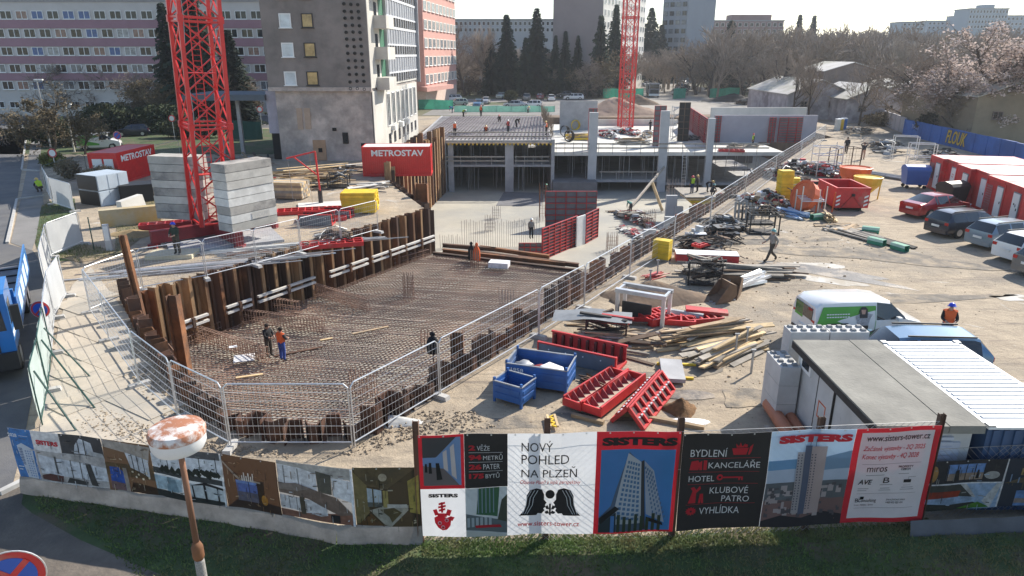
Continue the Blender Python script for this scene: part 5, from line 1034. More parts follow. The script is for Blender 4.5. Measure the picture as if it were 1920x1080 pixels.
def fine(B, seed, tones, n=16):
 r = random.Random(seed)
 for k, c in enumerate(tones):
  L_ = []
  for _ in range(n):
   x, y = r.uniform(3, 93), r.uniform(6, 94); w, h = (r.uniform(.4, 1.2), r.uniform(4, 16)) if r.random() < .5 else (r.uniform(2, 8), r.uniform(.6, 2.2)); s_ = r.uniform(-2, 2); L_.append([(x, y + h), (x + w, y + h + s_), (x + w, y + s_), (x, y)])
  B.polys(L_, c, 6 + k, 'print_detail')['kind'] = 'stuff'
for i, (B, t) in enumerate(zip(PB_, (((.2, .2, .2), (.5, .5, .52), (.1, .09, .08)), ((.3, .22, .13), (.05, .035, .02), (.5, .42, .3)), ((.03, .035, .03), (.5, .55, .58), (.2, .22, .2)), ((.22, .12, .06), (.04, .02, .015), (.4, .3, .2)), ((.25, .2, .17), (.55, .55, .56), (.09, .08, .07)), ((.2, .16, .07), (.02, .018, .012), (.4, .37, .28)), ((.4, .5, .62), (.05, .05, .05), (.3, .3, .28)), ((.1, .09, .06), (.2, .3, .45), (.02, .03, .04))))): fine(B, i, t)
for root in [o for o in bpy.data.objects if o.type == 'EMPTY' and o.name.split('.')[0] in ('banner', 'picture_banner')]:
 ph = rng.uniform(0, 6); am = .8 if root.name.startswith('b') else .6; SX, SZ = .25, .3
 def wv_(x, z): return am * (.032 * math.sin(x * 2.3 + z * 1.1 + ph) + .014 * math.sin(x * 5.2 - z * 2.0 + ph) + .010 * math.sin(z * 4.1 + ph))
 def bil(x, z):
  i, k = math.floor(x / SX), math.floor(z / SZ); a, b = x / SX - i, z / SZ - k; f = [[wv_((i + p) * SX, (k + q) * SZ) for q in (0, 1)] for p in (0, 1)]
  return (f[0][0] * (1 - b) + f[0][1] * b) * (1 - a) + (f[1][0] * (1 - b) + f[1][1] * b) * a
 for o in root.children:
  me = o.data; me.transform(o.matrix_basis); o.matrix_basis = Matrix.Identity(4); bm = bmesh.new(); bm.from_mesh(me)
  for ax, st_ in ((0, SX), (2, SZ)):
   lo = min(v.co[ax] for v in bm.verts); up_ = max(v.co[ax] for v in bm.verts); k = math.ceil(lo / st_)
   while k * st_ < up_:
    pc = Vector((0, 0, 0)); pc[ax] = k * st_; pn = Vector((0, 0, 0)); pn[ax] = 1; bmesh.ops.bisect_plane(bm, geom=bm.verts[:] + bm.edges[:] + bm.faces[:], plane_co=pc, plane_no=pn, dist=1e-5); k += 1
  for v in bm.verts: v.co.y += bil(v.co.x, v.co.z) - .02
  bm.to_mesh(me); bm.free()
# ================================================================ VEHICLES
def car_paint(n, c, metal=.3): return mat('car_' + n, c, .28, .03, 1.0, metal=metal, coat=.8)
TAIL = mat('tail_lamp', (0.45, 0.01, 0.01), .2); HEAD = mat('head_lamp', (0.75, 0.77, 0.8), .15, spec=.8); CGL = mat('car_glass', (0.02, 0.024, 0.028), .04, .1, 1, spec=1.0); PLATE = mat('number_plate', (0.7, 0.7, 0.68), .5)
RIM = mat('wheel_rim', (0.5, 0.5, 0.52), .3, metal=.7)
CARS = {}
def car_proto(kind):
 P = {'sedan': (4.75, 1.82, 1.46, .92, [(0, .72, .80, .70, 't'), (.06, .98, .86, .74, 't'), (.55, 1.04, .89, .76, 'r'), (1.35, 1.42, .90, .60, 'c'), (1.5, 1.45, .90, .60, 'p'), (1.58, 1.455, .90, .60, 'c'), (2.45, 1.46, .90, .61, 'p'), (2.55, 1.455, .90, .61, 'c'), (3.05, 1.40, .90, .62, 'w'), (3.70, .98, .88, .74, 'h'), (4.45, .82, .82, .70, 'h'), (4.70, .66, .72, .60, 'h'), (4.75, .55, .66, .55, 'e')]),
  'wagon': (4.75, 1.82, 1.50, .95, [(0, .75, .80, .70, 't'), (.05, 1.0, .86, .76, 'r'), (.42, 1.44, .89, .62, 'c'), (.62, 1.49, .90, .62, 'c'), (1.35, 1.50, .91, .62, 'p'), (1.45, 1.50, .91, .62, 'c'), (2.35, 1.49, .91, .62, 'p'), (2.45, 1.48, .91, .62, 'c'), (3.0, 1.42, .90, .62, 'w'), (3.68, 1.0, .88, .76, 'h'), (4.45, .86, .82, .70, 'h'), (4.70, .70, .72, .60, 'h'), (4.75, .58, .66, .55, 'e')]),
  'suv': (4.6, 1.88, 1.66, 1.05, [(0, .85, .84, .74, 't'), (.04, 1.1, .89, .80, 'r'), (.36, 1.60, .92, .66, 'c'), (.6, 1.66, .93, .66, 'c'), (1.3, 1.67, .94, .66, 'p'), (1.4, 1.67, .94, .66, 'c'), (2.25, 1.66, .94, .66, 'p'), (2.35, 1.65, .94, .66, 'c'), (2.9, 1.57, .93, .66, 'w'), (3.5, 1.12, .91, .80, 'h'), (4.3, .98, .86, .74, 'h'), (4.55, .80, .76, .66, 'h'), (4.6, .62, .70, .6, 'e')]),
  'hatch': (4.0, 1.74, 1.50, .95, [(0, .78, .78, .70, 't'), (.05, 1.02, .83, .74, 'r'), (.38, 1.44, .85, .60, 'c'), (.6, 1.49, .86, .60, 'c'), (.95, 1.50, .86, .60, 'p'), (1.05, 1.50, .86, .60, 'c'), (1.85, 1.49, .86, .60, 'p'), (1.95, 1.48, .86, .60, 'c'), (2.45, 1.41, .86, .60, 'w'), (3.05, 1.02, .84, .72, 'h'), (3.75, .86, .78, .66, 'h'), (3.96, .68, .7, .58, 'h'), (4.0, .56, .62, .54, 'e')]),
  'van': (4.4, 1.78, 1.82, 1.10, [(0, .9, .84, .78, 'v'), (.03, 1.60, .88, .74, 'v'), (.25, 1.78, .89, .72, 'v'), (1.0, 1.82, .90, .72, 'v'), (2.35, 1.80, .90, .72, 'c'), (2.9, 1.72, .90, .70, 'w'), (3.5, 1.16, .88, .78, 'h'), (4.15, .96, .82, .72, 'h'), (4.36, .78, .74, .62, 'h'), (4.4, .6, .66, .56, 'e')])}[kind]
 L, W, Ht, belt, st = P; zl = .22
 rings = []
 for x, zt, wb, wt, ty in st:
  zb = min(belt, zt - .03) if ty not in 'ew' or zt > belt else zt - .03
  zb = min(belt, zt - .04)
  half = [(wb * .86, zl), (wb * .97, zl + .10), (wb, (zl + zb) * .52), (wb * .985, zb), (wt, zt - .07 if zt - zb > .12 else zt - .01), (wt * .86, zt)]
  r = [(x - L / 2, y, z) for y, z in half] + [(x - L / 2, -y, z) for y, z in half[::-1]]
  rings.append(r)
 groups = {'body': MB(), 'side_window': MB(), 'side_window_right': MB(), 'windscreen': MB(), 'rear_window': MB()}
 n = 12
 def q(g, a, b, i, off=0):
  j = (i + 1) % n; groups[g].add([a[i], b[i], b[j], a[j]], ((0, 1, 2, 3),))
 for k in range(len(st) - 1):
  ty = st[k][4]; a, b = rings[k], rings[k + 1]
  for i in range(n):
   g = 'body'
   if ty == 'c' and i in (3, 7): g = 'side_window' if i == 3 else 'side_window_right'
   if ty == 'w' and i in (4, 5, 6): g = 'windscreen'
   if ty == 'w' and i in (3, 7): g = 'side_window' if i == 3 else 'side_window_right'
   if ty == 'r' and i in (4, 5, 6): g = 'rear_window'
   q(g, a, b, i)
 groups['body'].add(rings[0], (tuple(range(n)),)); groups['body'].add(rings[-1], (tuple(range(n))[::-1],))
 root = thing(kind + '_car' if kind != 'van' else 'delivery_van', '', 'car' if kind != 'van' else 'van'); pm = car_paint('proto', (.5, .5, .5))
 for g, mbx in groups.items():
  if not mbx.f: continue
  me = mbx.mesh(g); bm = bmesh.new(); bm.from_mesh(me); bmesh.ops.remove_doubles(bm, verts=bm.verts, dist=.001); bmesh.ops.recalc_face_normals(bm, faces=bm.faces)
  if g == 'body':
   pass
  bm.to_mesh(me); bm.free()
  o = obj(g.replace('_right', ''), me, pm if g == 'body' else CGL, root, smooth=True); me.set_sharp_from_angle(angle=R(38))
 if kind == 'van':
  MB().box((-L / 2 - .012, -.62, 1.05), (-L / 2 + .012, .62, 1.5)).build('rear_window', CGL, root)
 MB().box((-L / 2 - .03, -W * .42, .25), (-L / 2 + .12, W * .42, .48)).build('rear_bumper', BLACK if kind in ('van',) else pm, root); MB().box((L / 2 - .16, -W * .37, .22), (L / 2 + .03, W * .37, .45)).build('front_bumper', BLACK if kind == 'van' else pm, root)
 MB().box((L / 2 - .1, -W * .22, .47), (L / 2 + .02, W * .22, .60)).build('grille', BLACK, root)
 MB().box((-L / 2 - .045, -.26, .60), (-L / 2 - .004, .26, .72)).build('number_plate', PLATE, root); MB().box((-L / 2 + .3, -W * .44, .16), (L / 2 - .3, W * .44, .30)).build('underbody', BLACK, root)
 for s in (-1, 1):
  MB().cbox((-L / 2 + .065, s * W * .385, .85), (.12, .24, .16 if kind != 'van' else .5)).build('tail_light', TAIL, root); MB().cbox((L / 2 - .17, s * W * .34, .68), (.2, .28, .11)).build('headlight', HEAD, root)
  MB().cbox((st[[t[4] for t in st].index('w')][0] - L / 2 + .25, s * (W * .5 + .09), belt + .06), (.14, .2, .13)).build('mirror', pm, root)
  for xw in (L * .19 - L / 2, L * .805 - L / 2):
   M = Matrix.Rotation(math.pi / 2, 3, 'X'); MB().lathe([(.385, -.05), (.385, .05)], 18, (xw, s * (W / 2 - .075), .34), M).build('wheel_arch', RUBBER, root)
   w = MB().lathe([(.20, -.11), (.30, -.115), (.325, -.09), (.325, .09), (.30, .115), (.20, .11)], 18, (xw, s * (W / 2 - .10), .325), M).build('wheel', RUBBER, root)
   MB().lathe([(.0, -.118), (.205, -.12), (.205, .12), (.0, .118)], 12, (xw, s * (W / 2 - .10), .325), M).build('rim', RIM, w)
 if kind in ('wagon', 'suv'):
  for s in (-1, 1): MB().beam((-L * .38, s * .60, Ht + .03), (L * .08, s * .60, Ht + .02), .04, .05).build('roof_rail', BLACK, root)
 return root, L, pm
def car(kind, label, pos, head, paintm, group=None, scale=None):
 if kind not in CARS:
  CARS[kind] = car_proto(kind) + (True,); r_, L, pm, first = CARS[kind]; root = r_; CARS[kind] = (r_, L, pm, False)
  root.location = (pos[0], pos[1], 0.03); root.rotation_euler = (0, 0, head); root['label'] = label
 else:
  r_, L, pm, _ = CARS[kind]; root = copy_tree(r_, (pos[0], pos[1], 0.03), head, label)
 if group: root['group'] = group
 elif 'group' in root: del root['group']
 CARS.setdefault('jobs', []).append((root, pm, paintm)); return root
def car_rear(kind, label, rp, head, paintm, **k):
 L = {'sedan': 4.75, 'wagon': 4.75, 'suv': 4.6, 'hatch': 4.0, 'van': 4.4}[kind]; q = G(*rp); return car(kind, label, (q.x + math.cos(head) * L / 2, q.y + math.sin(head) * L / 2), head, paintm, **k)
cp = {'red': car_paint('red', (.30, .012, .02)), 'navy': car_paint('navy', (.008, .014, .035)), 'steel': car_paint('steel', (.16, .22, .28)), 'white': car_paint('white', (.75, .75, .74), 0), 'grey': car_paint('grey', (.14, .145, .15)), 'sky': car_paint('sky', (.10, .20, .32)), 'silver': car_paint('silver', (.42, .43, .44)), 'black': car_paint('black', (.012, .012, .014)), 'wine': car_paint('wine', (.13, .01, .02)), 'mint': car_paint('mint', (.35, .42, .36), 0)}
gp = 'cars parked beside the red site cabins'
hd = R(20)
car_rear('sedan', 'dark red saloon parked nose-in by the red cabins', (1702, 408), hd, cp['red'], group=gp)
car_rear('wagon', 'black-navy estate car parked second by the red cabins', (1750, 443), R(17), cp['navy'], group=gp)
car_rear('wagon', 'steel blue estate car parked third by the red cabins', (1828, 466), R(17), cp['steel'], group=gp)
car_rear('wagon', 'white estate car with red tail lamps at right edge', (1880, 492), R(14), cp['white'], group=gp)
car_rear('wagon', 'dark grey car just entering the right picture edge', (1918, 520), R(10), cp['grey'], group=gp)
van = car_rear('van', 'white delivery van with green printed side panel', (1499, 640), R(5), cp['white'])
q = G(1722, 626, 1.5); car('wagon', 'blue estate car hidden behind the ribbed container', (q.x - .1, q.y + .25), R(176), cp['sky'])
far = [('wagon', 'white', (905, 176), 250, 'white car at the left edge of the far car park'), ('hatch', 'mint', (939, 186), 255, 'pale green car in the middle of the far car park'), ('suv', 'grey', (987, 189), 92, 'dark grey car right of the round bush'), ('sedan', 'wine', (1013, 187), 88, 'dark red car in the far car park'),
 ('hatch', 'white', (1034, 190), 90, 'white hatchback at the right of the far car park'), ('wagon', 'white', (1076, 188), 182, 'white estate car seen from the side in the far car park'), ('hatch', 'silver', (910, 196), 265, 'silver car behind the green net, left pair'), ('wagon', 'sky', (896, 201), 265, 'light blue car behind the green net'),
 ('wagon', 'white', (845, 191), 200, 'white car near the pink office porch'), ('hatch', 'mint', (858, 199), 200, 'pale car behind the bright green net'), ('sedan', 'silver', (965, 203), 180, 'silver car behind the thin net, left'), ('hatch', 'white', (998, 203), 180, 'white car behind the thin net, right'), ('sedan', 'grey', (1062, 183), 182, 'grey car partly hidden by the white estate')]
for kd, c, p, a, lab in far:
 q = G(p[0], p[1]); car(kd, lab, (q.x, q.y + 1.5), R(a), cp[c], group='cars in the far car park')
rc = random.Random(4); sides = []
for i, (px, py) in enumerate(((1258, 178), (1262, 172), (1266, 166), (1268, 160), (1272, 155), (1276, 150), (1280, 145), (1284, 141))):
 q = G(px + 14, py); c = ('silver', 'white', 'navy', 'white', 'silver', 'steel', 'black', 'grey')[i]; kd = ('hatch', 'sedan', 'wagon', 'hatch', 'sedan', 'wagon', 'hatch', 'suv')[i]
 car(kd, ['nearest', 'second', 'third', 'fourth', 'fifth', 'sixth', 'seventh', 'farthest'][i] + ' car in the slanted row right of the street', (q.x, q.y), R(25), cp[c], group='cars parked right of the street')
for i, (px, py) in enumerate(((1212, 162), (1217, 156), (1221, 151), (1224, 147), (1229, 143), (1197, 150), (1204, 149))):
 q = G(px, py); c = ('white', 'silver', 'steel', 'silver', 'white', 'silver', 'white')[i]
 car(('wagon', 'hatch', 'sedan', 'hatch', 'wagon', 'hatch', 'hatch')[i], ['nearest', 'second', 'third', 'fourth', 'farthest', 'sixth', 'set-back'][i] + ' car in the row left of the street', (q.x, q.y), R(262), cp[c], group='cars parked left of the street')
q = G(1255, 135); car('sedan', 'red car turning at the far end of the street', (q.x, q.y - 60), R(185), cp['red'])
for kd, c, p, a, lab in (('suv', 'white', (190, 205), 185, 'white car in front of the office block'), ('sedan', 'black', (20, 204), 5, 'black car at the left edge by the office block'), ('van', 'black', (225, 206), 5, 'dark van beside the white car by the office block'), ('wagon', 'silver', (135, 205), 5, 'silver car half hidden by shrubs')):
 q = G(*p); car(kd, lab, (q.x, q.y + 1), R(a), cp[c])
q = G(175, 283); van2 = car('van', 'white van with green side half hidden by the red container', (q.x, q.y + 1.5), R(20), cp['white'])
q = G(250, 255); car('hatch', 'dark blue car between the hedges', (q.x, q.y), R(200), cp['navy'])
for root, pm, paintm in CARS['jobs']: recolor(root, pm, paintm)
GRP = mat('van_green', (0.10, 0.36, 0.05), .45, .1, 1.0)
for v, full in ((van, True), (van2, False)):
 mb = MB(); y = -.925
 mb.add([(-2.13, y - .0, .52), (.12, y, .52), (.12, y + .012, 1.05), (.10, y + .155, 1.62), (-1.9, y + .155, 1.62), (-2.13, y + .012, 1.05)], ((0, 1, 2, 3, 4, 5),)); mb.build('printed_panel', GRP, v, fix=False)
 MB().box((-2.212, .05, .95), (-2.204, .62, 1.5)).build('rear_print', GRP, v)
 if full:
  yy = -.90
  skin = mat('print_skin', (.5, .3, .22));
  def shp(name, pts, m, o=0):
   mb = MB(); mb.add([(a, yy - .03 + max(0, (b - 1.0)) * .22 - o, b) for a, b in pts], (tuple(range(len(pts))),)); mb.build(name, m, v, fix=False)
  shp('printed_shirt', [(-.55, .92), (-.18, .92), (-.1, 1.2), (-.02, 1.32), (-.25, 1.38), (-.5, 1.38), (-.68, 1.25)], mat('print_grey', (.35, .35, .37), .5, .4, 18.0)); shp('printed_hair', [(-.52, 1.2), (-.22, 1.2), (-.22, 1.5), (-.3, 1.6), (-.45, 1.6), (-.54, 1.48)], BLACK, .004)
  shp('printed_face', [(-.44, 1.34), (-.32, 1.34), (-.29, 1.5), (-.47, 1.5)], skin, .008); shp('printed_trousers', [(-.52, .52), (-.15, .52), (-.17, .92), (-.54, .92)], BLACK, .002); shp('printed_bag', [(-.7, .58), (-.42, .54), (-.4, .78), (-.62, .8)], mat('print_orange', (.5, .18, .03)), .005)
  mb = MB()
  for k, (zz, n_) in enumerate(((1.34, 9), (1.24, 9), (.82, 8))):
   for i_ in range(n_): a_ = -1.78 + i_ * .1; yq = yy - .03 + max(0, zz - 1.0) * .22 - .006; mb.add([(a_, yq, zz), (a_ + .075, yq, zz), (a_ + .075, yq + .008, zz + .04), (a_, yq + .008, zz + .04)], ((0, 1, 2, 3),))
  mb.build('small_print', WHITE, v, fix=False)
  MB().box((-1.75, -.935, .98), (-.95, -.921, 1.03)).build('door_rail', BLACK, v)
TB = mat('truck_blue', (0.012, 0.16, 0.48), .3, .05, 1, coat=.5)
q = G(45, 708); tr = thing('tipper_truck', 'blue lorry with dropside bed standing on the road at left edge', 'truck', (q.x - 1.22 * math.sin(R(58)), q.y - 1.22 * math.cos(R(58)), 0), R(-58))
def tp(n, a, b, m, par=tr): return MB().box(a, b).build(n, m, par)
mb = MB(); mb.extr([(0, .95), (0, 3.0), (-.35, 3.05), (-1.9, 3.1), (-1.9, .95)], 'y', -1.22, 1.22); c_ = mb.build('cab', TB, tr)
mb = MB(); mb.add([(.012, -1.08, 1.75), (.012, 1.08, 1.75), (.012, 1.02, 2.75), (.012, -1.02, 2.75)], ((0, 1, 2, 3),)); mb.build('windscreen', CGL, tr, fix=False)
for s in (-1, 1):
 tp('side_window', (-1.0, s * 1.225 - .004, 1.85), (-.25, s * 1.225 + .004, 2.65), CGL); tp('headlight', (-.05, s * .95 - .2, .75), (.05, s * .95 + .2, .95), HEAD)
 m_ = tp('mirror', (-.05, s * 1.42 - .12, 1.75), (.1, s * 1.42 + .12, 2.6), BLACK); tp('white_stripe', (-1.6, s * 1.226 - .003, 1.45), (-.1, s * 1.226 + .003, 1.62), WHITE)
 for xw in (-1.0, -7.4, -8.7):
  w = MB().lathe([(.3, -.17), (.5, -.17), (.53, -.12), (.53, .12), (.5, .17), (.3, .17)], 20, (xw, s * 1.05, .53), Matrix.Rotation(math.pi / 2, 3, 'X')).build('wheel', RUBBER, tr); MB().lathe([(0, -.175), (.31, -.172), (.31, .172), (0, .175)], 14, (xw, s * 1.05, .53), Matrix.Rotation(math.pi / 2, 3, 'X')).build('rim', RIM, w)
tp('bumper', (-.5, -1.22, .4), (.12, 1.22, 1.0), BLACK); tp('grille', (-.02, -.8, 1.02), (.02, .8, 1.6), BLACK); tp('chassis', (-10.8, -.45, .7), (-.5, .45, 1.0), BLACK)
tp('bed_floor', (-11, -1.25, 1.05), (-2.6, 1.25, 1.2), mat('bed_steel', (.16, .16, .17), .6, .3, 2)); tp('headboard', (-2.75, -1.25, 1.2), (-2.6, 1.25, 2.4), TB)
for s in (-1, 1):
 b_ = tp('side_board', (-11, s * 1.27 - .03, 1.0), (-2.5, s * 1.27 + .03, 2.15), TB)
 for k in range(4): tp('white_mark', (-10 + k * 1.8, s * 1.305 - .004, 1.2), (-8.8 + k * 1.8, s * 1.305 + .004, 1.95), mat('pale_blue', (.45, .6, .75)), b_)
for k in range(7): tp('floor_rib', (-10.4 + k * 1.2, -1.2, 1.201), (-10.32 + k * 1.2, 1.2, 1.26), BLACK)
tp('loader_crane', (-2.5, -.3, 1.0), (-2.05, .3, 2.9), BLACK)
q = G(1226, 183); lr = thing('lorry', 'dark fronted lorry standing in the street beyond the pit', 'truck', (q.x, q.y, 0), R(-95))
def lp(n, a, b, m): return MB().box(a, b).build(n, m, lr)
lp('cab', (-2, -1.25, .9), (0, 1.25, 3.4), mat('cab_grey', (.20, .20, .22), .4)); lp('windscreen', (0, -1.1, 2.1), (.02, 1.1, 3.1), CGL); lp('grille', (0, -1, 1.0), (.03, 1, 1.9), BLACK); lp('bumper', (-.3, -1.25, .4), (.1, 1.25, .89), WHITE); lp('body', (-8, -1.25, 1.0), (-2.2, 1.25, 3.2), mat('lorry_body', (.4, .4, .4)))
for s in (-1, 1):
 for xw in (-1, -6): MB().lathe([(.5, -.15), (.5, .15)], 14, (xw, s * 1.1, .5), Matrix.Rotation(math.pi / 2, 3, 'X')).build('wheel', RUBBER, lr)
 lp('mirror', (-.1, s * 1.45 - .1, 2.0), (.05, s * 1.45 + .1, 2.9), BLACK)
# ================================================================ SITE EQUIPMENT
def tower_crane(label, loc, rz, side, z1, sec, leg, tilt=(0, 0)):
 root = thing('tower_crane', label, 'crane', loc, rz); root.rotation_euler = (tilt[0], tilt[1], rz); n = int(math.ceil(z1 / sec)); h = side / 2; cs = [(-h, -h), (h, -h), (h, h), (-h, h)]
 for x, y in cs:
  mb = MB(); mb.box((x - leg / 2, y - leg / 2, 0), (x + leg / 2, y + leg / 2, n * sec)); mb.build('mast_leg', RED_C, root)
 for k in range(n):
  z0 = k * sec; sub = 3; sh_ = sec / sub
  for f in range(4):
   a, b = cs[f], cs[(f + 1) % 4]; [MB().beam((a[0], a[1], zz), (b[0], b[1], zz), .09, .09).build('horizontal_strut', RED_C, root) for zz in (z0 + .1, z0 + sec - .12)]
   for j in range(sub):
    za = z0 + .1 + j * (sec - .22) / sub; zb = za + (sec - .22) / sub; mb = MB(); p, q = (a, b) if (j + f) % 2 else (b, a); mb.beam((p[0], p[1], za), (q[0], q[1], zb), .075, .075); mb.beam((q[0], q[1], za), (p[0], p[1], zb), .06, .06); mb.build('diagonal_brace', RED_C, root)
  for x, y in cs: MB().cbox((x, y, z0 + sec), (leg * 1.5, leg * 1.5, .36)).build('joint_plate', RED_C, root)
  mb = MB()
  for s in (-.22, .22): mb.beam((s, h * .35, z0), (s, h * .35, z0 + sec), .045, .045)
  for j in range(int(sec / .3)): mb.beam((-.22, h * .35, z0 + .15 + j * .3), (.22, h * .35, z0 + .15 + j * .3), .03, .03)
  mb.build('ladder', RED_C, root); MB().box((-h * .8, -h * .2, z0 + sec * .5), (h * .8, h * .2, z0 + sec * .5 + .05)).build('rest_platform', RED_C, root)
 mb = MB(); pts = [Vector((-h * .9 + .06 * math.sin(i), -h - .08, z1 * i / 30)) for i in range(31)]
 for a, b in zip(pts[:-1], pts[1:]): mb.tube(a, b, .022, 5)
 mb.build('cable', GALV_D, root); return root
c1x, c1y = -17.6, 40.2
tower_crane('red lattice tower crane mast standing between concrete ballast stacks', (c1x, c1y, .95), R(38), 2.05, 24, 5.6, .2, (R(1.4), R(1.8)))
q = G(1172, 238, zRD); tower_crane('farther red tower crane mast on the concrete deck', (q.x, q.y, zRD), R(8), 1.95, 34, 5.6, .2)
root = thing('crane_base', 'dark red steel cross base under the first crane', 'crane base', (c1x, c1y, 0), R(0)); RB = mat('base_red', (.20, .02, .025), .6, .3, 1.5)
for a in (R(42), R(132)):
 d = Vector((math.cos(a), math.sin(a), 0)); MB().beam(-d * 3.6 + Vector((0, 0, .6)), d * 3.6 + Vector((0, 0, .6)), .45, .7).build('base_beam', RB, root)
 for s in (-1, 1): MB().cbox(d * 3.5 * s + Vector((0, 0, .12)), (.5, .5, .24)).build('base_foot', RB, root)
BALM = [mat('ballast_%d' % i, c, .9, .2, 1.6, .15, col2=c2, mixlo=.48, mixhi=.62) for i, (c, c2) in enumerate((((.36, .34, .31), (.17, .165, .16)), ((.42, .405, .37), (.33, .32, .29)), ((.50, .48, .44), (.44, .42, .38)), ((.60, .59, .56), (.52, .51, .48))))]
def ballast(lab, cx, cy, rz, w, d, z0, hs, order, base=None):
 z = z0
 for i, m in enumerate(order):
  mb = MB(); mb.cbox((0, 0, hs / 2 - .01), (w, d, hs - .03)); o = mb.build('ballast_block', BALM[m]); o.location = (cx + rng.uniform(-.02, .02), cy, z); o.rotation_euler = (0, 0, rz); pos = ['bottom', 'second', 'third', 'fourth', 'fifth', 'sixth', 'seventh', 'top'][i if i < len(order) - 1 else 7]
  tag(o, pos + ' concrete ballast block of the ' + lab, 'ballast block', 'ballast blocks of the ' + lab); last = o; z += hs
  if base is not None and i == 0: base.append(o)
 return z
g0 = G(300, 432); ballast('left stack beside the crane', -19.75, 41.2, R(-12), 3.0, 1.25, .98, .47, [0, 0, 2, 0, 2, 0, 1, 1])
bl = []; ballast('stack right of the crane', -15.15, 39.0, R(58), 3.1, 1.2, .98, .47, [1, 3, 0, 3, 3, 2, 2, 0], bl)
me = text_fit('WOLFF', 1.0, .24, bold=.02); o = bl[0]; b2 = [x for x in bpy.data.objects if x.get('label') == 'second concrete ballast block of the stack right of the crane'][0]
obj('cast_lettering', me, mat('letter_shadow', (.40, .39, .37), .9), b2, loc=(.4, -.628, .23), rot=(math.pi / 2, 0, 0)); MB().box((-.2, -.626, .05), (1.0, -.6225, .41)).build('cast_plate', BALM[2], b2)
def container(label, near, rz, L=6.06, W=2.44, Hh=2.6, m=RED_C, top=None, name='site_container', text=None, wins=(), org='near', z=0.0, nrib=30, roofm=None):
 root = thing(name, label, 'container', (near.x, near.y, z), rz)
 MB().box((.06, .06, .1), (L - .06, W - .06, Hh - .05)).build('wall', m, root)
 for x in (0, L - .12):
  for y in (0, W - .12): MB().box((x, y, 0), (x + .12, y + .12, Hh)).build('corner_post', m, root)
 for (a, b) in (((.12, 0), (L - .12, .1)), ((.12, W - .1), (L - .12, W))):
  MB().box((a[0], a[1], Hh - .18), (b[0], b[1], Hh)).build('top_rail', m, root); MB().box((a[0], a[1], .0), (b[0], b[1], .16)).build('bottom_rail', m, root)
 for x in (0, L - .1): MB().box((x, .12, Hh - .18), (x + .1, W - .12, Hh)).build('top_rail', m, root); MB().box((x, .12, 0), (x + .1, W - .12, .16)).build('bottom_rail', m, root)
 mb = MB();
 for i in range(nrib):
  x = .2 + (L - .4) * i / nrib; mb.box((x, .03, .17), (x + (L - .4) / nrib * .5, .062, Hh - .19)); mb.box((x, W - .062, .17), (x + (L - .4) / nrib * .5, W - .03, Hh - .19))
 mb.build('corrugation', m, root); MB().box((.1, .1, Hh - .05), (L - .1, W - .1, Hh - .02)).build('roof', roofm or m, root)
 if text:
  me = text_fit(text[0], text[1], text[2], bold=.028); obj('lettering', me, WHITE, root, loc=(L / 2 + text[3], .022, Hh - .2 - text[2] / 2 - .08), rot=(math.pi / 2, 0, 0))
 for kind, side_, a, b, z0, z1, mm in wins:
  if side_ == 'x0': MB().box((.0 - .005 - .02, a, z0), (.05, b, z1)).build(kind, mm, root)
  elif side_ == 'x1': MB().box((L - .05, a, z0), (L + .02, b, z1)).build(kind, mm, root)
  else: MB().box((a, -.02, z0), (b, .05, z1)).build(kind, mm, root)
 return root
ga = G(681, 331); gb = G(794, 322); container('red company container in front of the brown block', ga, R(3), text=('METROSTAV', 4.6, .55, .1), roofm=WHITE)
gn = G(227, 346); ge = G(297, 324); a_ = math.atan2(ge.y - gn.y, ge.x - gn.x); container('red company container beside the dark boxes', gn, a_, L=min(6.06, (ge - gn).length), text=('METROSTAV', (ge - gn).length * .8, .55, .1), wins=(('white_shutter', 'x0', .35, 1.1, .7, 2.1, WHITE), ('white_shutter', 'x0', 1.3, 2.1, .7, 2.1, WHITE)))
DKB = mat('box_black', (.012, .012, .014), .6); PALB = mat('box_pale', (.40, .46, .52), .6, .1, 1)
g = G(190, 388);
for k, lab in enumerate(('lower pale steel box with black end near the red container', 'upper pale steel box with black end near the red container')):
 root = thing('steel_box', lab, 'box', (g.x, g.y, k * 1.12), R(64), 'stacked steel boxes'); MB().box((0, 0, 0), (2.4, 2.2, 1.08)).build('shell', PALB, root); MB().box((-.03, .02, .03), (-.001, 2.18, 1.05)).build('end_panel', DKB, root)
 for i in range(3): MB().box((.05 + i * .8, -.025, .05), (.76 + i * .8, -.001, 1.03)).build('door', PALB, root)
g = G(222, 385); root = thing('steel_box', 'low black box beside the stacked pale boxes', 'box', (g.x, g.y + .4, 0), R(28)); MB().box((0, 0, 0), (2.2, 1.8, 1.3)).build('shell', DKB, root); MB().box((.05, -.02, .1), (2.1, -.001, 1.2)).build('panel', DKB, root)
g = G(190, 428); mb = MB(); mb.box((0, 0, 0), (3.4, .6, 1.1)); o = mb.build('concrete_block', mat('lichen_concrete', (.42, .36, .24), .95, .2, 1.0, .2, col2=(.46, .32, .12))); o.location = g; o.rotation_euler = (0, 0, R(28)); tag(o, 'lichen-stained concrete block below the pale boxes', 'block')
g = G(250, 400); mb = MB(); mb.cbox((0, 0, .55), (.5, 2.0, 1.1), None, .9); o = mb.build('concrete_block', CONC_L); o.location = g; o.rotation_euler = (.1, 0, R(-20)); tag(o, 'tilted concrete slab on the weedy slope', 'block')
g = G(602, 383); root = thing('jib_hoist', 'small red jib hoist on a white slab', 'hoist', g, R(0)); hh = HT(596, 284, g); MB().tube((0, 0, 0), (0, 0, 1.0), .16, 10).build('base_tube', BLACK, root); MB().tube((0, 0, 1.0), (-.1, 0, hh), .07, 8).build('post', RED, root)
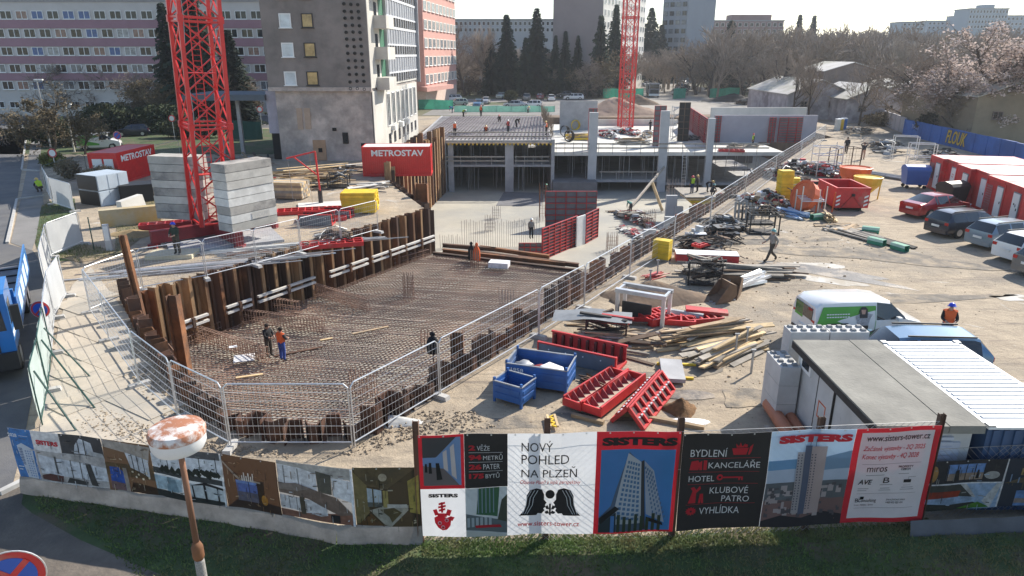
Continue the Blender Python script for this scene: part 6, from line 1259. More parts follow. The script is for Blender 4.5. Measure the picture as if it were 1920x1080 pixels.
MB().beam((-.1, 0, hh), (-2.1, -.3, hh - .45), .1, .1).build('jib', RED, root); MB().beam((-.05, 0, hh - 1.7), (-1.6, -.2, hh - .35), .08, .08).build('strut', RED, root); MB().tube((-2.0, -.3, hh - .5), (-1.9, -.3, .4), .015, 5).build('chain', GALV_D, root); MB().tube((-.45, -.1, hh - .1), (-.6, -.1, .1), .012, 5).build('rope', WOOD_Y, root)
o = MB().cbox((0, 0, .06), (3.0, 1.8, .12)).build('concrete_slab', CONC_L); o.location = G(600, 386); o.location.z = -.004 + .004; o.rotation_euler = (0, 0, .3); tag(o, 'pale slab under the red jib hoist', 'slab')
def stack(label, pos, rz, nx, nz, L, w, h, m, name='panel_stack', piece='panel', z=0, gap=.01, jitter=.02, cat='stack', mats=None, bearers=True):
 root = thing(name, label, cat, (pos.x, pos.y, z), rz); me = MB().box((0, 0, 0), (L, w - gap, h - gap)).mesh(piece); me.materials.append(m); z0 = .1 if bearers else 0
 if bearers:
  for x in (L * .2, L * .8): MB().box((x - .05, 0, 0), (x + .05, nx * w, .1)).build('bearer', WOOD_G, root)
 for k in range(nz):
  for i in range(nx):
   o = obj(piece, me, None, root, loc=(rng.uniform(-jitter, jitter), i * w, z0 + k * h))
   if mats: o.material_slots[0].link = 'OBJECT'; o.material_slots[0].material = mats[rng.randrange(len(mats))]
 return root
g = G(641, 402); stack('big block of yellow formwork girders left of the dark profile', g, R(2), 8, 8, 2.3, .2, .17, YELLOW, piece='girder', jitter=.05)
g = G(505, 374); stack('weathered girder stack behind the ballast', g, R(-8), 8, 6, 2.6, .2, .2, WOOD, piece='girder', mats=[WOOD, WOOD_Y, WOOD_G])
g = G(1252, 492); stack('small stack of bright yellow panels by the right fence', g, R(58), 1, 12, .55, .9, .085, YELLOW, jitter=.01);
g = G(1460, 386); stack('tall tower of yellow panels in the debris yard', g, R(5), 1, 24, .9, .8, .10, YELLOW, jitter=.03)
g = G(1474, 352); stack('short stack of yellow panels behind the tower', g, R(-15), 1, 7, 1.0, .8, .10, YELLOW, jitter=.03)
def pile(label, px, py, n, L, w, t, rz, spread, mats, z=0.0, name='timber_pile', piece='plank', cat='pile', h=.5, fan=.25, tilt=.06, seed=None, roundp=False):
 r = random.Random(seed if seed is not None else hash((px, py)) % 1000); g = G(px, py, z); root = thing(name, label, cat, (g.x, g.y, z), rz)
 mes = []
 for k in range(4):
  LL = L * (.6 + .5 * k / 3); mb = MB()
  if roundp: mb.tube((-LL / 2, 0, 0), (LL / 2, 0, 0), t / 2, 7)
  elif piece == 'scrap' and k == 1: mb.tube((-LL / 2, 0, 0), (LL / 2, 0, 0), t * .3, 6)
  elif piece == 'scrap' and k == 2: mb.cbox((0, 0, 0), (LL * .4, LL * .3, t * 1.6), None, .8)
  elif piece == 'scrap' and k == 3: mb.path([(-LL * .5, 0, 0), (-LL * .1, w * .6, .1), (LL * .2, -w * .3, .25), (LL * .5, w * .4, 0)], t * .22, 5)
  else: mb.cbox((0, 0, 0), (LL, w * r.uniform(.6, 1.3), t))
  me = mb.mesh(piece); bm = bmesh.new(); bm.from_mesh(me); bmesh.ops.recalc_face_normals(bm, faces=bm.faces); bm.to_mesh(me); bm.free(); me.materials.append(mats[0]); mes.append(me)
 for i in range(int(n * 1.5) if piece == 'scrap' else n):
  y = r.gauss(0, spread / 2); lvl = h * max(0, 1 - abs(y) / spread) * r.random(); o = obj(piece, mes[r.randrange(4)], None, root, loc=(r.gauss(0, L * .12), y, t / 2 + .01 + lvl), rot=(r.uniform(-.3, .3), r.uniform(-tilt, tilt), r.gauss(0, fan)))
  o.location.z += L * .3 * abs(o.rotation_euler.y); o.material_slots[0].link = 'OBJECT'; o.material_slots[0].material = mats[r.randrange(len(mats))]
 return root
DK = mat('dark_scrap', (.035, .032, .03), .8, .3, 2, objvar=.3); TARPB = mat('black_foil', (.02, .02, .022), .35, .3, 2); BRN = mat('brown_scrap', (.12, .08, .055), .9, .3, 2, objvar=.3)
pile('pile of fresh planks behind the crane ballast', 585, 345, 46, 5.5, .22, .06, R(28), 2.2, [WOOD_Y, WOOD, BRN, WOOD_Y], h=1.5, fan=.15, seed=1); pile('second pile of planks at left of the jib hoist', 545, 352, 26, 5.0, .22, .06, R(30), 1.8, [WOOD_Y, WOOD, WOOD_G, BRN], h=1.2, fan=.15, seed=2)
pile('long boards and steel strips left of the brown block', 470, 305, 22, 6, .25, .07, R(-50), 2.5, [WOOD_G, DK, BRN, GALV_D, WOOD], h=.5, fan=.25, seed=3); pile('dark planks under the brown block wall', 640, 318, 30, 3.5, .25, .06, R(10), 2.0, [DK, WOOD_G, BRN, CONC_L], h=.4, fan=.6, seed=4)
pile('bundle of grey steel bars along the left mesh fence', 400, 500, 40, 9, .05, .04, R(20), .7, [GALV_D, GALV, REBAR_G], h=.15, fan=.02, tilt=.01, seed=5, name='bar_bundle', piece='bar'); pile('bundle of pale bars in front of the ballast', 560, 462, 30, 8, .06, .05, R(19), .6, [GALV_D, GALV, CONC_L], h=.15, fan=.03, tilt=.01, seed=6, name='bar_bundle', piece='bar')
pile('dark scrap heap behind the fenced bars', 625, 450, 40, 2.0, .25, .12, R(20), 1.2, [DK, BRN, GALV_D], h=.5, fan=.9, seed=7, name='scrap_heap', piece='scrap'); pile('boards beside the far red container', 690, 352, 24, 3, .25, .06, R(15), 1.5, [WOOD_G, WOOD, CONC_L], h=.3, fan=.4, seed=8)
pile('long planks in the open yard right of the red plates', 1330, 640, 44, 3.6, .2, .05, R(20), .8, [WOOD, WOOD_G, WOOD_Y, WOOD_G], h=.75, fan=.16, seed=9); pile('plank stack held by steel stakes', 1362, 668, 30, 3.2, .2, .05, R(38), .5, [WOOD, WOOD_Y, WOOD_G], h=.6, fan=.1, seed=10)
pile('jumbled boards around the dark tarpaulin', 1160, 640, 34, 2.6, .16, .05, R(-15), 1.2, [WOOD, WOOD_G, BRN], h=.4, fan=.5, seed=11); pile('scattered boards near the right fence foot', 1105, 600, 12, 2.4, .14, .04, R(-18), .8, [WOOD, WOOD_Y, WOOD_G], h=.15, fan=.2, seed=12)
pile('grey long boards beyond the mesh cage', 1390, 515, 26, 5, .2, .06, R(-6), .9, [WOOD_G, BRN, WOOD_G], h=.5, fan=.08, seed=13); pile('dark heap of beams and foil beside the yellow panels', 1320, 470, 70, 2.4, .3, .1, R(5), 1.6, [DK, TARPB, BRN, DK, WOOD_G], h=.7, fan=.6, seed=14, name='scrap_heap', piece='scrap')
pile('black foil and scrap heap above the pink frame', 1350, 445, 60, 1.6, .4, .12, R(10), 1.4, [DK, TARPB, TARPB, BRN], h=.6, fan=1.2, seed=15, name='scrap_heap', piece='scrap'); pile('white sacks and bars among the dark heap', 1310, 452, 22, .7, .3, .2, R(10), 1.2, [FOIL, CONC_L, GALV], h=.7, fan=1.2, seed=16, name='sack_heap', piece='sack')
pile('aluminium beams stacked in a steel rack', 1400, 538, 16, 2.6, .12, .12, R(38), .35, [ALU, GALV], h=.55, fan=.06, seed=17, name='beam_rack', piece='beam'); pile('long grey pipes lying behind the red skip', 1645, 330, 14, 9, .2, .2, R(118), .9, [GALV_D, WOOD_G], h=.2, fan=.04, tilt=.01, seed=18, name='pipe_row', piece='pipe', roundp=True); pile('long boards lying beside the green tubes', 1628, 448, 9, 4.5, .3, .08, R(112), .8, [WOOD_G, DK, WOOD_G], h=.1, fan=.08, tilt=.01, seed=19)
pile('loose boards in front of the red skip', 1580, 430, 14, 2.4, .2, .07, R(10), 1.4, [WOOD, WOOD_G], h=.1, fan=.9, tilt=.02, seed=20); pile('bundle of split firewood boards left of the skip', 1552, 415, 26, 1.5, .14, .06, R(75), .45, [WOOD_Y, WOOD], h=.6, fan=.15, tilt=.25, seed=21)
pile('blue plastic profiles in the debris yard', 1490, 405, 22, 2.2, .14, .1, R(115), .6, [mat('plastic_blue', (.10, .22, .42), .5), mat('plastic_pale', (.45, .55, .68), .5)], h=.35, fan=.25, seed=22, name='profile_bundle', piece='profile'); pile('mixed scrap in the middle of the debris yard', 1440, 385, 90, 1.3, .3, .2, R(30), 2.6, [DK, GALV_D, ALU, BRN, WOOD, RED_D], h=.9, fan=1.5, seed=23, name='scrap_heap', piece='scrap')
pile('dark scrap beside the far mesh panels', 1470, 335, 80, 1.6, .35, .2, R(30), 2.6, [DK, DK, GALV_D, BRN, RED_D, CONC_L], h=1.0, fan=1.5, seed=24, name='scrap_heap', piece='scrap'); pile('scrap and frames near the far bend of the fence', 1540, 330, 70, 1.8, .3, .15, R(40), 2.6, [DK, GALV_D, ALU, BRN, RED_D], h=1.1, fan=1.5, seed=25, name='scrap_heap', piece='scrap')
pile('long scrap heap along the blue wall, left part', 1660, 280, 110, 2.6, .35, .18, R(-25), 4.0, [DK, GALV_D, CONC, BRN, WOOD_G, TARPB], h=.9, fan=1.0, seed=26, name='scrap_heap', piece='scrap'); pile('long scrap heap along the blue wall, right part', 1765, 298, 110, 2.4, .35, .18, R(-25), 4.0, [DK, GALV_D, CONC, BRN, WOOD_G, DK], h=.9, fan=1.0, seed=27, name='scrap_heap', piece='scrap'); pile('scrap boards at the far end of the yard', 1610, 250, 60, 3.0, .35, .12, R(-35), 3.2, [BRN, WOOD_G, DK, WOOD], h=.6, fan=.7, seed=28, name='scrap_heap', piece='scrap')
pile('dark debris on the floor below the lower slab', 1190, 415, 70, 2.2, .3, .15, R(20), 4.0, [DK, WOOD_G, GALV_D, BRN, RED_D], z=-6, h=.9, fan=1.2, seed=29, name='scrap_heap', piece='scrap'); pile('boards and frames on the pale floor by the fence', 1190, 440, 36, 2.2, .25, .1, R(20), 3.0, [GALV_D, WOOD_G, RED_D, CONC_L], z=-6, h=.3, fan=1.0, seed=30, name='scrap_heap', piece='scrap')
pile('crate of timber and coils at the left of the upper deck', 1085, 262, 20, 3, .3, .25, R(0), 1.2, [YELLOW, WOOD, WOOD_Y], z=zRD, h=.8, fan=.2, seed=31); pile('formwork beams lying on the upper deck by the guard rail', 1185, 268, 40, 3.5, .25, .12, R(5), 2.0, [WOOD, WOOD_G, GALV_D], z=zRD, h=.6, fan=.2, seed=32); pile('steel parts around the foot of the second crane', 1180, 252, 50, 2.2, .35, .2, R(20), 4.0, [DK, GALV, RED_D, CONC_L, BRN], z=zRD, h=.8, fan=1.3, seed=33, name='scrap_heap', piece='scrap'); pile('timber on the right deck in front of the violet wall', 1395, 276, 24, 3, .25, .1, R(0), 1.2, [WOOD, WOOD_G], z=zRD, h=.4, fan=.2, seed=34)
pile('scrap heap behind the pale wall at the end of the site', 1400, 196, 60, 4, .4, .2, R(0), 5, [BRN, WOOD_G, DK], z=0, h=1.0, fan=1.0, seed=35, name='scrap_heap', piece='scrap')
pile('tangled rods and boards beside the rack of aluminium beams', 1430, 400, 50, 1.5, .2, .1, R(60), 1.2, [DK, WOOD, GALV_D, BRN], h=.5, fan=1.3, seed=51, name='scrap_heap', piece='scrap'); pile('low scrap between the pallet and the fence', 1360, 425, 60, 1.3, .25, .15, R(40), 1.4, [DK, TARPB, BRN, WOOD_G, GALV_D], h=.6, fan=1.3, seed=52, name='scrap_heap', piece='scrap'); pile('grey sheets and boards behind the rust cage', 1500, 372, 50, 1.6, .5, .1, R(20), 1.6, [GALV_D, CONC_L, DK, WOOD], h=.9, fan=1.1, seed=53, name='scrap_heap', piece='scrap'); pile('scrap strewn left of the scaffold tower', 1500, 318, 70, 1.5, .4, .15, R(20), 2.2, [DK, GALV_D, CONC_L, RED_D, BRN], h=1.0, fan=1.4, seed=54, name='scrap_heap', piece='scrap')
pile('short boards scattered behind the grey faced form', 1120, 660, 16, 1.2, .15, .05, R(0), .6, [WOOD, WOOD_G, RED_D], h=.3, fan=.9, seed=55); pile('rusty tie rods beside the steel form trough', 1112, 722, 14, .9, .05, .05, R(130), .3, [RUST_K, RUST_L], h=.2, fan=.2, seed=56, name='rod_bundle', piece='rod'); pile('reinforcement offcuts on the left concrete yard', 470, 475, 30, 3.0, .05, .04, R(20), 1.0, [GALV_D, REBAR], h=.1, fan=.15, tilt=.01, seed=57, name='bar_bundle', piece='bar'); pile('timber and steel scrap behind the left ballast stack', 480, 345, 50, 2.6, .25, .12, R(-30), 2.0, [DK, BRN, WOOD, RED_D, WOOD_G], h=.8, fan=.9, seed=58, name='scrap_heap', piece='scrap')
pile('boxes and tools on the upper deck right of the tall column', 1140, 258, 60, 1.2, .5, .3, R(20), 2.6, [CONC_L, DK, GALV_D, RED_D, FOIL], z=zRD, h=.8, fan=1.4, seed=59, name='scrap_heap', piece='scrap'); pile('tools and boards between the deck columns', 1215, 256, 50, 1.4, .4, .25, R(-20), 2.2, [WOOD, DK, GALV, CONC_L], z=zRD, h=.7, fan=1.4, seed=60, name='scrap_heap', piece='scrap'); pile('scrap beside the red deck formwork', 1290, 262, 40, 2.0, .4, .2, R(-50), 1.2, [DK, WOOD_G, GALV_D], z=zRD, h=.5, fan=.6, seed=61, name='scrap_heap', piece='scrap')
for i, (px, py, m, lab) in enumerate(((1058, 256, BLACK, 'black hose coil on the upper deck'), (1078, 244, YELLOW, 'yellow hose coil on the upper deck'), (1066, 266, DK, 'dark hose coil in front on the upper deck'))):
 g = G(px, py, zRD); root = thing('hose_coil', lab, 'hose coil', (g.x, g.y, zRD), .4)
 for k in range(5):
  mb = MB(); pts = [Vector((.75 * math.cos(t * .42) * (1 - .05 * k), -.25 + .1 * k, .8 + .75 * math.sin(t * .42))) for t in range(16)]; mb.path(pts, .05, 5); mb.build('loop', m, root)
def form_tray(label, a, b, h=.9, d=1.0, facing=-1):
 a, b = G(*a), G(*b); L = (b - a).length; root = thing('steel_form', label, 'formwork', a, math.atan2(b.y - a.y, b.x - a.x)); GY = mat('form_face', (.13, .155, .185), .6, .15, 1.5)
 MB().box((0, 0, .03), (L, .03, h)).build('front_face', GY, root); MB().box((0, -.03, h), (L, .06, h + .05)).build('top_edge', RED, root); MB().box((L, -.03, .03), (L + .05, d, .12)).build('side_frame', RED, root); MB().box((-.05, -.03, .03), (0, .08, h + .05)).build('edge', RED, root); MB().box((L, -.03, .12), (L + .05, .08, h + .05)).build('edge', RED, root)
 MB().box((0, d, .03), (L, d + .04, h * 1.02)).build('back_face', RED_D, root); MB().box((-.03, d - .02, h * 1.02), (L + .03, d + .08, h * 1.02 + .06)).build('top_edge', RED, root); MB().box((0, .03, .03), (L, d, .08)).build('floor', RED_D, root)
 for i in range(9):
  x = L * (i + .5) / 9; MB().box((x - .04, d - .14, .08), (x + .04, d, h * .98)).build('rib', mat('form_rib_dark', (.06, .01, .012), .6), root)
 for i in range(4): MB().tube((L * (i + .6) / 4.4, -.012, h * .7), (L * (i + .6) / 4.4, .0, h * .7), .025, 8).build('tie_hole', WHITE, root)
form_tray('grey-faced red steel form trough behind the blue crates', (1010, 672), (1152, 704), .62, 1.1)
def form_ladder(label, a, b, w, h=.32, flip=False, z=.12, rise=0.0):
 a, b = G(*a), G(*b); d = b - a; L = d.length; root = thing('truss_form', label, 'formwork', (a.x, a.y, z), math.atan2(d.y, d.x)); n = 9
 for y in (0, w): MB().box((0, y - .03, 0), (L, y + .03, h)).build('side_flange', RED, root)
 MB().box((0, .03, .0), (L, w - .03, .03)).build('base_plate', mat('form_sand', (.42, .33, .26), .9), root)
 for i in range(n):
  x = L * (i + .5) / n
  for y0, y1 in ((.04, w * .48), (w * .98 - .02, w * .52)):
   mb = MB(); mb.add([(x - .16, y0, .031), (x + .16, y0, .031), (x, y1, .031), (x - .02, y0, h * .98), (x + .02, y0, h * .98)], ((0, 1, 4, 3), (1, 2, 4), (2, 0, 3), (2, 3, 4), (0, 2, 1))); mb.build('gusset', mat('gusset_red', (.26, .02, .028), .5, .2, 2), root)
 for x in (0, L): MB().box((x - .03, -.03, 0), (x + .03, w + .03, h * .8)).build('end_plate', RED, root)
form_ladder('left of the two long red truss forms on timber', (1088, 777), (1176, 717), .62); form_ladder('right of the two long red truss forms on timber', (1126, 788), (1208, 722), .62)
a, b = G(1176, 800), G(1236, 728); d = b - a; L = d.length; root = thing('ridge_form', 'red ridge-shaped steel form right of the truss forms', 'formwork', (a.x, a.y, .0), math.atan2(d.y, d.x))
for s in (-1, 1):
 for k in range(8):
  x = L * k / 7; mb = MB(); mb.beam((x, 0, .62), (x, s * .5, .05), .07, .12); mb.build('rib', RED, root)
 for (y, z_) in ((0.03 * s, .62), (s * .25, .34), (s * .5, .06)): MB().beam((0, y, z_), (L, y, z_), .08, .06).build('rail', RED, root)
 mb = MB(); mb.add([(0, s * .02, .58), (L, s * .02, .58), (L, s * .46, .07), (0, s * .46, .07)], ((0, 1, 2, 3),)); mb.build('skin', mat('form_rib_dark', (.06, .01, .012)), root, fix=False)
 for k in range(14): MB().cbox((L * (k + .5) / 14, s * .32, .33), (.1, .05, .05)).build('clamp', GALV, root)
for lab, a, b in (('timber bearer under the truss forms', (1072, 781), (1132, 796)), ('long timber under the ridge form', (1160, 776), (1320, 806))):
 a, b = G(*a), G(*b); o = MB().beam((0, 0, .06), (b.x - a.x, b.y - a.y, .06), .14, .12).build('timber_bearer', WOOD); o.location = (a.x, a.y, 0); tag(o, lab, 'timber')
def crate(label, a, b, dpx, h, mark=None):
 a, b = G(*a), G(*b); L = (b - a).length; ang = math.atan2(b.y - a.y, b.x - a.x); root = thing('stacking_crate', label, 'crate', a, ang, 'blue steel crates'); W = dpx; z0 = .14
 for (p, q, nm) in (((0, 0), (L, .03), 'side_panel'), ((0, W - .03), (L, W), 'side_panel'), ((0, .03), (.03, W - .03), 'end_panel'), ((L - .03, .03), (L, W - .03), 'end_panel')):
  o = MB().box((p[0], p[1], z0), (q[0], q[1], h)).build(nm, BLUE, root)
  for k in range(2):
   zz = z0 + (h - z0) * (.28 + .38 * k)
   if nm == 'side_panel': MB().box((.08, p[1] - .025, zz - .06), (L - .08, q[1] + .025, zz + .06)).build('pressed_rib', BLUE, o)
   else: MB().box((p[0] - .025, .08, zz - .06), (q[0] + .025, W - .08, zz + .06)).build('pressed_rib', BLUE, o)
 MB().box((.03, .03, z0), (L - .03, W - .03, z0 + .04)).build('floor', mat('crate_floor', (.03, .035, .04), .8), root); mb = MB()
 for p, q in (((0, 0), (L, 0)), ((L, 0), (L, W)), ((L, W), (0, W)), ((0, W), (0, 0))): mb.beam((p[0], p[1], h + .015), (q[0], q[1], h + .015), .05, .03)
 mb.build('rim', GALV_D, root)
 for x in (.03, L - .03):
  for y in (.03, W - .03): MB().box((x - .035, y - .035, 0), (x + .035, y + .035, h + .12)).build('leg', BLUE, root)
 if mark: me = text_fit(mark, .42, .14, bold=.02); obj('lettering', me, WHITE, root, loc=(.4, -.03, h - .18), rot=(math.pi / 2, 0, 0))
 return root, L, W
crate('small open blue steel crate in front', (925, 752), (978, 768), .85, .72); rt, L, W = crate('large open blue steel crate holding sacks', (948, 725), (1062, 742), 1.25, .85, '1958')
for i, (x, y, s, m) in enumerate(((L * .72, .55, .75, FOIL), (L * .5, .6, .5, mat('red_cloth', (.2, .02, .02), .8)), (L * .2, .7, .6, GALV_D))):
 mb = MB(); bm = bmesh.new(); bmesh.ops.create_icosphere(bm, subdivisions=2, radius=.5)
 for v in bm.verts: v.co *= 1 + .25 * math.sin(v.co.x * 9 + i) * math.cos(v.co.y * 7)
 me = bpy.data.meshes.new('sack'); bm.to_mesh(me); bm.free(); o = obj('sack', me, m, None, smooth=True); o.location = rt.location + rotz(rt.rotation_euler.z) @ Vector((x, y, .55)); o.scale = (s * 1.2, s, s * .5); o.rotation_euler = (0, .2, i); tag(o, ['white sack lying in the large blue crate', 'dark red cloth in the large blue crate', 'grey wrapped bundle in the large blue crate'][i], 'sack')
a, b = G(1156, 598), G(1232, 612); d = b - a; ang = math.atan2(d.y, d.x); L = d.length + .2; hh = HT(1156, 547, a); root = thing('portal_frame', 'galvanised steel portal frame standing over red trays', 'frame', a, ang)
for x in (0, L):
 for y in (0, .9): MB().box((x - .07, y - .07, 0), (x + .07, y + .07, hh)).build('post', GALV, root)
MB().box((-.1, -.1, hh), (L + .1, .1, hh + .16)).build('beam', GALV, root); MB().box((-.1, .8, hh), (L + .1, 1.0, hh + .14)).build('beam', GALV_D, root)
for x in (0, L): MB().box((x - .05, .1, hh + .02), (x + .05, .8, hh + .12)).build('side_beam', GALV, root)
MB().box((.1, .3, .1), (L * .7, .38, hh * .6)).build('dark_panel', DK, root)
def tray(label, px, py, L, W, rz, m=RED, h=.22, n=5, z=.02):
 g = G(px, py); root = thing('steel_tray', label, 'formwork', (g.x, g.y, z), rz)
 for y in (0, W / 2, W): MB().box((0, y - .035, 0), (L, y + .035, h)).build('long_rib', m, root)
 for i in range(n + 1): x = L * i / n; MB().box((x - .035, .036, .005), (x + .035, W / 2 - .036, h - .01)).build('cross_rib', m, root); MB().box((x - .035, W / 2 + .036, .005), (x + .035, W - .036, h - .01)).build('cross_rib', m, root)
 MB().box((.03, .03, .002), (L - .03, W - .03, .02)).build('skin', DK, root)
tray('red ribbed panel under the portal frame', 1175, 604, 2.7, 1.2, R(-12)); tray('red ribbed panel right of the portal frame', 1222, 614, 1.2, 1.1, R(25), h=.3); tray('red frame under a tilted red plate', 1292, 610, 1.5, 1.0, R(10)); g = G(1300, 600); o = MB().cbox((0, 0, .05), (1.7, .5, .12)).build('red_plate', RED); o.location = (g.x + .6, g.y + .3, .25); o.rotation_euler = (0, .05, R(-10)); tag(o, 'red plate lying on the red frame', 'plate')
tray('pink-red frame leaning on the dark heap', 1310, 482, 1.0, .5, R(40), RED, .15, 3, .5)
g = G(1280, 492); o = MB().cbox((0, 0, .2), (3.2, .9, .4)).build('steel_form', RED_D); o.location = (g.x + 1.3, g.y + .3, .02); o.rotation_euler = (0, 0, R(-8)); tag(o, 'long red form with white top beside the yellow panels', 'formwork'); t_ = MB().cbox((0, 0, .42), (3.22, .92, .03)).build('top_plate', WHITE, o)
def cage_box(label, px, py, L, W, h, rz, m=DK, wire=.18, fill=None, open_top=True, frame=None):
 g = G(px, py); root = thing('mesh_cage', label, 'cage', g, rz); fr = frame or m
 for x in (0, L):
  for y in (0, W): MB().box((x - .035, y - .035, 0), (x + .035, y + .035, h)).build('post', fr, root)
 for z in (.1, h): mb = MB(); [mb.beam(p, q, .05, .05) for p, q in (((0, 0, z), (L, 0, z)), ((L, 0, z), (L, W, z)), ((L, W, z), (0, W, z)), ((0, W, z), (0, 0, z)))]; mb.build('rail', fr, root)
 mb = MB(); n = int(L / wire); nz = int(h / wire)
 for y in (0, W):
  for i in range(1, n): mb.beam((L * i / n, y, .1), (L * i / n, y, h), .015, .015)
  for k in range(1, nz): mb.beam((0, y, h * k / nz), (L, y, h * k / nz), .015, .015)
 mb.build('wire_mesh', m, root, fix=False)['kind'] = 'stuff'; MB().box((.03, .03, .08), (L - .03, W - .03, .12)).build('floor', fr, root)
 if fill:
  r = random.Random(px)
  for i in range(fill[0]):
   c = Vector((L / 2 + r.uniform(-.3, .3) * L, W / 2 + r.uniform(-.25, .25) * W, .35 + r.random() * h * .8)); M = Matrix.Rotation(r.uniform(-.5, .5), 3, 'Y') @ Matrix.Rotation(r.uniform(-.5, .5), 3, 'Z'); mb = MB(); mb.cbox(c, (min(L * .9, 1.3) * r.uniform(.5, 1.1), .14, .08), M); mb.build('scrap_piece', fill[1][r.randrange(len(fill[1]))], root)
 return root
cage_box('steel mesh cage full of dark scrap in the open yard', 1290, 535, 1.5, 1.1, 1.15, R(-12), fill=(30, [DK, BRN, WOOD_G, DK])); cage_box('black mesh cage on the timber yard at left', 615, 354, 1.6, 1.2, 1.1, R(4), m=BLACK, fill=(14, [DK, GALV_D])); cage_box('dark cage near the wooden pallet', 1400, 422, 1.8, 1.1, 1.0, R(0), wire=.4); cage_box('rust cage below the yellow tower', 1480, 390, 1.6, 1.1, 1.3, R(0), m=BRN, wire=.3); cage_box('tall rack cage at the far end of the debris yard', 1565, 330, 2.2, 1.4, 2.4, R(5), m=BRN, wire=.5); cage_box('dark open frame cage nearest the walking man', 1405, 440, 1.7, 1.0, 1.2, R(-5), wire=.6)
cage_box('black wire cage under the grey tarpaulin', 1098, 640, 1.5, 1.0, .85, R(-10), m=BLACK, fill=(12, [DK, RED_D, BRN]))
mb = MB(); nx = 10; vs = []
for i in range(nx + 1):
 for k in range(4): vs.append((-1.6 + 3.0 * i / nx, -.2 + 1.2 * k / 3, .95 - .10 * ((i - 6) / 5) ** 2 - .03 * math.sin(k * 2 + i)))
mb.add(vs, [(i * 4 + k, i * 4 + 4 + k, i * 4 + 5 + k, i * 4 + k + 1) for i in range(nx) for k in range(3)]); o = mb.build('tarpaulin', mat('grey_foil', (.20, .21, .22), .5, .2, 2), fix=False, smooth=True); g = G(1098, 640); o.location = (g.x + .3, g.y, 0); o.rotation_euler = (0, 0, R(-10)); tag(o, 'grey tarpaulin draped over the black wire cage', 'tarpaulin')
def pipe(label, a, b, r, m, z=None, name='pipe', n=14, hollow=True):
 a, b = G(*a), G(*b); d = b - a; mb = MB(); mb.tube((0, 0, r), (d.x, d.y, r), r, n, cap=not hollow)
 if hollow: mb.tube((0, 0, r), (d.x, d.y, r), r * .9, n, cap=False)
 o = mb.build(name, m, smooth=True, fix=False); o.location = (a.x, a.y, z or 0); o.data.set_sharp_from_angle(angle=R(40)); return tag(o, label, 'pipe')
pipe('long pale steel beam lying right of the portal frame', (1232, 588), (1318, 602), .16, GALV_D, n=6); CLAY = mat('orange_pipe', (.46, .17, .09), .6, .12, 2)
pipe('larger orange plastic pipe behind the sunset banner', (1480, 830), (1440, 768), .2, CLAY); pipe('smaller orange plastic pipe beside the container wall', (1508, 835), (1468, 772), .17, CLAY)
slabthing('board_stack', 'pale boards on yellow beams in the yard', 'boards', 1260, 698, .08, .75, 1.6, .14, CONC, R(-8));
for i, (px, py) in enumerate(((1262, 710), (1268, 685))): slabthing('yellow_beam', ['front yellow beam under the pale boards', 'rear yellow beam under the pale boards'][i], 'beam', px, py, 0, 1.35, .1, .08, YELLOW, R(-5))
def mound(label, px, py, rx, ry, h, m=DIRT, name='soil_heap', z=0, rz=0, seed=1):
 r = random.Random(seed); n, k = 22, 9; vs = [(0, 0, h)]; fs = []
 for j in range(1, k):
  t = j / (k - 1)
  for i in range(n): a = 2 * math.pi * i / n; rr_ = t * (1 + .16 * math.sin(3 * a + seed) + r.uniform(-.05, .05)); vs.append((rx * rr_ * math.cos(a), ry * rr_ * math.sin(a), h * (1 - t) ** 1.1 + r.uniform(-.06, .06) * h if j < k - 1 else -.05))
 for i in range(n): fs.append((0, 1 + i, 1 + (i + 1) % n))
 for j in range(k - 2):
  for i in range(n): fs.append((1 + j * n + i, 1 + (j + 1) * n + i, 1 + (j + 1) * n + (i + 1) % n, 1 + j * n + (i + 1) % n))
 mb = MB(); mb.add(vs, fs); o = mb.build(name, m); o.location = G(px, py, z); o.rotation_euler = (0, 0, rz); o.data.polygons.foreach_set('use_smooth', [True] * len(fs)); return tag(o, label, 'heap')
mound('brown soil heap behind the portal frame', 1225, 560, 2.6, 1.3, .85, DIRT); mound('earth bank behind the second crane', 1150, 214, 9, 4, 3.0, mat('pale_soil', (.30, .22, .17), .95, .3, .6, .4), seed=2); mound('dark earth heap in front of the lorry', 1195, 196, 5, 3, 2.2, DIRT, seed=3); mound('dark earth heap under the right trees', 1375, 190, 7, 3, 1.8, DK, seed=4); mound('ochre soil heap by the long pile wall', 250, 440, 1.5, 1.0, .35, mat('ochre_soil', (.34, .24, .12), .95, .2, 1, .3), seed=5)
mound('rust coloured coil of binding wire near the banner', 1276, 770, .55, .5, .45, mat('wire_rust', (.16, .085, .035), .9, .5, 6, .8, 30), 'wire_heap', seed=6); mound('white crumpled sheet near the ridge form', 1294, 792, .6, .3, .12, FOIL, 'plastic_sheet', seed=7); mound('white plastic sheet at the near right fence corner', 735, 792, .9, .4, .25, mat('clear_foil', (.5, .5, .48), .4), 'plastic_sheet', seed=8)
def bucket(label, px, py, rz, s=1.0):
 g = G(px, py); root = thing('excavator_bucket', label, 'bucket', g, rz); prof = [(0, 0), (.7, .05), (1.0, .35), (.95, .8), (.7, .9), (.75, .45), (.55, .2), (.05, .08)]; prof = [(a * s, b * s) for a, b in prof]
 MB().extr(prof, 'y', -.45 * s, .45 * s).build('shell', mat('bucket_rust', (.16, .10, .06), .8, .3, 2), root)
 for y in (-.46, .42): MB().extr([(0, 0), (.7 * s, .05), (1.0 * s, .35 * s), (.95 * s, .8 * s), (.6 * s, .85 * s), (.1 * s, .15 * s)], 'y', y * s, (y + .04) * s).build('side_plate', mat('bucket_rust', (.16, .10, .06)), root)
 for k in range(4): MB().cbox((-.05 * s, (-.36 + .24 * k) * s, .03), (.16, .07, .05)).build('tooth', GALV_D, root)
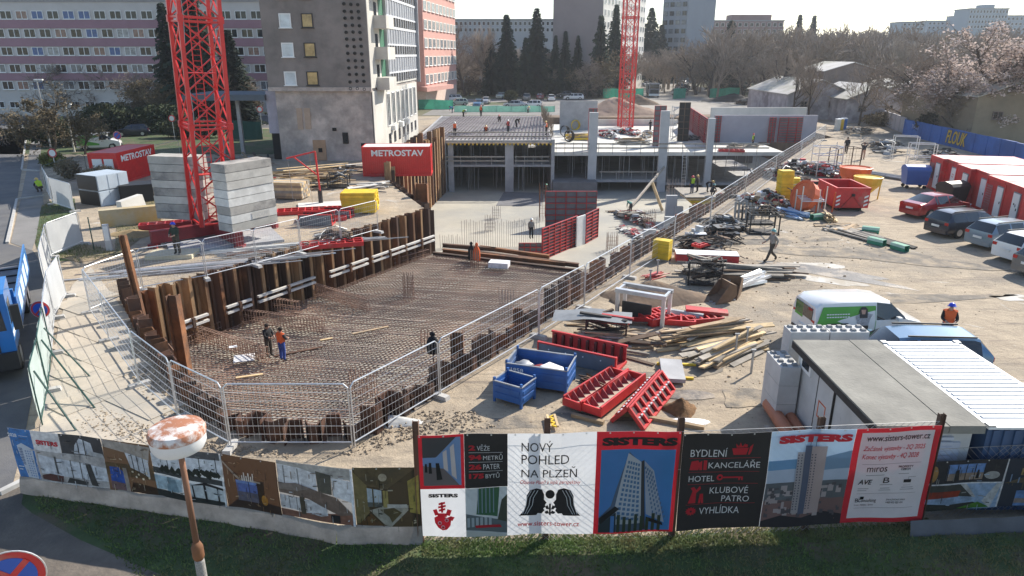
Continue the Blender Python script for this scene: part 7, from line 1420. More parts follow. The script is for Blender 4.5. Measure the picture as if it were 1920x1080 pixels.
bucket('left rusty excavator bucket lying in the yard', 1332, 565, R(15)); bucket('right rusty excavator bucket lying in the yard', 1362, 560, R(60))
pile('pink-red rods tied in a small rack', 1225, 520, 20, 1.1, .06, .05, R(35), .3, [mat('rod_pink', (.55, .14, .14), .6), RED], h=.25, fan=.12, seed=40, name='rod_bundle', piece='rod', roundp=True)
g = G(1563, 396); ge = G(1628, 398); root = thing('waste_skip', 'red steel skip with striped corners', 'skip', (g.x, g.y, 0), R(-4)); L = (ge - g).length; W = 3.6; h = 1.55
for nm, a, b in (('front_wall', (0, 0, .25), (L, .06, h)), ('back_wall', (0, W - .06, .25), (L, W, h)), ('side_wall', (0, .06, .25), (.06, W - .06, h)), ('side_wall', (L - .06, .06, .25), (L, W - .06, h)), ('floor', (.06, .06, .25), (L - .06, W - .06, .33))): MB().box(a, b).build(nm, RED if nm != 'floor' else DK, root)
for p, q in (((-.04, -.04), (L + .04, .1)), ((-.04, W - .1), (L + .04, W + .04)), ((-.04, .1), (.1, W - .1)), ((L - .1, .1), (L + .04, W - .1))): MB().box((p[0], p[1], h), (q[0], q[1], h + .1)).build('rim', RED, root)
MB().box((.3, .3, 0), (.5, W - .3, .25)).build('runner', BLACK, root); MB().box((L - .5, .3, 0), (L - .3, W - .3, .25)).build('runner', BLACK, root)
for s, x in ((1, L * .5), (-1, L * .5)): MB().beam((x, -.05, h * .72), (x + s * L * .3, -.05, .3), .06, .05, (0, 1, 0)).build('pull_bar', RED_D, root)
MB().cbox((L * .5, -.08, h * .74), (.2, .12, .16)).build('hook_eye', BLACK, root)
for x in (.06, L - .34):
 for k in range(3): mb = MB(); mb.add([(x, -.006, .35 + k * .28), (x + .26, -.006, .47 + k * .28), (x + .26, -.006, .6 + k * .28), (x, -.006, .48 + k * .28)], ((0, 1, 2, 3),)); mb.build('warning_stripe', WHITE, root, fix=False)
def hopper(label, px, py, m, s=1.0, rz=0, lying=False):
 g = G(px, py); root = thing('concrete_hopper', label, 'hopper', g, rz); M = Matrix.Rotation(R(70), 3, 'Y') if lying else Matrix.Identity(3)
 mb = MB(); mb.lathe([(.25 * s, .35 * s), (.85 * s, 1.0 * s), (.9 * s, 1.5 * s), (.82 * s, 1.5 * s), (.7 * s, 1.0 * s)], 14, (0, 0, .55 * s if lying else 0), M); mb.build('cone', m, root)
 for k in range(4): a = k * math.pi / 2 + .6; mb = MB(); mb.beam((math.cos(a) * .75 * s, math.sin(a) * .75 * s, 0.0), (math.cos(a) * .8 * s, math.sin(a) * .8 * s, 1.2 * s), .07, .07); mb.build('leg', m, root)
 mb = MB(); mb.lathe([(.93 * s, 1.42 * s), (.95 * s, 1.5 * s), (.9 * s, 1.52 * s), (.88 * s, 1.45 * s)], 14, (0, 0, .55 * s if lying else 0), M); mb.build('rim', m, root)
ORG = paint('orange_paint', (.62, .12, .035), .5, var=.2); YEL2 = paint('yellow_paint', (.70, .45, .04), .5, var=.15)
hopper('orange concrete hopper lying left of the skip', 1535, 395, ORG, 1.15, R(200), True); hopper('orange concrete hopper behind the skip', 1598, 360, ORG, 1.3, 0); hopper('yellow concrete hopper behind the skip', 1622, 372, YEL2, 1.1, .5)
def bin_(label, px, py, m, rz, s=1.0):
 g = G(px, py); root = thing('wheeled_bin', label, 'bin', g, rz); mb = MB(); mb.add([(-.6, -.45, .25), (.6, -.45, .25), (.6, .45, .25), (-.6, .45, .25), (-.68, -.55, 1.1), (.68, -.55, 1.1), (.68, .55, 1.1), (-.68, .55, 1.1)], BF); mb.build('body', m, root)
 mb = MB(); pr = [(-.57, 1.101), (.57, 1.101), (.55, 1.2), (.4, 1.36), (0, 1.45), (-.4, 1.36), (-.55, 1.2)]; mb.extr(pr, 'x', -.7, .7); mb.build('lid', m, root)
 for x in (-.5, .5):
  for y in (-.35, .35): MB().tube((x, y - .03, .11), (x, y + .03, .11), .11, 10).build('wheel', RUBBER, root)
 root.scale = (s, s, s); return root
bin_('blue wheeled waste bin beside the far red cabin', 1712, 352, paint('bin_blue', (.06, .13, .40), .4), R(-10), 1.3); bin_('black wheeled waste bin in front of the red cabins', 1780, 386, BLACK, R(20), 1.25)
g = G(1375, 412); root = thing('wooden_pallet', 'grey wooden pallet leaning by the mesh fence', 'pallet', (g.x, g.y, 0), R(-15)); root.rotation_euler = (R(60), 0, R(-15))
for k in range(6): MB().box((k * .23, 0, .12), (k * .23 + .14, 1.2, .145)).build('board', WOOD_G, root)
for k in range(3): MB().box((0, k * .53, 0), (1.29, k * .53 + .1, .12)).build('bearer', WOOD_G, root)
g = G(1530, 332); root = thing('scaffold_tower', 'aluminium scaffold tower lying among the scrap', 'scaffold', g, R(5))
for x in (0, 2.2):
 for y in (0, 1.2): MB().tube((x, y, 0), (x, y, 2.9), .045, 6).build('upright', ALU, root)
for z in (.5, 1.2, 1.9, 2.6):
 for y in (0, 1.2): MB().tube((0, y, z), (2.2, y, z), .035, 6).build('rail', ALU, root)
 for x in (0, 2.2): MB().tube((x, 0, z), (x, 1.2, z), .035, 6).build('rung', ALU, root)
for z in (.5, 1.9): MB().tube((0, -.02, z), (2.2, -.02, z + .7), .03, 6).build('brace', ALU, root)
g = G(1500, 405); root = thing('steel_rack', 'light steel rack with rungs in the debris yard', 'rack', g, R(0))
for x in (0, 1.6): MB().box((x - .03, 0, 0), (x + .03, .06, 2.0)).build('post', ALU, root); MB().box((x - .03, 1.0, 0), (x + .03, 1.06, 1.6)).build('post', ALU, root)
for k in range(5): MB().tube((0, k * .22, 1.0 + .05 * k), (1.6, k * .22, 1.0 + .05 * k), .03, 6).build('rung', ALU, root)
GT = paint('green_tube', (.03, .22, .13), .5, var=.2)
for i, (px, py, rz, lab) in enumerate(((1615, 436, R(-30), 'green square tube left of the long boards'), (1625, 456, R(-60), 'green-white square tube lying across the boards'), (1668, 466, R(-70), 'green-white square tube standing apart'), (1525, 414, R(20), 'green square tube beside the blue profiles'))):
 g = G(px, py); root = thing('square_tube', lab, 'tube', (g.x, g.y, .02), rz, 'green square tubes'); L = .95
 for a, b in (((0, 0, 0), (L, .36, .03)), ((0, 0, .33), (L, .36, .36)), ((0, 0, .03), (L, .03, .33)), ((0, .33, .03), (L, .36, .33))): MB().box(a, b).build('side', GT, root)
 MB().box((-.01, -.004, .2), (L, -.001, .36)).build('pale_band', mat('mint_band', (.4, .6, .5), .6), root)
for i, (px, py) in enumerate(((1700, 318), (1672, 300))):
 g = G(px, py); root = thing('steel_rack', ['pale steel rack beside the blue bin', 'pale steel rack in front of the scrap heap'][i], 'rack', g, R(-20))
 for x in (0, 2.2):
  for y in (0, 1.2): MB().tube((x, y, 0), (x, y, 2.4), .04, 6).build('post', ALU, root)
 for y in (0, 1.2): MB().tube((0, y, 2.4), (2.2, y, 2.4), .04, 6).build('rail', ALU, root); MB().tube((0, y, 1.2), (2.2, y, 1.2), .04, 6).build('rail', ALU, root)
for i, (px, py, m) in enumerate(((1567, 245, mat('toilet_white', (.6, .6, .55), .6)), (1573, 244, YEL2), (1579, 243, paint('toilet_blue', (.05, .15, .45), .5)))):
 g = G(px, py); root = thing('portable_toilet', ['white portable toilet at the far yard end', 'yellow portable toilet at the far yard end', 'blue portable toilet at the far yard end'][i], 'toilet', g, R(-10)); MB().box((0, 0, 0), (.55, 1.1, 1.5)).build('cabin', m, root); MB().box((-.03, -.03, 1.5), (.58, 1.13, 1.6)).build('roof', WHITE, root); MB().box((.08, -.015, .1), (.47, -.001, 1.4)).build('door', m, root)
PINKR = mat('cabin_roof', (.62, .42, .42), .6, .15, .6, stretch=(3, 1, 1), col2=(.72, .66, .63)); GREYD = mat('door_frame', (.22, .24, .26), .5)
ends = [((1735, 352), 0), ((1762, 362), 1), ((1790, 385), 2), ((1826, 412), 3), ((1866, 425), 4), ((1908, 442), 5)]
e0 = G(1735, 350); e1 = G(1905, 432); dv = (e1 - e0); nE = 6; wv = dv / nE; Wc = wv.length; angc = math.atan2(wv.y, wv.x)
for i in range(nE):
 p = e0 + wv * i + Vector((.35 if i in (1, 3) else 0, .2 if i in (1, 3) else 0, 0)); root = thing('site_cabin', ['farthest', 'second', 'third', 'fourth', 'fifth', 'nearest'][i] + ' red site cabin of the row at the right, ' + ['barred window', 'white door with red notice', 'panelled white door', 'plain white door', 'barred window and grey grid', 'white door with dark notices'][i], 'cabin', p, angc, 'red site cabins')
 W_ = Wc - .04; Lc = 6.0; hC = 2.62
 MB().box((.04, 0.04, .12), (W_ - .04, Lc, hC - .1)).build('wall', RED, root)
 for x in (0, W_ - .14): MB().box((x, 0, 0), (x + .14, .14, hC)).build('corner_post', RED, root); MB().box((x, Lc - .1, 0), (x + .14, Lc + .04, hC)).build('corner_post', RED, root)
 for y in (0, Lc - .1): MB().box((.14, y, hC - .2), (W_ - .14, y + .12, hC)).build('top_rail', RED, root); MB().box((.14, y, 0), (W_ - .14, y + .12, .16)).build('bottom_rail', RED, root)
 for x in (0, W_ - .12): MB().box((x, .14, hC - .2), (x + .12, Lc - .1, hC)).build('top_rail', RED_D, root)
 for k in range(4): MB().box((.12 + (W_ - .24) * k / 4, .12, hC - .06), (.12 + (W_ - .24) * (k + 1) / 4 - .03, Lc - .1, hC - .015)).build('roof_sheet', PINKR, root)
 dx = W_ * (.5 if i != 4 else .64); MB().box((dx, -.0, .2), (dx + .92, .034, 2.2)).build('door_frame', GREYD, root); dd = MB().box((dx + .07, -.03, .22), (dx + .85, -.001, 2.13)).build('door', WHITE, root); MB().box((dx + .72, -.06, 1.1), (dx + .78, -.031, 1.25)).build('handle', BLACK, dd)
 if i == 1: MB().box((dx + .3, -.036, 1.45), (dx + .58, -.031, 1.7)).build('notice', RED, dd); MB().box((dx + .34, -.039, 1.49), (dx + .54, -.0365, 1.66)).build('notice', WHITE, dd)
 if i in (2, 5): MB().box((dx + .3, -.036, 1.4), (dx + .42, -.031, 1.52)).build('notice', BLACK, dd); MB().box((dx + .48, -.036, 1.3), (dx + .62, -.031, 1.48)).build('notice', GREYD, dd)
 if i in (0, 4):
  mb = MB();
  for k in range(7): mb.box((.2 + k * .13, -.03, .8 if i == 0 else .25), (.215 + k * .13, -.015, 2.1))
  for k in range(8): mb.box((.2, -.032, .85 + k * .16), (1.0, -.016, .865 + k * .16))
  mb.build('window_grid', GALV_D, root)
for lab, px, py in (('dark railed steel step in front of the farthest cabin', 1750, 390),):
 g = G(px, py); root = thing('steel_steps', lab, 'steps', g, angc); MB().box((0, 0, .2), (1.5, .9, .28)).build('platform', GALV_D, root)
 for x in (0, 1.5): MB().box((x - .02, 0, 0), (x + .02, .04, 1.2)).build('post', DK, root); MB().box((x - .02, .86, 0), (x + .02, .9, 1.2)).build('post', DK, root)
 MB().box((0, 0, 1.15), (1.5, .04, 1.19)).build('hand_rail', DK, root); MB().box((0, 0, .7), (1.5, .04, .74)).build('hand_rail', DK, root)
GA, GB_ = None, None
def roofpt(px, py, z): return G(px, py, z)
hN = 2.4
r0 = G(1500, 640, hN); r1 = G(1660, 800, hN)
r2 = G(1650, 648, hN)
ax = (r1 - r0); angN = math.atan2(ax.y, ax.x); wvec = r2 - r0; Wn = wvec.length;
ux = ax.normalized(); uy = Vector((-ux.y, ux.x, 0)); Wn = 2.25; ux = Vector((0, -1, 0)); uy = Vector((1, 0, 0)); angN = -math.pi / 2; Ln = 4.75; r0 = Vector((8.4, 18.75, hN))
base = Vector((r0.x, r0.y, 0)); root = thing('office_container', 'white weathered site hut with grey felt roof, lower right', 'container', base, angN)
WEA = mat('weathered_white', (.52, .52, .51), .8, .12, 1.2, col2=(.28, .28, .28), mixlo=.6, mixhi=.68); FELT = mat('roof_felt_grey', (.25, .24, .21), .95, .2, .9, .3, 12, col2=(.18, .175, .155))
MB().box((.05, .05, .1), (Ln - .05, Wn - .05, hN - .2)).build('wall', WEA, root)
for k in range(3): MB().box((-.12, -.12 + (Wn + .24) * k / 3, hN - .2), (Ln + .12, -.12 + (Wn + .24) * (k + 1) / 3 - .012, hN - .012 * (k % 2))).build('roof_felt', FELT, root)
MB().box((-.125, -.13, hN - .24), (Ln + .125, -.121, hN - .05)).build('fascia', DK, root)
yl = 0.0
def hut(nm, x0, x1, z0, z1, m, d=.03): return MB().box((x0, yl + .05 - d, z0), (x1, yl + .052, z1)).build(nm, m, root)
hut('window_frame', .35, 1.05, 1.75, 2.35, WHITE, .06); hut('pane', .47, .93, 1.85, 2.25, GLASS, .07); hut('door', 1.6, 2.5, .2, 2.15, WEA, .05); hut('door_edge', 2.5, 2.53, .2, 2.15, DK, .06); hut('door_edge', 1.57, 1.6, .2, 2.15, DK, .06); hut('door_edge', 1.6, 2.5, 2.15, 2.18, DK, .06)
for a in ((1.75, 2.2, 1.38, 1.42), (1.75, 2.2, .93, .97), (1.75, 1.79, .97, 1.38), (2.16, 2.2, .97, 1.38)): hut('orange_tape', a[0], a[1], a[2], a[3], ORG, .058)
MB().box((Ln - .052, .3, .3), (Ln + .0, Wn - .3, hN - .5)).build('end_panel', mat('end_white', (.45, .48, .55), .8), root)
mb = MB()
for k in range(12): mb.box((Ln - .05, .5 + 0, .55 + k * .13), (Ln + .03, Wn - .5, .62 + k * .13))
mb.build('roller_shutter', mat('shutter', (.5, .53, .6), .6), root)
o0 = base + uy * (Wn + .18) if uy.x > 0 else base - uy * (Wn + .18)
sgn = 1 if uy.x > 0 else -1
root = thing('ribbed_container', 'white ribbed-roof shipping container behind the grey-roofed hut', 'container', o0 + ux * -.1, angN); Wr = 2.3; h3 = 2.36
SB = paint('steel_blue', (.035, .08, .17), .5)
y0, y1 = (0, Wr) if sgn > 0 else (-Wr, 0)
MB().box((.03, y0 + .03, .1), (4.9, y1 - .03, h3 - .06)).build('wall', SB, root); MB().box((0, y0, h3 - .06), (4.96, y1, h3)).build('roof', WHITE, root)
for k in range(20): MB().box((.2 + k * .222, y0 + .12, h3 + .0005), (.2 + k * .222 + .13, y1 - .12, h3 + .03)).build('roof_rib', WHITE, root)
for x in (0, 4.78):
 for y in (y0, y1 - .16): MB().box((x, y, h3 + .001), (x + .18, y + .16, h3 + .04)).build('corner_casting', GALV_D, root)
mb = MB()
for k in range(9): mb.box((4.9, y0 + .15 + k * .25, .15), (4.94, y0 + .27 + k * .25, h3 - .1))
mb.build('end_corrugation', SB, root)
root = thing('ribbed_container', 'dark blue container at the right edge with white roof strip', 'container', o0 + ux * 2.0 + uy * sgn * (Wr + .5), angN)
MB().box((0, y0, 0), (4.0, y1, 2.0)).build('wall', SB, root); MB().box((0, y0, 2.0), (4, y1, 2.06)).build('roof', SB, root)
for k in range(12): MB().box((.1 + k * .32, y0 + .1, 2.061), (.22 + k * .32, y1 - .1, 2.10)).build('roof_rib', WHITE, root)
LEGO = mat('lego_concrete', (.50, .50, .49), .9, .12, 1.5, .1); STUD = mat('lego_stud', (.25, .25, .25), .9)
def lego(label, pos, rz, L=1.2, W=.6, h=.6):
 root = thing('concrete_block', label, 'block', pos, rz, 'interlocking concrete blocks'); MB().box((.01, .01, 0), (L - .01, W - .01, h - .01)).build('body', LEGO, root)
 for i in range(4):
  for j in range(2): MB().cbox((L * (i + .5) / 4, W * (j + .5) / 2, h + .02), (.15, .15, .06), None, .8).build('stud', STUD, root)
lv = ['bottom', 'second', 'third', 'top']
for row in range(1):
 for i in range(2):
  for k in range(4):
   if row == 0 and False: continue
   p = base - ux * (.72 + row * .62) + uy * sgn * (.05 + i * 1.21); lego('%s studded concrete block, %s row, %s end, behind the hut' % (lv[k], ['inner', 'outer'][row], ['left', 'right'][i]), Vector((p.x, p.y, k * .6)), angN + math.pi / 2 * sgn)
for k in range(3):
 p = base - ux * .7 - uy * sgn * .62; lego('%s studded concrete block of the lower stack beside the hut' % ['bottom', 'middle', 'top'][k], Vector((p.x, p.y, k * .6)), angN)
g = Vector((-5.35, 10.0, 0)); zl = 4.8
gl = AY(333, 818, 9.6); root = thing('street_lamp', 'rust-topped round mushroom street lamp in front of the banners', 'lamp', (gl.x, 9.6, 0))
MB().lathe([(.08, 0), (.08, gl.z - 2.4), (.075, gl.z - 2.35)], 14).build('lower_pole', mat('speckled_pole', (.27, .26, .24), .9, .35, 40, .2), root, smooth=True); MB().lathe([(.075, gl.z - 2.35), (.095, gl.z - 2.3), (.095, gl.z - 2.1), (.055, gl.z - 2.0)], 14).build('collar', RUST_L, root, smooth=True); MB().lathe([(.05, gl.z - 2.0), (.045, gl.z - .2)], 12).build('upper_pole', mat('rusty_pole', (.20, .10, .06), .85, .4, 3, .2, stretch=(1, 1, .3)), root, smooth=True)
SH = mat('lamp_glass', (.70, .70, .70), .5, .04, 2); CAPM = mat('rusty_cap', (.66, .64, .62), .7, .08, 1.5, col2=(.36, .15, .08), mixlo=.40, mixhi=.52, coord='obj', stretch=(5, 5, 5))
s_ = MB().lathe([(.06, gl.z - .2), (.37, gl.z - .2), (.41, gl.z - .12), (.415, gl.z + .02)], 32).build('lamp_shade', SH, root, smooth=True); c_ = MB().lathe([(.42, gl.z + .02), (.43, gl.z + .10), (.40, gl.z + .16), (.2, gl.z + .20), (.01, gl.z + .21)], 32).build('lamp_cap', CAPM, root, smooth=True); s_.data.set_sharp_from_angle(angle=R(40)); c_.data.set_sharp_from_angle(angle=R(40))
def no_stop(label, pos, zc, r, rz, tilt=0, bars=2, pole=True, blue=(.02, .09, .42)):
 root = thing('road_sign', label, 'road sign', pos, rz)
 M = Matrix.Rotation(math.pi / 2, 3, 'X'); MB().lathe([(r, -.012), (r, 0)], 32, (0, -.02, zc), M).build('rim', GALV, root)
 MB().lathe([(r * .96, .001), (r * .96, .004)], 32, (0, -.02, zc), M).build('red_ring', RED, root); MB().lathe([(r * .74, .005), (r * .74, .008)], 32, (0, -.02, zc), M).build('blue_disc', paint('sign_blue', blue, .4), root)
 for k in range(bars): a = R(45) * (1 if k == 0 else -1); d = Vector((math.cos(a), 0, math.sin(a))) * r * .76; MB().beam(Vector((0, -.030, zc)) - d, Vector((0, -.030 - k * .002, zc)) + d, r * .2, .004, (0, 1, 0)).build('red_bar', RED, root)
 if pole: MB().tube((0, .02, 0), (0, .02, zc + r * .6), .03, 8).build('pole', GALV, root)
q = AY(22, 1080, 6.2); no_stop('large no-stopping sign cut by the lower left corner', (q.x, q.y, 0), q.z, .33, R(25)); g = G(70, 705); q = G(100, 650); p = AY(76, 580, q.y); no_stop('no-stopping sign half behind the sheeted fence', (p.x, p.y, 0), p.z, .33, R(10), bars=1)
g = G(220, 300); p = AY(220, 254, g.y); no_stop('blue no-parking sign behind the red container', (p.x, p.y, 0), p.z, .42, 0, bars=1)
for lab, px, py, gy_ in (('round white sign with red ring by the hedge', 322, 222, 262), ('round white sign with red ring under the canopy', 487, 205, 250), ('round white sign with red ring by the kerb shrub', 98, 287, 320)):
 g = G(px, gy_); p = AY(px, py, g.y); root = thing('road_sign', lab, 'road sign', (p.x, p.y, 0)); M = Matrix.Rotation(math.pi / 2, 3, 'X'); MB().lathe([(.42, 0), (.42, .02)], 24, (0, 0, p.z), M).build('red_ring', RED, root); MB().lathe([(.3, .021), (.3, .026)], 24, (0, 0, p.z), M).build('white_disc', WHITE, root); MB().tube((0, .03, 0), (0, .03, p.z), .035, 8).build('pole', GALV, root)
for lab, px, pt, pb in (('tall grey lamp mast beside the conifer shrubs', 134, 196, 285), ('slim lamp mast by the bare shrubs', 92, 150, 290)):
 g = G(px + 6, pb); h_ = HT(px, pt, g); root = thing('lamp_mast', lab, 'lamp', g); MB().tube((0, 0, 0), (0, 0, h_), .1, 8, .07).build('mast', GALV_D if px == 92 else CONC_L, root); MB().cbox((.2, 0, h_ + .05), (.9, .25, .12)).build('lamp_head', WHITE, root)
g = G(202, 280); h_ = HT(200, 247, g); root = thing('path_lamp', 'small cone lamp beside the blue sign', 'lamp', g); MB().tube((0, 0, 0), (0, 0, h_ - .7), .06, 8).build('post', GALV_D, root); MB().lathe([(.18, h_ - .7), (.3, h_ - .1)], 10).build('shade', WHITE, root); MB().lathe([(.5, h_ - .1), (.1, h_)], 10).build('hood', GALV, root)
g = G(970, 178); h_ = HT(970, 128, g); root = thing('lamp_mast', 'thin lamp mast in front of the conifers', 'lamp', g); MB().tube((0, 0, 0), (0, 0, h_), .1, 8).build('mast', GALV_D, root); MB().lathe([(.1, h_), (.35, h_ + .1), (.1, h_ + .3)], 10).build('lamp_head', WHITE, root)
for i, px in enumerate((826, 840, 848)):
 g = G(px, 180); root = thing('flag_pole', ['left', 'middle', 'right'][i] + ' slim pole beside the pink office porch', 'pole', g); MB().tube((0, 0, 0), (0, 0, 6.5), .06, 6).build('pole', WHITE, root); MB().lathe([(.09, 6.5), (.09, 6.62)], 8).build('finial', GALV, root)
g = G(206, 470); o = MB().box((-.15, -.1, 0), (.15, .1, 1.5)).build('cable_box', mat('cabinet_grey', (.5, .5, .5), .5)); o.location = g; o.rotation_euler = (0, 0, .3); MB().box((-.12, -.104, .6), (.12, -.101, 1.4)).build('door', WHITE, o); tag(o, 'slim grey cable cabinet by the leaning profile', 'cabinet')
slabthing('concrete_slab', 'cream slab where the blue-helmeted worker stands', 'slab', 325, 480, 0, 2.4, 1.4, .22, mat('cream_slab', (.55, .50, .36), .9), R(6)); slabthing('concrete_slab', 'grey footing under the crane base', 'slab', 420, 452, 0, 6.0, 4.0, .16, CONC, R(30))
tray('red trough form left of the crane base', 262, 437, 2.9, .8, R(22), RED_D, .45, 6);
q = G(445, 455)
for lab, px, py, L, W, rz in (('red ribbed panel stack in front of the ballast', 520, 405, 3.2, 1.2, R(15)), ('red ribbed panel beside the grey faced form', 560, 418, 3.0, 1.2, R(12)), ('red ladder-like panel near the long wall', 565, 470, 3.4, 1.0, R(17)), ('red ribbed panel under the yellow girders', 610, 400, 2.4, 1.2, R(5)), ('red ribbed panel leaning at the far red container', 695, 332, 2.4, 1.6, R(10))): tray(lab, px, py, L, W, rz, RED, .25, 7)
form_tray('grey-faced low form by the long wall fence', (562, 424), (622, 424), .7, .9); form_tray('pale-faced low form in front of the jib hoist', (600, 408), (656, 410), .5, .8)
g = G(1048, 807); root = thing('lattice_board', 'yellow lattice girder stub behind the white banner', 'girder', g, R(95))
for y in (0, .22): MB().box((0, y, .1), (.7, y + .07, .16)).build('flange', WOOD_Y, root)
for k in range(3): MB().beam((k * .22, .07, .13), (k * .22 + .11, .22, .13), .05, .04).build('web', YELLOW, root); MB().beam((k * .22 + .22, .07, .13), (k * .22 + .11, .22, .13), .05, .04).build('web', YELLOW, root)
for i, (px, py) in enumerate(((1378, 668), (1398, 655), (1408, 700), (1232, 520), (1218, 540))):
 g = G(px, py); mb = MB(); mb.box((-.03, -.03, 0), (.03, .03, .85)); mb.box((-.08, -.03, .85), (.08, .03, .9)); o = mb.build('steel_stake', GALV_D); o.location = g; tag(o, ['left steel stake holding the plank stack', 'rear steel stake holding the plank stack', 'right steel stake holding the plank stack', 'steel stake behind the pink rods', 'steel stake in front of the pink rods'][i], 'stake')
g = AY(1262, 236, 98); root = thing('scaffold_tower', 'stair scaffold standing beside the tall dark shutter on the deck', 'scaffold', (g.x, 98, zRD), 0)
for x in (0, 1.3):
 for y in (0, 1.3): MB().tube((x, y, 0), (x, y, 4.6), .05, 6).build('upright', GALV, root)
for k in range(5):
 for y in (0, 1.3): MB().tube((0, y, .4 + k), (1.3, y, .4 + k), .04, 6).build('rail', GALV, root)
 MB().beam((0, .6, .1 + k * .95), (1.3, .6, 1.0 + k * .95), .5, .06).build('stair_flight', GALV_D, root)
g = AY(1271, 240, 97); formwork('tall dark shutter panel beside the stair scaffold', (g.x, 97), (g.x + 1.5, 97), zRD, 5.2, bays=2, rows=6, m=BRN, face=DK)
for lab, px, py, rz in (('red shutter panel lying behind the second crane', 1130, 235, .3), ('red shutter panel lying in front of the pale deck wall', 1350, 268, -.2)): tray(lab, px, py, 3, 1.4, rz, RED_D, .25, 5, zRD)
# ================================================================ PEOPLE
SKIN = mat('skin', (.42, .25, .18), .6); BOOT = mat('boots', (.03, .025, .02), .8)
def cl(n, c): return mat('cloth_' + n, c, .9, .15, 6.0)
POSE = {}
def skeleton(pose):
 J = {};
 def s(**k): J.update({a: Vector(b) for a, b in k.items()})
 s(pel=(0, 0, .95), spi=(0, .01, 1.12), che=(0, .01, 1.32), nec=(0, .01, 1.48), chi=(0, .045, 1.56), cro=(0, .02, 1.68), nos=(0, .135, 1.60),
 hl=(-.10, 0, .90), kl=(-.11, .02, .50), al=(-.11, -.02, .10), tl=(-.12, .15, .04), hr=(.10, 0, .90), kr=(.11, .02, .50), ar=(.11, -.02, .10), tr=(.12, .15, .04),
 sl=(-.19, 0, 1.41), el=(-.25, -.03, 1.13), wl=(-.25, .08, .90), sr=(.19, 0, 1.41), er=(.25, -.03, 1.13), wr=(.25, .08, .90))
 if pose == 'walk': s(kl=(-.10, .16, .52), al=(-.10, .30, .11), tl=(-.10, .46, .07), kr=(.10, -.02, .50), ar=(.10, -.34, .20), tr=(.10, -.26, .06), el=(-.24, -.16, 1.16), wl=(-.24, -.08, .92), er=(.24, .14, 1.15), wr=(.23, .34, 1.02))
 if pose == 'work': s(el=(-.25, .10, 1.16), wl=(-.12, .32, 1.10), er=(.25, .10, 1.16), wr=(.12, .32, 1.10), chi=(0, .08, 1.545), cro=(0, .05, 1.67), nos=(0, .17, 1.57))
 if pose == 'bend':
  s(pel=(0, -.12, .90), spi=(0, .04, 1.02), che=(0, .22, 1.08), nec=(0, .36, 1.08), chi=(0, .44, 1.04), cro=(0, .50, 1.12), nos=(0, .53, .99), sl=(-.19, .28, 1.06), sr=(.19, .28, 1.06), el=(-.22, .36, .80), er=(.22, .36, .80), wl=(-.15, .44, .56), wr=(.15, .44, .56), hl=(-.10, -.12, .86), hr=(.10, -.12, .86))
 if pose == 'crouch':
  s(pel=(0, -.15, .42), spi=(0, -.06, .58), che=(0, .08, .74), nec=(0, .16, .86), chi=(0, .22, .92), cro=(0, .22, 1.04), nos=(0, .32, .93), sl=(-.19, .10, .80), sr=(.19, .10, .80), el=(-.24, .26, .58), er=(.24, .26, .58), wl=(-.12, .42, .42), wr=(.12, .42, .42), hl=(-.10, -.14, .40), hr=(.10, -.14, .40), kl=(-.16, .26, .48), kr=(.16, .26, .48), al=(-.13, .02, .10), ar=(.13, .02, .10), tl=(-.14, .18, .04), tr=(.14, .18, .04))
 if pose == 'armsup': s(el=(-.34, .02, 1.50), wl=(-.20, .06, 1.68), er=(.34, .02, 1.50), wr=(.20, .06, 1.68))
 E = [('pel', 'spi'), ('spi', 'che'), ('che', 'nec'), ('nec', 'chi'), ('chi', 'cro'), ('chi', 'nos'), ('pel', 'hl'), ('hl', 'kl'), ('kl', 'al'), ('al', 'tl'), ('pel', 'hr'), ('hr', 'kr'), ('kr', 'ar'), ('ar', 'tr'), ('che', 'sl'), ('sl', 'el'), ('el', 'wl'), ('che', 'sr'), ('sr', 'er'), ('er', 'wr')]
 Rr = dict(pel=.165, spi=.155, che=.18, nec=.065, chi=.082, cro=.088, nos=.02, hl=.115, hr=.115, kl=.085, kr=.085, al=.068, ar=.068, tl=.05, tr=.05, sl=.085, sr=.085, el=.062, er=.062, wl=.042, wr=.042)
 for sd, w, e in (('l', 'wl', 'el'), ('r', 'wr', 'er')):
  d = (J[w] - J[e]).normalized(); pm = 'p' + sd; J[pm] = J[w] + d * .08; E.append((w, pm)); Rr[pm] = .034
  side_ = d.cross(Vector((1, 0, 0)) if abs(d.x) < .8 else Vector((0, 0, 1))).normalized()
  for k in range(4):
   f = 'f%s%d' % (sd, k); J[f] = J[pm] + d * (.075 + .012 * (1 if k in (1, 2) else 0)) + side_ * (.024 * (k - 1.5)) + Vector((0, .015, 0)); E.append((pm, f)); Rr[f] = .0095
  f = 'th' + sd; J[f] = J[w] + d * .075 + side_ * .055; E.append((w, f)); Rr[f] = .011
 return J, E, Rr
TOPS = {'spi', 'che', 'sl', 'sr', 'el', 'er'}; LEGS = {'pel', 'hl', 'hr', 'kl', 'kr'}; FEET = {'al', 'ar', 'tl', 'tr'}
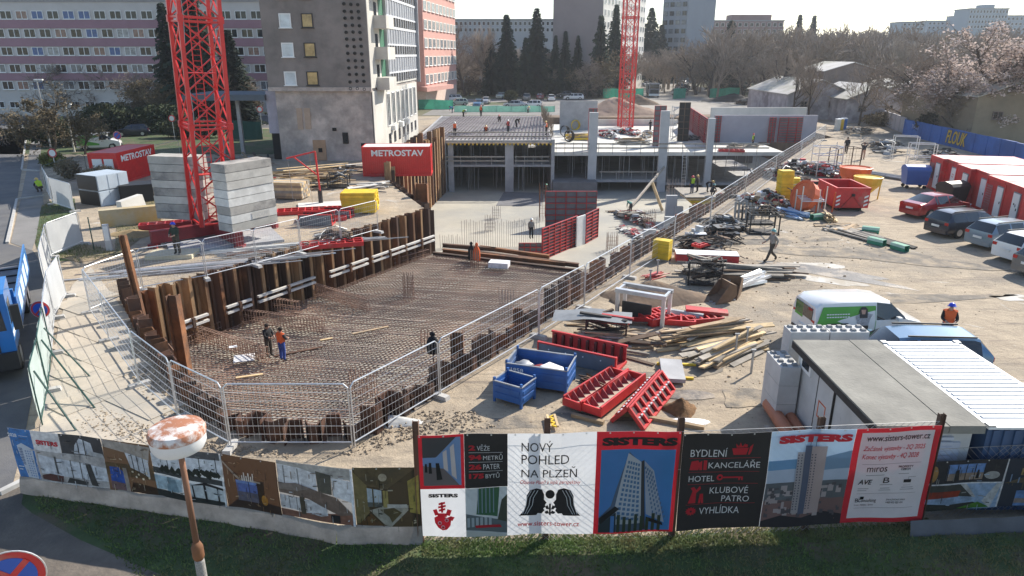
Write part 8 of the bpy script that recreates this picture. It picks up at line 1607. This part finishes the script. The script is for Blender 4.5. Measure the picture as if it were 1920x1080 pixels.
def pose_mesh(pose):
 if pose in POSE: return POSE[pose]
 J, E, Rr = skeleton(pose); names = list(J); idx = {n: i for i, n in enumerate(names)}
 me = bpy.data.meshes.new('sk'); me.from_pydata([J[n] for n in names], [(idx[a], idx[b]) for a, b in E], []); o = bpy.data.objects.new('sk', me); COL.objects.link(o)
 o.modifiers.new('s', 'SKIN'); sv = me.skin_vertices[0].data
 for n in names: sv[idx[n]].radius = (Rr[n] * (1.18 if n in ('che', 'spi', 'pel') else 1), Rr[n] * (.85 if n in ('che', 'spi', 'pel') else 1)); sv[idx[n]].use_root = n == 'pel'
 ss = o.modifiers.new('u', 'SUBSURF'); ss.levels = 1; ss.render_levels = 1
 bpy.context.view_layer.update(); dg = bpy.context.evaluated_depsgraph_get(); body = bpy.data.meshes.new_from_object(o.evaluated_get(dg)); bpy.data.objects.remove(o)
 segs = [(J[a], J[b], a, b) for a, b in E]; mids = []
 vest = MB(); vm = {}; vn = [v.normal.copy() for v in body.vertices]
 body.materials.clear()
 for m in (SKIN, cl('top', (.1, .1, .1)), cl('legs', (.05, .05, .06)), BOOT): body.materials.append(m)
 tors = []
 for p in body.polygons:
  c = p.center; best = None
  for a, b, na, nb in segs:
   d = b - a; t = max(0, min(1, (c - a).dot(d) / d.length_squared)); q = (c - a - d * t).length / max(.03, Rr[na] * (1 - t) + Rr[nb] * t)
   if best is None or q < best[0]: best = (q, na, nb, t)
  _, na, nb, t = best; n = na if t < .5 else nb
  pr = {na, nb}
  if pr & {'chi', 'cro', 'nos'} or (n == 'nec'): k = 0
  elif n in FEET and not (pr == {'kl', 'al'} or pr == {'kr', 'ar'}) : k = 3
  elif pr == {'pel', 'spi'}: k = 2 if t < .25 else 1
  elif n in ('wl', 'wr') and t > .75 or n[0] in 'pf' and n not in ('pel',) or n[:2] == 'th': k = 0
  elif pr & {'kl', 'kr', 'hl', 'hr'}: k = 2
  else: k = 1
  p.material_index = k; p.use_smooth = True
  if k == 1 and pr <= {'pel', 'spi', 'che', 'nec', 'sl', 'sr'}: tors.append([tuple(body.vertices[i].co + vn[i] * .018) for i in p.vertices])
 for f in tors: vest.add(f, (tuple(range(len(f))),))
 vme = vest.mesh('vest'); hd_ = J['cro']; up = (J['cro'] - J['chi']).normalized()
 POSE[pose] = (body, vme, hd_, up, min(v.co.z for v in body.vertices)); return POSE[pose]
HEL = {}
def person(label, pos, rz, pose, top, legs, helmet=None, vest=None, hair=None, scale=1.0, band=True):
 body, vme, hd_, up, zmin = pose_mesh(pose); b = obj('person', body, None, None, loc=(pos[0], pos[1], pos[2] - zmin * scale), rot=(0, 0, rz)); b.scale = (scale,) * 3; tag(b, label, 'person')
 for i, m in ((1, top), (2, legs)): b.material_slots[i].link = 'OBJECT'; b.material_slots[i].material = m
 if vest:
  v = obj('safety_vest', vme, None, b)
  if not vme.materials: vme.materials.append(vest)
  v.material_slots[0].link = 'OBJECT'; v.material_slots[0].material = vest
 key = 'helmet' if helmet else 'hair'
 M = up.to_track_quat('Z', 'Y').to_matrix()
 mb = MB();
 if helmet: mb.lathe([(.16, -.02), (.165, -.005), (.128, 0), (.12, .05), (.085, .10), (.02, .125)], 12, hd_ - up * .02, M)
 else: mb.lathe([(.104, -.06), (.112, 0), (.10, .05), (.06, .09), (.01, .10)], 10, hd_ - up * .01 + Vector((0, -.015, 0)), M)
 mb.build(key, helmet or hair or mat('hair_dark', (.03, .02, .015), .9), b, smooth=True); return b
ORV = mat('vest_orange', (.75, .13, .03), .8, .08, 3); LIM = mat('vest_lime', (.42, .62, .04), .8, .08, 3); HRED = paint('helmet_red', (.6, .05, .05)); HBL = paint('helmet_blue', (.02, .06, .55)); HWH = paint('helmet_white', (.75, .75, .72)); HGR = paint('helmet_green', (.12, .45, .28)); HYE = paint('helmet_yellow', (.75, .5, .15)); HTE = paint('helmet_teal', (.15, .35, .33))
T = {'grey': cl('grey', (.26, .24, .22)), 'black': cl('black', (.015, .015, .017)), 'brown': cl('brown', (.06, .05, .04)), 'navy': cl('navy', (.02, .035, .10)), 'green': cl('green', (.03, .045, .03)), 'dark': cl('dark', (.03, .03, .035)), 'blue': cl('blue', (.03, .07, .30)), 'white': cl('white', (.6, .6, .6)), 'teal': cl('teal', (.05, .18, .17)), 'skin': SKIN}
def pp(label, px, py, z, rz, pose, top, legs, **k): g = G(px, py, z); return person(label, (g.x, g.y, z), R(rz), pose, T[top], T[legs], **k)
pp('man in grey T-shirt and teal helmet striding across the yard', 1445, 489, 0, 95, 'walk', 'grey', 'brown', helmet=HTE)
pp('person in dark clothes walking at the far yard end', 1586, 287, 0, 150, 'walk', 'black', 'black'); pp('person in shorts with raised arms at the far yard end', 1617, 299, 0, 170, 'armsup', 'dark', 'skin')
pp('man with blue helmet and orange vest behind the blue car', 1768, 650, 0, 160, 'work', 'black', 'navy', helmet=HBL, vest=ORV)
pp('worker in blue helmet and green jacket standing on the cream slab', 334, 476, .225, 170, 'work', 'green', 'brown', helmet=HBL)
pp('worker in black holding tools on the rebar mat', 506, 668, -2.82, 240, 'work', 'black', 'brown', scale=.93); pp('worker in orange vest and blue trousers on the rebar mat', 531, 676, -2.82, 330, 'work', 'dark', 'blue', vest=ORV, scale=.93)
pp('bare-armed worker standing on the red formwork', 996, 447, -4.4, 200, 'stand', 'grey', 'black', helmet=HWH)
pp('worker in lime vest with red helmet on the yellow platform', 1297, 362, -2.94, 20, 'stand', 'dark', 'navy', helmet=HRED, vest=LIM); pp('worker half hidden beside the lime-vested one', 1307, 360, -2.94, 60, 'work', 'brown', 'dark', helmet=HYE); pp('dark-clothed worker bending on the platform', 1326, 360, -2.94, 250, 'bend', 'dark', 'dark', helmet=HYE); pp('crouching worker at the platform edge', 1335, 366, -2.94, 300, 'crouch', 'brown', 'dark', helmet=HTE)
pp('worker with green helmet below the lower slab', 1182, 398, -6, 30, 'bend', 'teal', 'dark', helmet=HGR); pp('worker behind the tall rusty cage', 1024, 372, -6, 180, 'stand', 'brown', 'dark', helmet=HGR)
zd = zD + .2
pp('worker in orange vest by the guard rail of the left deck', 853, 255, zd, 10, 'stand', 'white', 'black', helmet=HWH, vest=ORV); pp('worker in orange vest bending at the rail of the left deck', 911, 251, zd, 190, 'crouch', 'dark', 'black', helmet=HYE, vest=ORV); pp('worker in red vest in the middle of the left deck', 953, 250, zd, 130, 'work', 'black', 'dark', helmet=HWH, vest=HRED); pp('worker crouching on the rebar of the left deck', 937, 229, zd, 160, 'crouch', 'brown', 'dark', helmet=HRED); pp('stooped dark figure at the right of the left deck', 968, 238, zd, 250, 'bend', 'black', 'black'); pp('worker in orange vest at the right end of the left deck', 1024, 253, zd, 80, 'work', 'white', 'black', helmet=HYE, vest=ORV); pp('worker in red-orange jacket at the back of the left deck', 902, 218, zd, 150, 'stand', 'brown', 'black', helmet=HRED, vest=ORV); pp('worker in lime vest bending over the left deck', 869, 219, zd, 240, 'bend', 'dark', 'black', vest=LIM, helmet=HWH); pp('worker in blue bending at the left back of the deck', 848, 212, zd, 100, 'bend', 'blue', 'navy'); pp('worker in white at the right back of the deck', 990, 212, zd, 200, 'bend', 'white', 'black', helmet=HYE)
pp('worker in lime vest in front of the violet wall', 1411, 276, zRD, 90, 'stand', 'dark', 'black', helmet=HRED, vest=LIM); pp('dark-clothed worker beside the second crane', 1219, 246, zRD, 120, 'work', 'black', 'black'); pp('worker in lime vest under the right trees', 1428, 197, 0, 150, 'work', 'green', 'green', vest=LIM)
pp('left one of two people walking on the road', 6, 275, 0, 100, 'walk', 'black', 'black'); pp('right one of two people walking on the road', 12, 273, 0, 110, 'walk', 'dark', 'black')
pp('worker in lime vest crouching by the kerb', 76, 360, 0, 60, 'crouch', 'dark', 'brown', vest=LIM, helmet=HYE)
g = tr.location; person('person in black jacket standing on the lorry bed', (g.x - 3.4 * math.cos(R(58)) + .6, g.y + 3.4 * math.sin(R(58)) + .3, 1.27), R(160), 'stand', T['black'], T['black'])
def jacket(label, px, py, z, m, h=1.0, rz=0):
 g = G(px, py, z); root = thing('hung_jacket', label, 'jacket', (g.x, g.y, z), rz); mb = MB(); mb.tube((0, 0, -.4), (0, 0, h * .9), .03, 6); mb.build('peg_bar', REBAR, root)
 mb = MB(); mb.lathe([(.22, .0), (.24, h * .3), (.22, h * .65), (.14, h * .85), (.06, h * .92), (.11, h * .98), (.10, h * 1.08), (.03, h * 1.15)], 10); o = mb.build('cloth', m, root, smooth=True); o.scale = (1, .6, 1)
jacket('black jacket hung on bars at the far mat edge', 884, 487, -2.8, T['black'], 1.1); jacket('orange jacket hung on bars at the far mat edge', 894, 489, -2.8, ORV, 1.1); g = Vector((RL(22.6) - .6, 22.4, 0)); jc = jacket('black jacket hung on the right pit post', 812, 662, -.2, T['black'], .75)
# ================================================================ TREES
BARK = mat('bark', (.075, .06, .05), .95, .3, 2, objvar=.2); TWIG = mat('twig_brown', (.24, .195, .155), .95, .3, .5, objvar=.25); TWIGP = mat('twig_pale', (.38, .32, .26), .95, .3, .5, objvar=.2); NEED = mat('needles', (.016, .034, .02), .9, .5, .7, objvar=.3, col2=(.03, .05, .025)); LEAFD = mat('hedge_leaf', (.022, .036, .014), .9, .5, .8, objvar=.2, col2=(.045, .055, .02)); LEAFO = mat('shrub_olive', (.13, .10, .055), .9, .4, .8, objvar=.25, col2=(.19, .15, .09)); BLOS = mat('blossom', (.68, .57, .52), .8, .25, .8, trans=.3, col2=(.42, .32, .28))
def branch_tree(seed, H0=9.0, spread=.5, levels=(7, 5, 5, 6), trunk_r=.22, twig_r=.024, up=.35, leaf=0, clear=.25):
 r = random.Random(seed); tk = MB(); tw = MB(); lf = MB()
 def perp(d):
  a = Vector((0, 0, 1)) if abs(d.z) < .9 else Vector((1, 0, 0)); u = d.cross(a).normalized(); return u, d.cross(u).normalized()
 def grow(p, d, L, rad, lev):
  segs = 3 if lev < 2 else 2; q = p; pts = [p]
  for i in range(segs):
   d = (d + Vector((r.gauss(0, .13), r.gauss(0, .13), r.gauss(.05, .08)))).normalized(); q2 = q + d * L / segs
   f0 = 1 - .5 * i / segs; f1 = 1 - .5 * (i + 1) / segs
   (tk if lev < 2 else tw).tube(q, q2, max(twig_r, rad * f0), 6 if lev == 0 else (4 if lev < 2 else 3), max(twig_r * .7, rad * f1), cap=False); q = q2; pts.append(q)
  if lev >= len(levels):
   if leaf:
    for _ in range(leaf):
     c = lerp(pts[0], pts[-1], r.random()) + Vector((r.gauss(0, .09), r.gauss(0, .09), r.gauss(0, .09))); s = r.uniform(.04, .095); u, w = perp(Vector((r.gauss(0, 1), r.gauss(0, 1), r.gauss(0, 1))).normalized()); lf.add([c - u * s, c + w * s, c + u * s, c - w * s], ((0, 1, 2, 3),))
   return
  n = levels[lev]
  for k in range(n):
   t = (clear + (1 - clear) * (k + r.random()) / n) if lev == 0 else (.2 + .8 * (k + r.random()) / n); t = min(t, 1); i = min(segs - 1, int(t * segs)); b = lerp(pts[i], pts[i + 1], t * segs - i)
   u, w = perp(d); a = r.uniform(0, 6.28); out = u * math.cos(a) + w * math.sin(a); sp = spread * r.uniform(.7, 1.3)
   nd = (d * (1 - sp * .6) + out * sp + Vector((0, 0, up * r.random()))).normalized(); grow(b, nd, L * r.uniform(.45, .72) * (1.15 - .35 * t if lev == 0 else 1), rad * .42, lev + 1)
 grow(Vector((0, 0, 0)), Vector((0, 0, 1)), H0 * .62, trunk_r, 0); return tk, tw, lf, H0
def conifer(seed, H0=14.0, R0=3.7, n=40):
 r = random.Random(seed); tk = MB(); nd = MB(); tk.tube((0, 0, 0), (0, 0, H0 * .98), .22, 7, .02)
 for k in range(n):
  t = k / (n - 1); z = H0 * (.08 + .9 * t); rad = R0 * (1 - t) ** .85 * r.uniform(.8, 1.1) + .12; m = int(8 + 5 * (1 - t)); a0 = r.uniform(0, 6.28)
  for j in range(m):
   a = a0 + 2 * math.pi * j / m + r.uniform(-.2, .2); L = rad * r.uniform(.5, 1.15); d = Vector((math.cos(a), math.sin(a), 0)); u = Vector((-math.sin(a), math.cos(a), 0)); drop = -.28 * L + .1
   tk.tube((0, 0, z), d * L * .8 + Vector((0, 0, z + drop * .7)), .03, 3, .01, cap=False)
   ns = max(2, int(L / .30))
   for i in range(ns):
    f = (i + .6) / ns; c = d * (L * f) + Vector((0, 0, z + drop * f * f + r.uniform(-.06, .06))); w = .46 * (1.2 - f * .5) * r.uniform(.7, 1.3); l = .44 * r.uniform(.8, 1.3)
    for s in (-1, 1):
     e = c + u * s * w + Vector((0, 0, -.24 * r.uniform(.3, 1.6))) + d * l * .5; nd.add([c - d * l * .5, c + d * l * .5, e + d * l * .25, e - d * l * .35], ((0, 1, 2, 3),))
    nd.add([c - d * l * .5 + Vector((0, 0, .02)), c + d * l * .7 + Vector((0, 0, -.05)), c + d * l * .3 + Vector((0, 0, -.42 * r.random() - .12))], ((0, 1, 2),))
 return tk, nd, H0
TM = {}
def tmesh(kind):
 if kind in TM: return TM[kind]
 name, seed = kind
 if name == 'bare': tk, tw, lf, h = branch_tree(seed, 9.0, .55, (8, 5, 5, 6)); ms = [tk.mesh('trunk'), tw.mesh('crown')]; mt = [BARK, TWIG]
 elif name == 'spread': tk, tw, lf, h = branch_tree(seed, 9.0, .8, (9, 5, 5, 5), .26, .026, .25, clear=.12); ms = [tk.mesh('trunk'), tw.mesh('crown')]; mt = [BARK, TWIG]
 elif name == 'pale': tk, tw, lf, h = branch_tree(seed, 9.0, .4, (9, 5, 5, 5), .16, .03, .5); ms = [tk.mesh('trunk'), tw.mesh('crown')]; mt = [TWIGP, TWIGP]
 elif name == 'blossom': tk, tw, lf, h = branch_tree(seed, 9.0, .6, (9, 6, 5, 5), .3, .018, .35, 8, clear=.18); ms = [tk.mesh('trunk'), tw.mesh('crown'), lf.mesh('blossom')]; mt = [BARK, TWIG, BLOS]
 elif name == 'olive': tk, tw, lf, h = branch_tree(seed, 6.0, .7, (9, 5, 5, 5), .12, .014, .4, 3, clear=.1); ms = [tk.mesh('trunk'), tw.mesh('crown'), lf.mesh('foliage')]; mt = [BARK, LEAFO, LEAFO]
 else: tk, nd, h = conifer(seed); ms = [tk.mesh('trunk'), nd.mesh('crown')]; mt = [BARK, NEED]
 for a, b in zip(ms, mt): a.materials.append(b)
 zs = max(v.co.z for m in ms for v in m.vertices); TM[kind] = (ms, zs); return TM[kind]
def tree(kind, label, px, pb, pt, sxy=1.0, group=None, mats=None, Yoff=0, z=0):
 g = G(px, pb, z); g.y += Yoff; h = HT(px, pt, g) - z; ms, zs = tmesh(kind); nm = {'bare': 'bare_tree', 'spread': 'bare_tree', 'pale': 'birch_tree', 'blossom': 'blossoming_tree', 'olive': 'shrub', 'fir': 'spruce_tree'}[kind[0]]
 root = thing(nm, label, 'shrub' if nm == 'shrub' else 'tree', (g.x, g.y, z), rng.uniform(0, 6.28), group); s = h / zs; root.scale = (s * sxy, s * sxy, s)
 for m in ms: obj(m.name.split('.')[0], m, None, root)
 return root
firs = [(385, 236, -60, .95, 'tall spruce right behind the first crane'), (448, 236, 55, 1.1, 'shorter spruce right of the first crane'), (335, 232, 5, .8, 'dark spruce showing left of the first crane'), (62, 196, 92, 1.0, 'dark conifer in front of the office block left'),
  (950, 179, 27, 1.0, 'leftmost tall spruce behind the car park'), (1005, 179, 15, .95, 'tallest spruce behind the car park'), (985, 180, 70, .9, 'low spruce between the two tallest'), (1040, 179, 66, .7, 'slender spruce left of the grey slab end'), (1058, 178, 58, .75, 'slender spruce in front of the grey slab'), (1081, 178, 66, .7, 'rightmost slender spruce in front of the grey slab'), (922, 180, 75, .9, 'low dark spruce by the pink office'),
  (1122, 182, 28, .85, 'spruce in front of the white slab side'), (1149, 178, 8, .75, 'tall thin spruce left of the second crane'), (1214, 156, 14, 1.0, 'spruce right of the second crane'), (1234, 156, 46, 1.1, 'broad blue-dark spruce by the street'), (1252, 148, 40, 1.0, 'spruce in front of the dark tower'), (1276, 146, 62, 1.0, 'small spruce at the end of the street'), (1360, 172, 38, 1.15, 'spruce standing free right of the street'), (1486, 150, 27, .8, 'far left one of two skyline spruces'), (1512, 150, 29, .8, 'far right one of two skyline spruces')]
for i, (px, pb, pt, s, lab) in enumerate(firs): tree(('fir', i % 4), lab, px, pb, pt, s, 'spruces')
bare = [('spread', 118, 215, 98, 1.2, 'bare bushy tree in front of the office block'), ('spread', 215, 215, 106, 1.2, 'bare tree left of the first crane'), ('spread', 275, 225, 118, 1.2, 'bare tree beside the white sign'), ('olive', 290, 232, 140, 1.3, 'olive shrub beside the hedge'), ('olive', 100, 290, 150, 1.5, 'dark tangled shrub on the corner of the road'), ('olive', 160, 290, 190, 1.4, 'dark shrub behind the red container'), ('olive', 480, 235, 150, 1.2, 'yellowish shrub left of the brown block'), ('olive', 330, 235, 130, 1.3, 'olive tree seen through the crane mast'), ('spread', 420, 235, 120, 1.1, 'bare bushy tree right behind the crane'),
  ('bare', 872, 180, 40, 1.0, 'bare tree next to the pink office'), ('spread', 880, 176, 110, 1.5, 'brown shrubby tree by the pink office lawn'), ('pale', 905, 179, 42, .8, 'pale birch behind the car park'), ('bare', 930, 179, 55, 1.0, 'bare tree left of the spruces'), ('bare', 1022, 179, 90, 1.0, 'bare tree among the spruces'), ('olive', 1110, 184, 90, 1.3, 'brown leafy tree left of the second crane'), ('spread', 1100, 184, 105, 1.2, 'bare tree beside the green net'), ('bare', 1200, 160, 90, 1.0, 'small bare tree by the street, left'),
  ('spread', 1305, 178, 66, 1.1, 'bare tree nearest the street on the right'), ('spread', 1330, 182, 74, 1.1, 'bare tree behind the red pile driver'), ('spread', 1395, 186, 72, 1.1, 'bare tree right of the free spruce'), ('spread', 1425, 192, 84, 1.1, 'bare tree behind the violet wall'), ('spread', 1450, 208, 70, 1.0, 'wide bare tree left of the sheds'), ('bare', 1490, 226, 88, .8, 'bare tree in front of the long white shed'), ('bare', 1516, 228, 84, .75, 'slim forked tree in front of the white shed'), ('bare', 1610, 236, 104, .8, 'thin bare tree in front of the shed gable'), ('spread', 1702, 246, 66, 1.2, 'large bare tree behind the blue wall'), ('spread', 1740, 250, 80, 1.1, 'second bare tree behind the blue wall'), ('pale', 1660, 190, 60, 1.0, 'yellowish bare tree between the sheds'), ('pale', 1740, 190, 55, 1.1, 'pale bare tree behind the grey shed'), ('pale', 1500, 160, 62, 1.1, 'pale tree at the left edge of the wood'), ('pale', 1575, 160, 55, 1.1, 'pale tree above the brick shed'), ('pale', 1620, 160, 50, 1.1, 'pale tall tree above the brick shed right')]
for i, (k, px, pb, pt, s, lab) in enumerate(bare): tree((k, i % 3), lab, px, pb, pt, s, 'bare trees')
tree(('blossom', 1), 'large pale pink blossoming tree at the right edge', 1850, 268, 30, 1.5); tree(('blossom', 2), 'pale blossoming tree cut by the right edge', 1925, 262, 40, 1.4); tree(('spread', 1), 'dark bare tree below the blossoming one', 1800, 266, 150, 1.0); tree(('blossom', 2), 'lower blossoming bush over the blue wall', 1810, 262, 120, 1.6)
def bush(label, px, pb, rx, ry, rz, n, m, name='bush', seed=1, leaf=.16, cat='bush'):
 r = random.Random(seed); g = G(px, pb); root = thing(name, label, cat, g); mb = MB(); st_ = MB()
 for i in range(6): st_.tube((0, 0, 0), (r.uniform(-.6, .6) * rx, r.uniform(-.6, .6) * ry, rz * r.uniform(.6, 1.2)), .05, 4, .01)
 for i in range(n):
  a = Vector((r.gauss(0, 1), r.gauss(0, 1), r.gauss(0, 1))).normalized() * (r.random() ** .35) * r.uniform(.85, 1.08); c = Vector((a.x * rx, a.y * ry, rz + a.z * rz)); s = leaf * r.uniform(.5, 1.4); d = Vector((r.gauss(0, 1), r.gauss(0, 1), r.gauss(0, 1))).normalized(); u = d.orthogonal().normalized(); w = d.cross(u)
  mb.add([c - u * s, c + w * s * .6, c + u * s, c - w * s * .6], ((0, 1, 2, 3),))
 mb.build('foliage', m, root, fix=False); st_.build('stem', BARK, root, fix=False)
bush('dark clipped evergreen left of the grass gap', 210, 250, 4.2, 2.5, 2.0, 5000, LEAFD, seed=1, leaf=.22); bush('dark clipped evergreen right of the grass gap', 305, 248, 4.5, 2.5, 1.9, 5000, LEAFD, seed=2, leaf=.22); bush('dark evergreen mass on the road corner', 120, 272, 4.5, 3, 1.6, 4500, LEAFD, seed=3, leaf=.22); bush('dark hedge in front of the annex', 360, 258, 5, 1.8, 1.2, 3500, LEAFD, seed=4, leaf=.2); bush('round clipped bush on the car park lawn', 958, 191, 1.6, 1.6, 1.3, 2500, mat('bush_olive', (.05, .055, .02), .9, .3, 1), seed=5); bush('yellow-green shrub by the kerb', 100, 312, 1.3, 1.0, .7, 1400, mat('shrub_yellow', (.13, .14, .03), .9, .4, 1), seed=6, leaf=.12); bush('dry brown bush beside the red container', 195, 352, 1.6, 1.2, .9, 2600, mat('dry_twig', (.20, .16, .10), .95, .3, 1), seed=7, leaf=.10); bush('dry climbing bush on the dark fence', 130, 335, 1.2, .8, .9, 1500, mat('dry_twig', (.20, .16, .10)), seed=8, leaf=.1); bush('dark ivy mass on the blue wall', 1755, 258, 3.0, 1.6, 1.7, 3000, mat('ivy', (.03, .03, .02), .9, .4, 1), seed=9, leaf=.2); bush('low undergrowth behind the grey wall', 1660, 236, 4, 2, 1.0, 2000, LEAFO, seed=10, leaf=.18)
bush('brown hedge in front of the pink office lawn', 880, 179, 6, 2, 2.2, 3000, mat('hedge_brown', (.12, .08, .05), .9, .4, .5), seed=11, leaf=.2)
def forest():
 r = np.random.default_rng(5); V = []; Fc = []; M = []; base = 0; temps = []
 for sd, mi_ in ((31, 0), (32, 1), (33, 0)):
  tk, tw, lf, h = branch_tree(sd, 9.0, .5, (8, 6, 5), .2, .05, .4); v = np.array(tk.v + tw.v); f = tk.f + [tuple(i + len(tk.v) for i in t) for t in tw.f]; temps.append((v / v[:, 2].max(), np.array(f), mi_))
 spots = []
 for i in range(480):
  px = r.uniform(1280, 2050) if i % 4 else r.uniform(840, 1300); Y = r.uniform(175, 330) if px > 1300 else r.uniform(195, 280); x = (px - 960) / F * Y * 1.02; spots.append((x, Y, r.uniform(13, 19) if px > 1300 else r.uniform(9, 13)))
 for x, y, h in spots:
  v, f, mi_ = temps[r.integers(3)]; a = r.uniform(0, 6.28); c, s = math.cos(a), math.sin(a); w = h * r.uniform(.9, 1.3); vv = np.stack([(v[:, 0] * c - v[:, 1] * s) * w + x, (v[:, 0] * s + v[:, 1] * c) * w + y, v[:, 2] * h], 1)
  V.append(vv); Fc.append(f + base); M.append(np.full(len(f), r.integers(2))); base += len(v)
 V = np.concatenate(V); Fc = np.concatenate(Fc); M = np.concatenate(M); me = bpy.data.meshes.new('wood'); me.from_pydata(V.tolist(), [], Fc.tolist()); me.polygons.foreach_set('material_index', M.tolist())
 tag(obj('woodland', me, [TWIG, TWIGP]), 'bare grey-brown woodland reading as one mass on the rise', 'wood', kind='stuff')
forest()
# ================================================================ HAZE
hm = bpy.data.materials.new('haze'); hm.use_nodes = True; n = hm.node_tree.nodes; n.remove(n['Principled BSDF']); pv = n.new('ShaderNodeVolumePrincipled'); pv.inputs['Color'].default_value = (.88, .93, 1, 1); pv.inputs['Density'].default_value = .00026; pv.inputs['Anisotropy'].default_value = .3
hm.node_tree.links.new(pv.outputs[0], n['Material Output'].inputs['Volume'])
hz = MB().box((-2600, -100, -8), (2600, 5100, 62)).build('haze', hm); hz['kind'] = 'stuff'; tag(hz, 'thin pale haze over the whole site', 'haze')
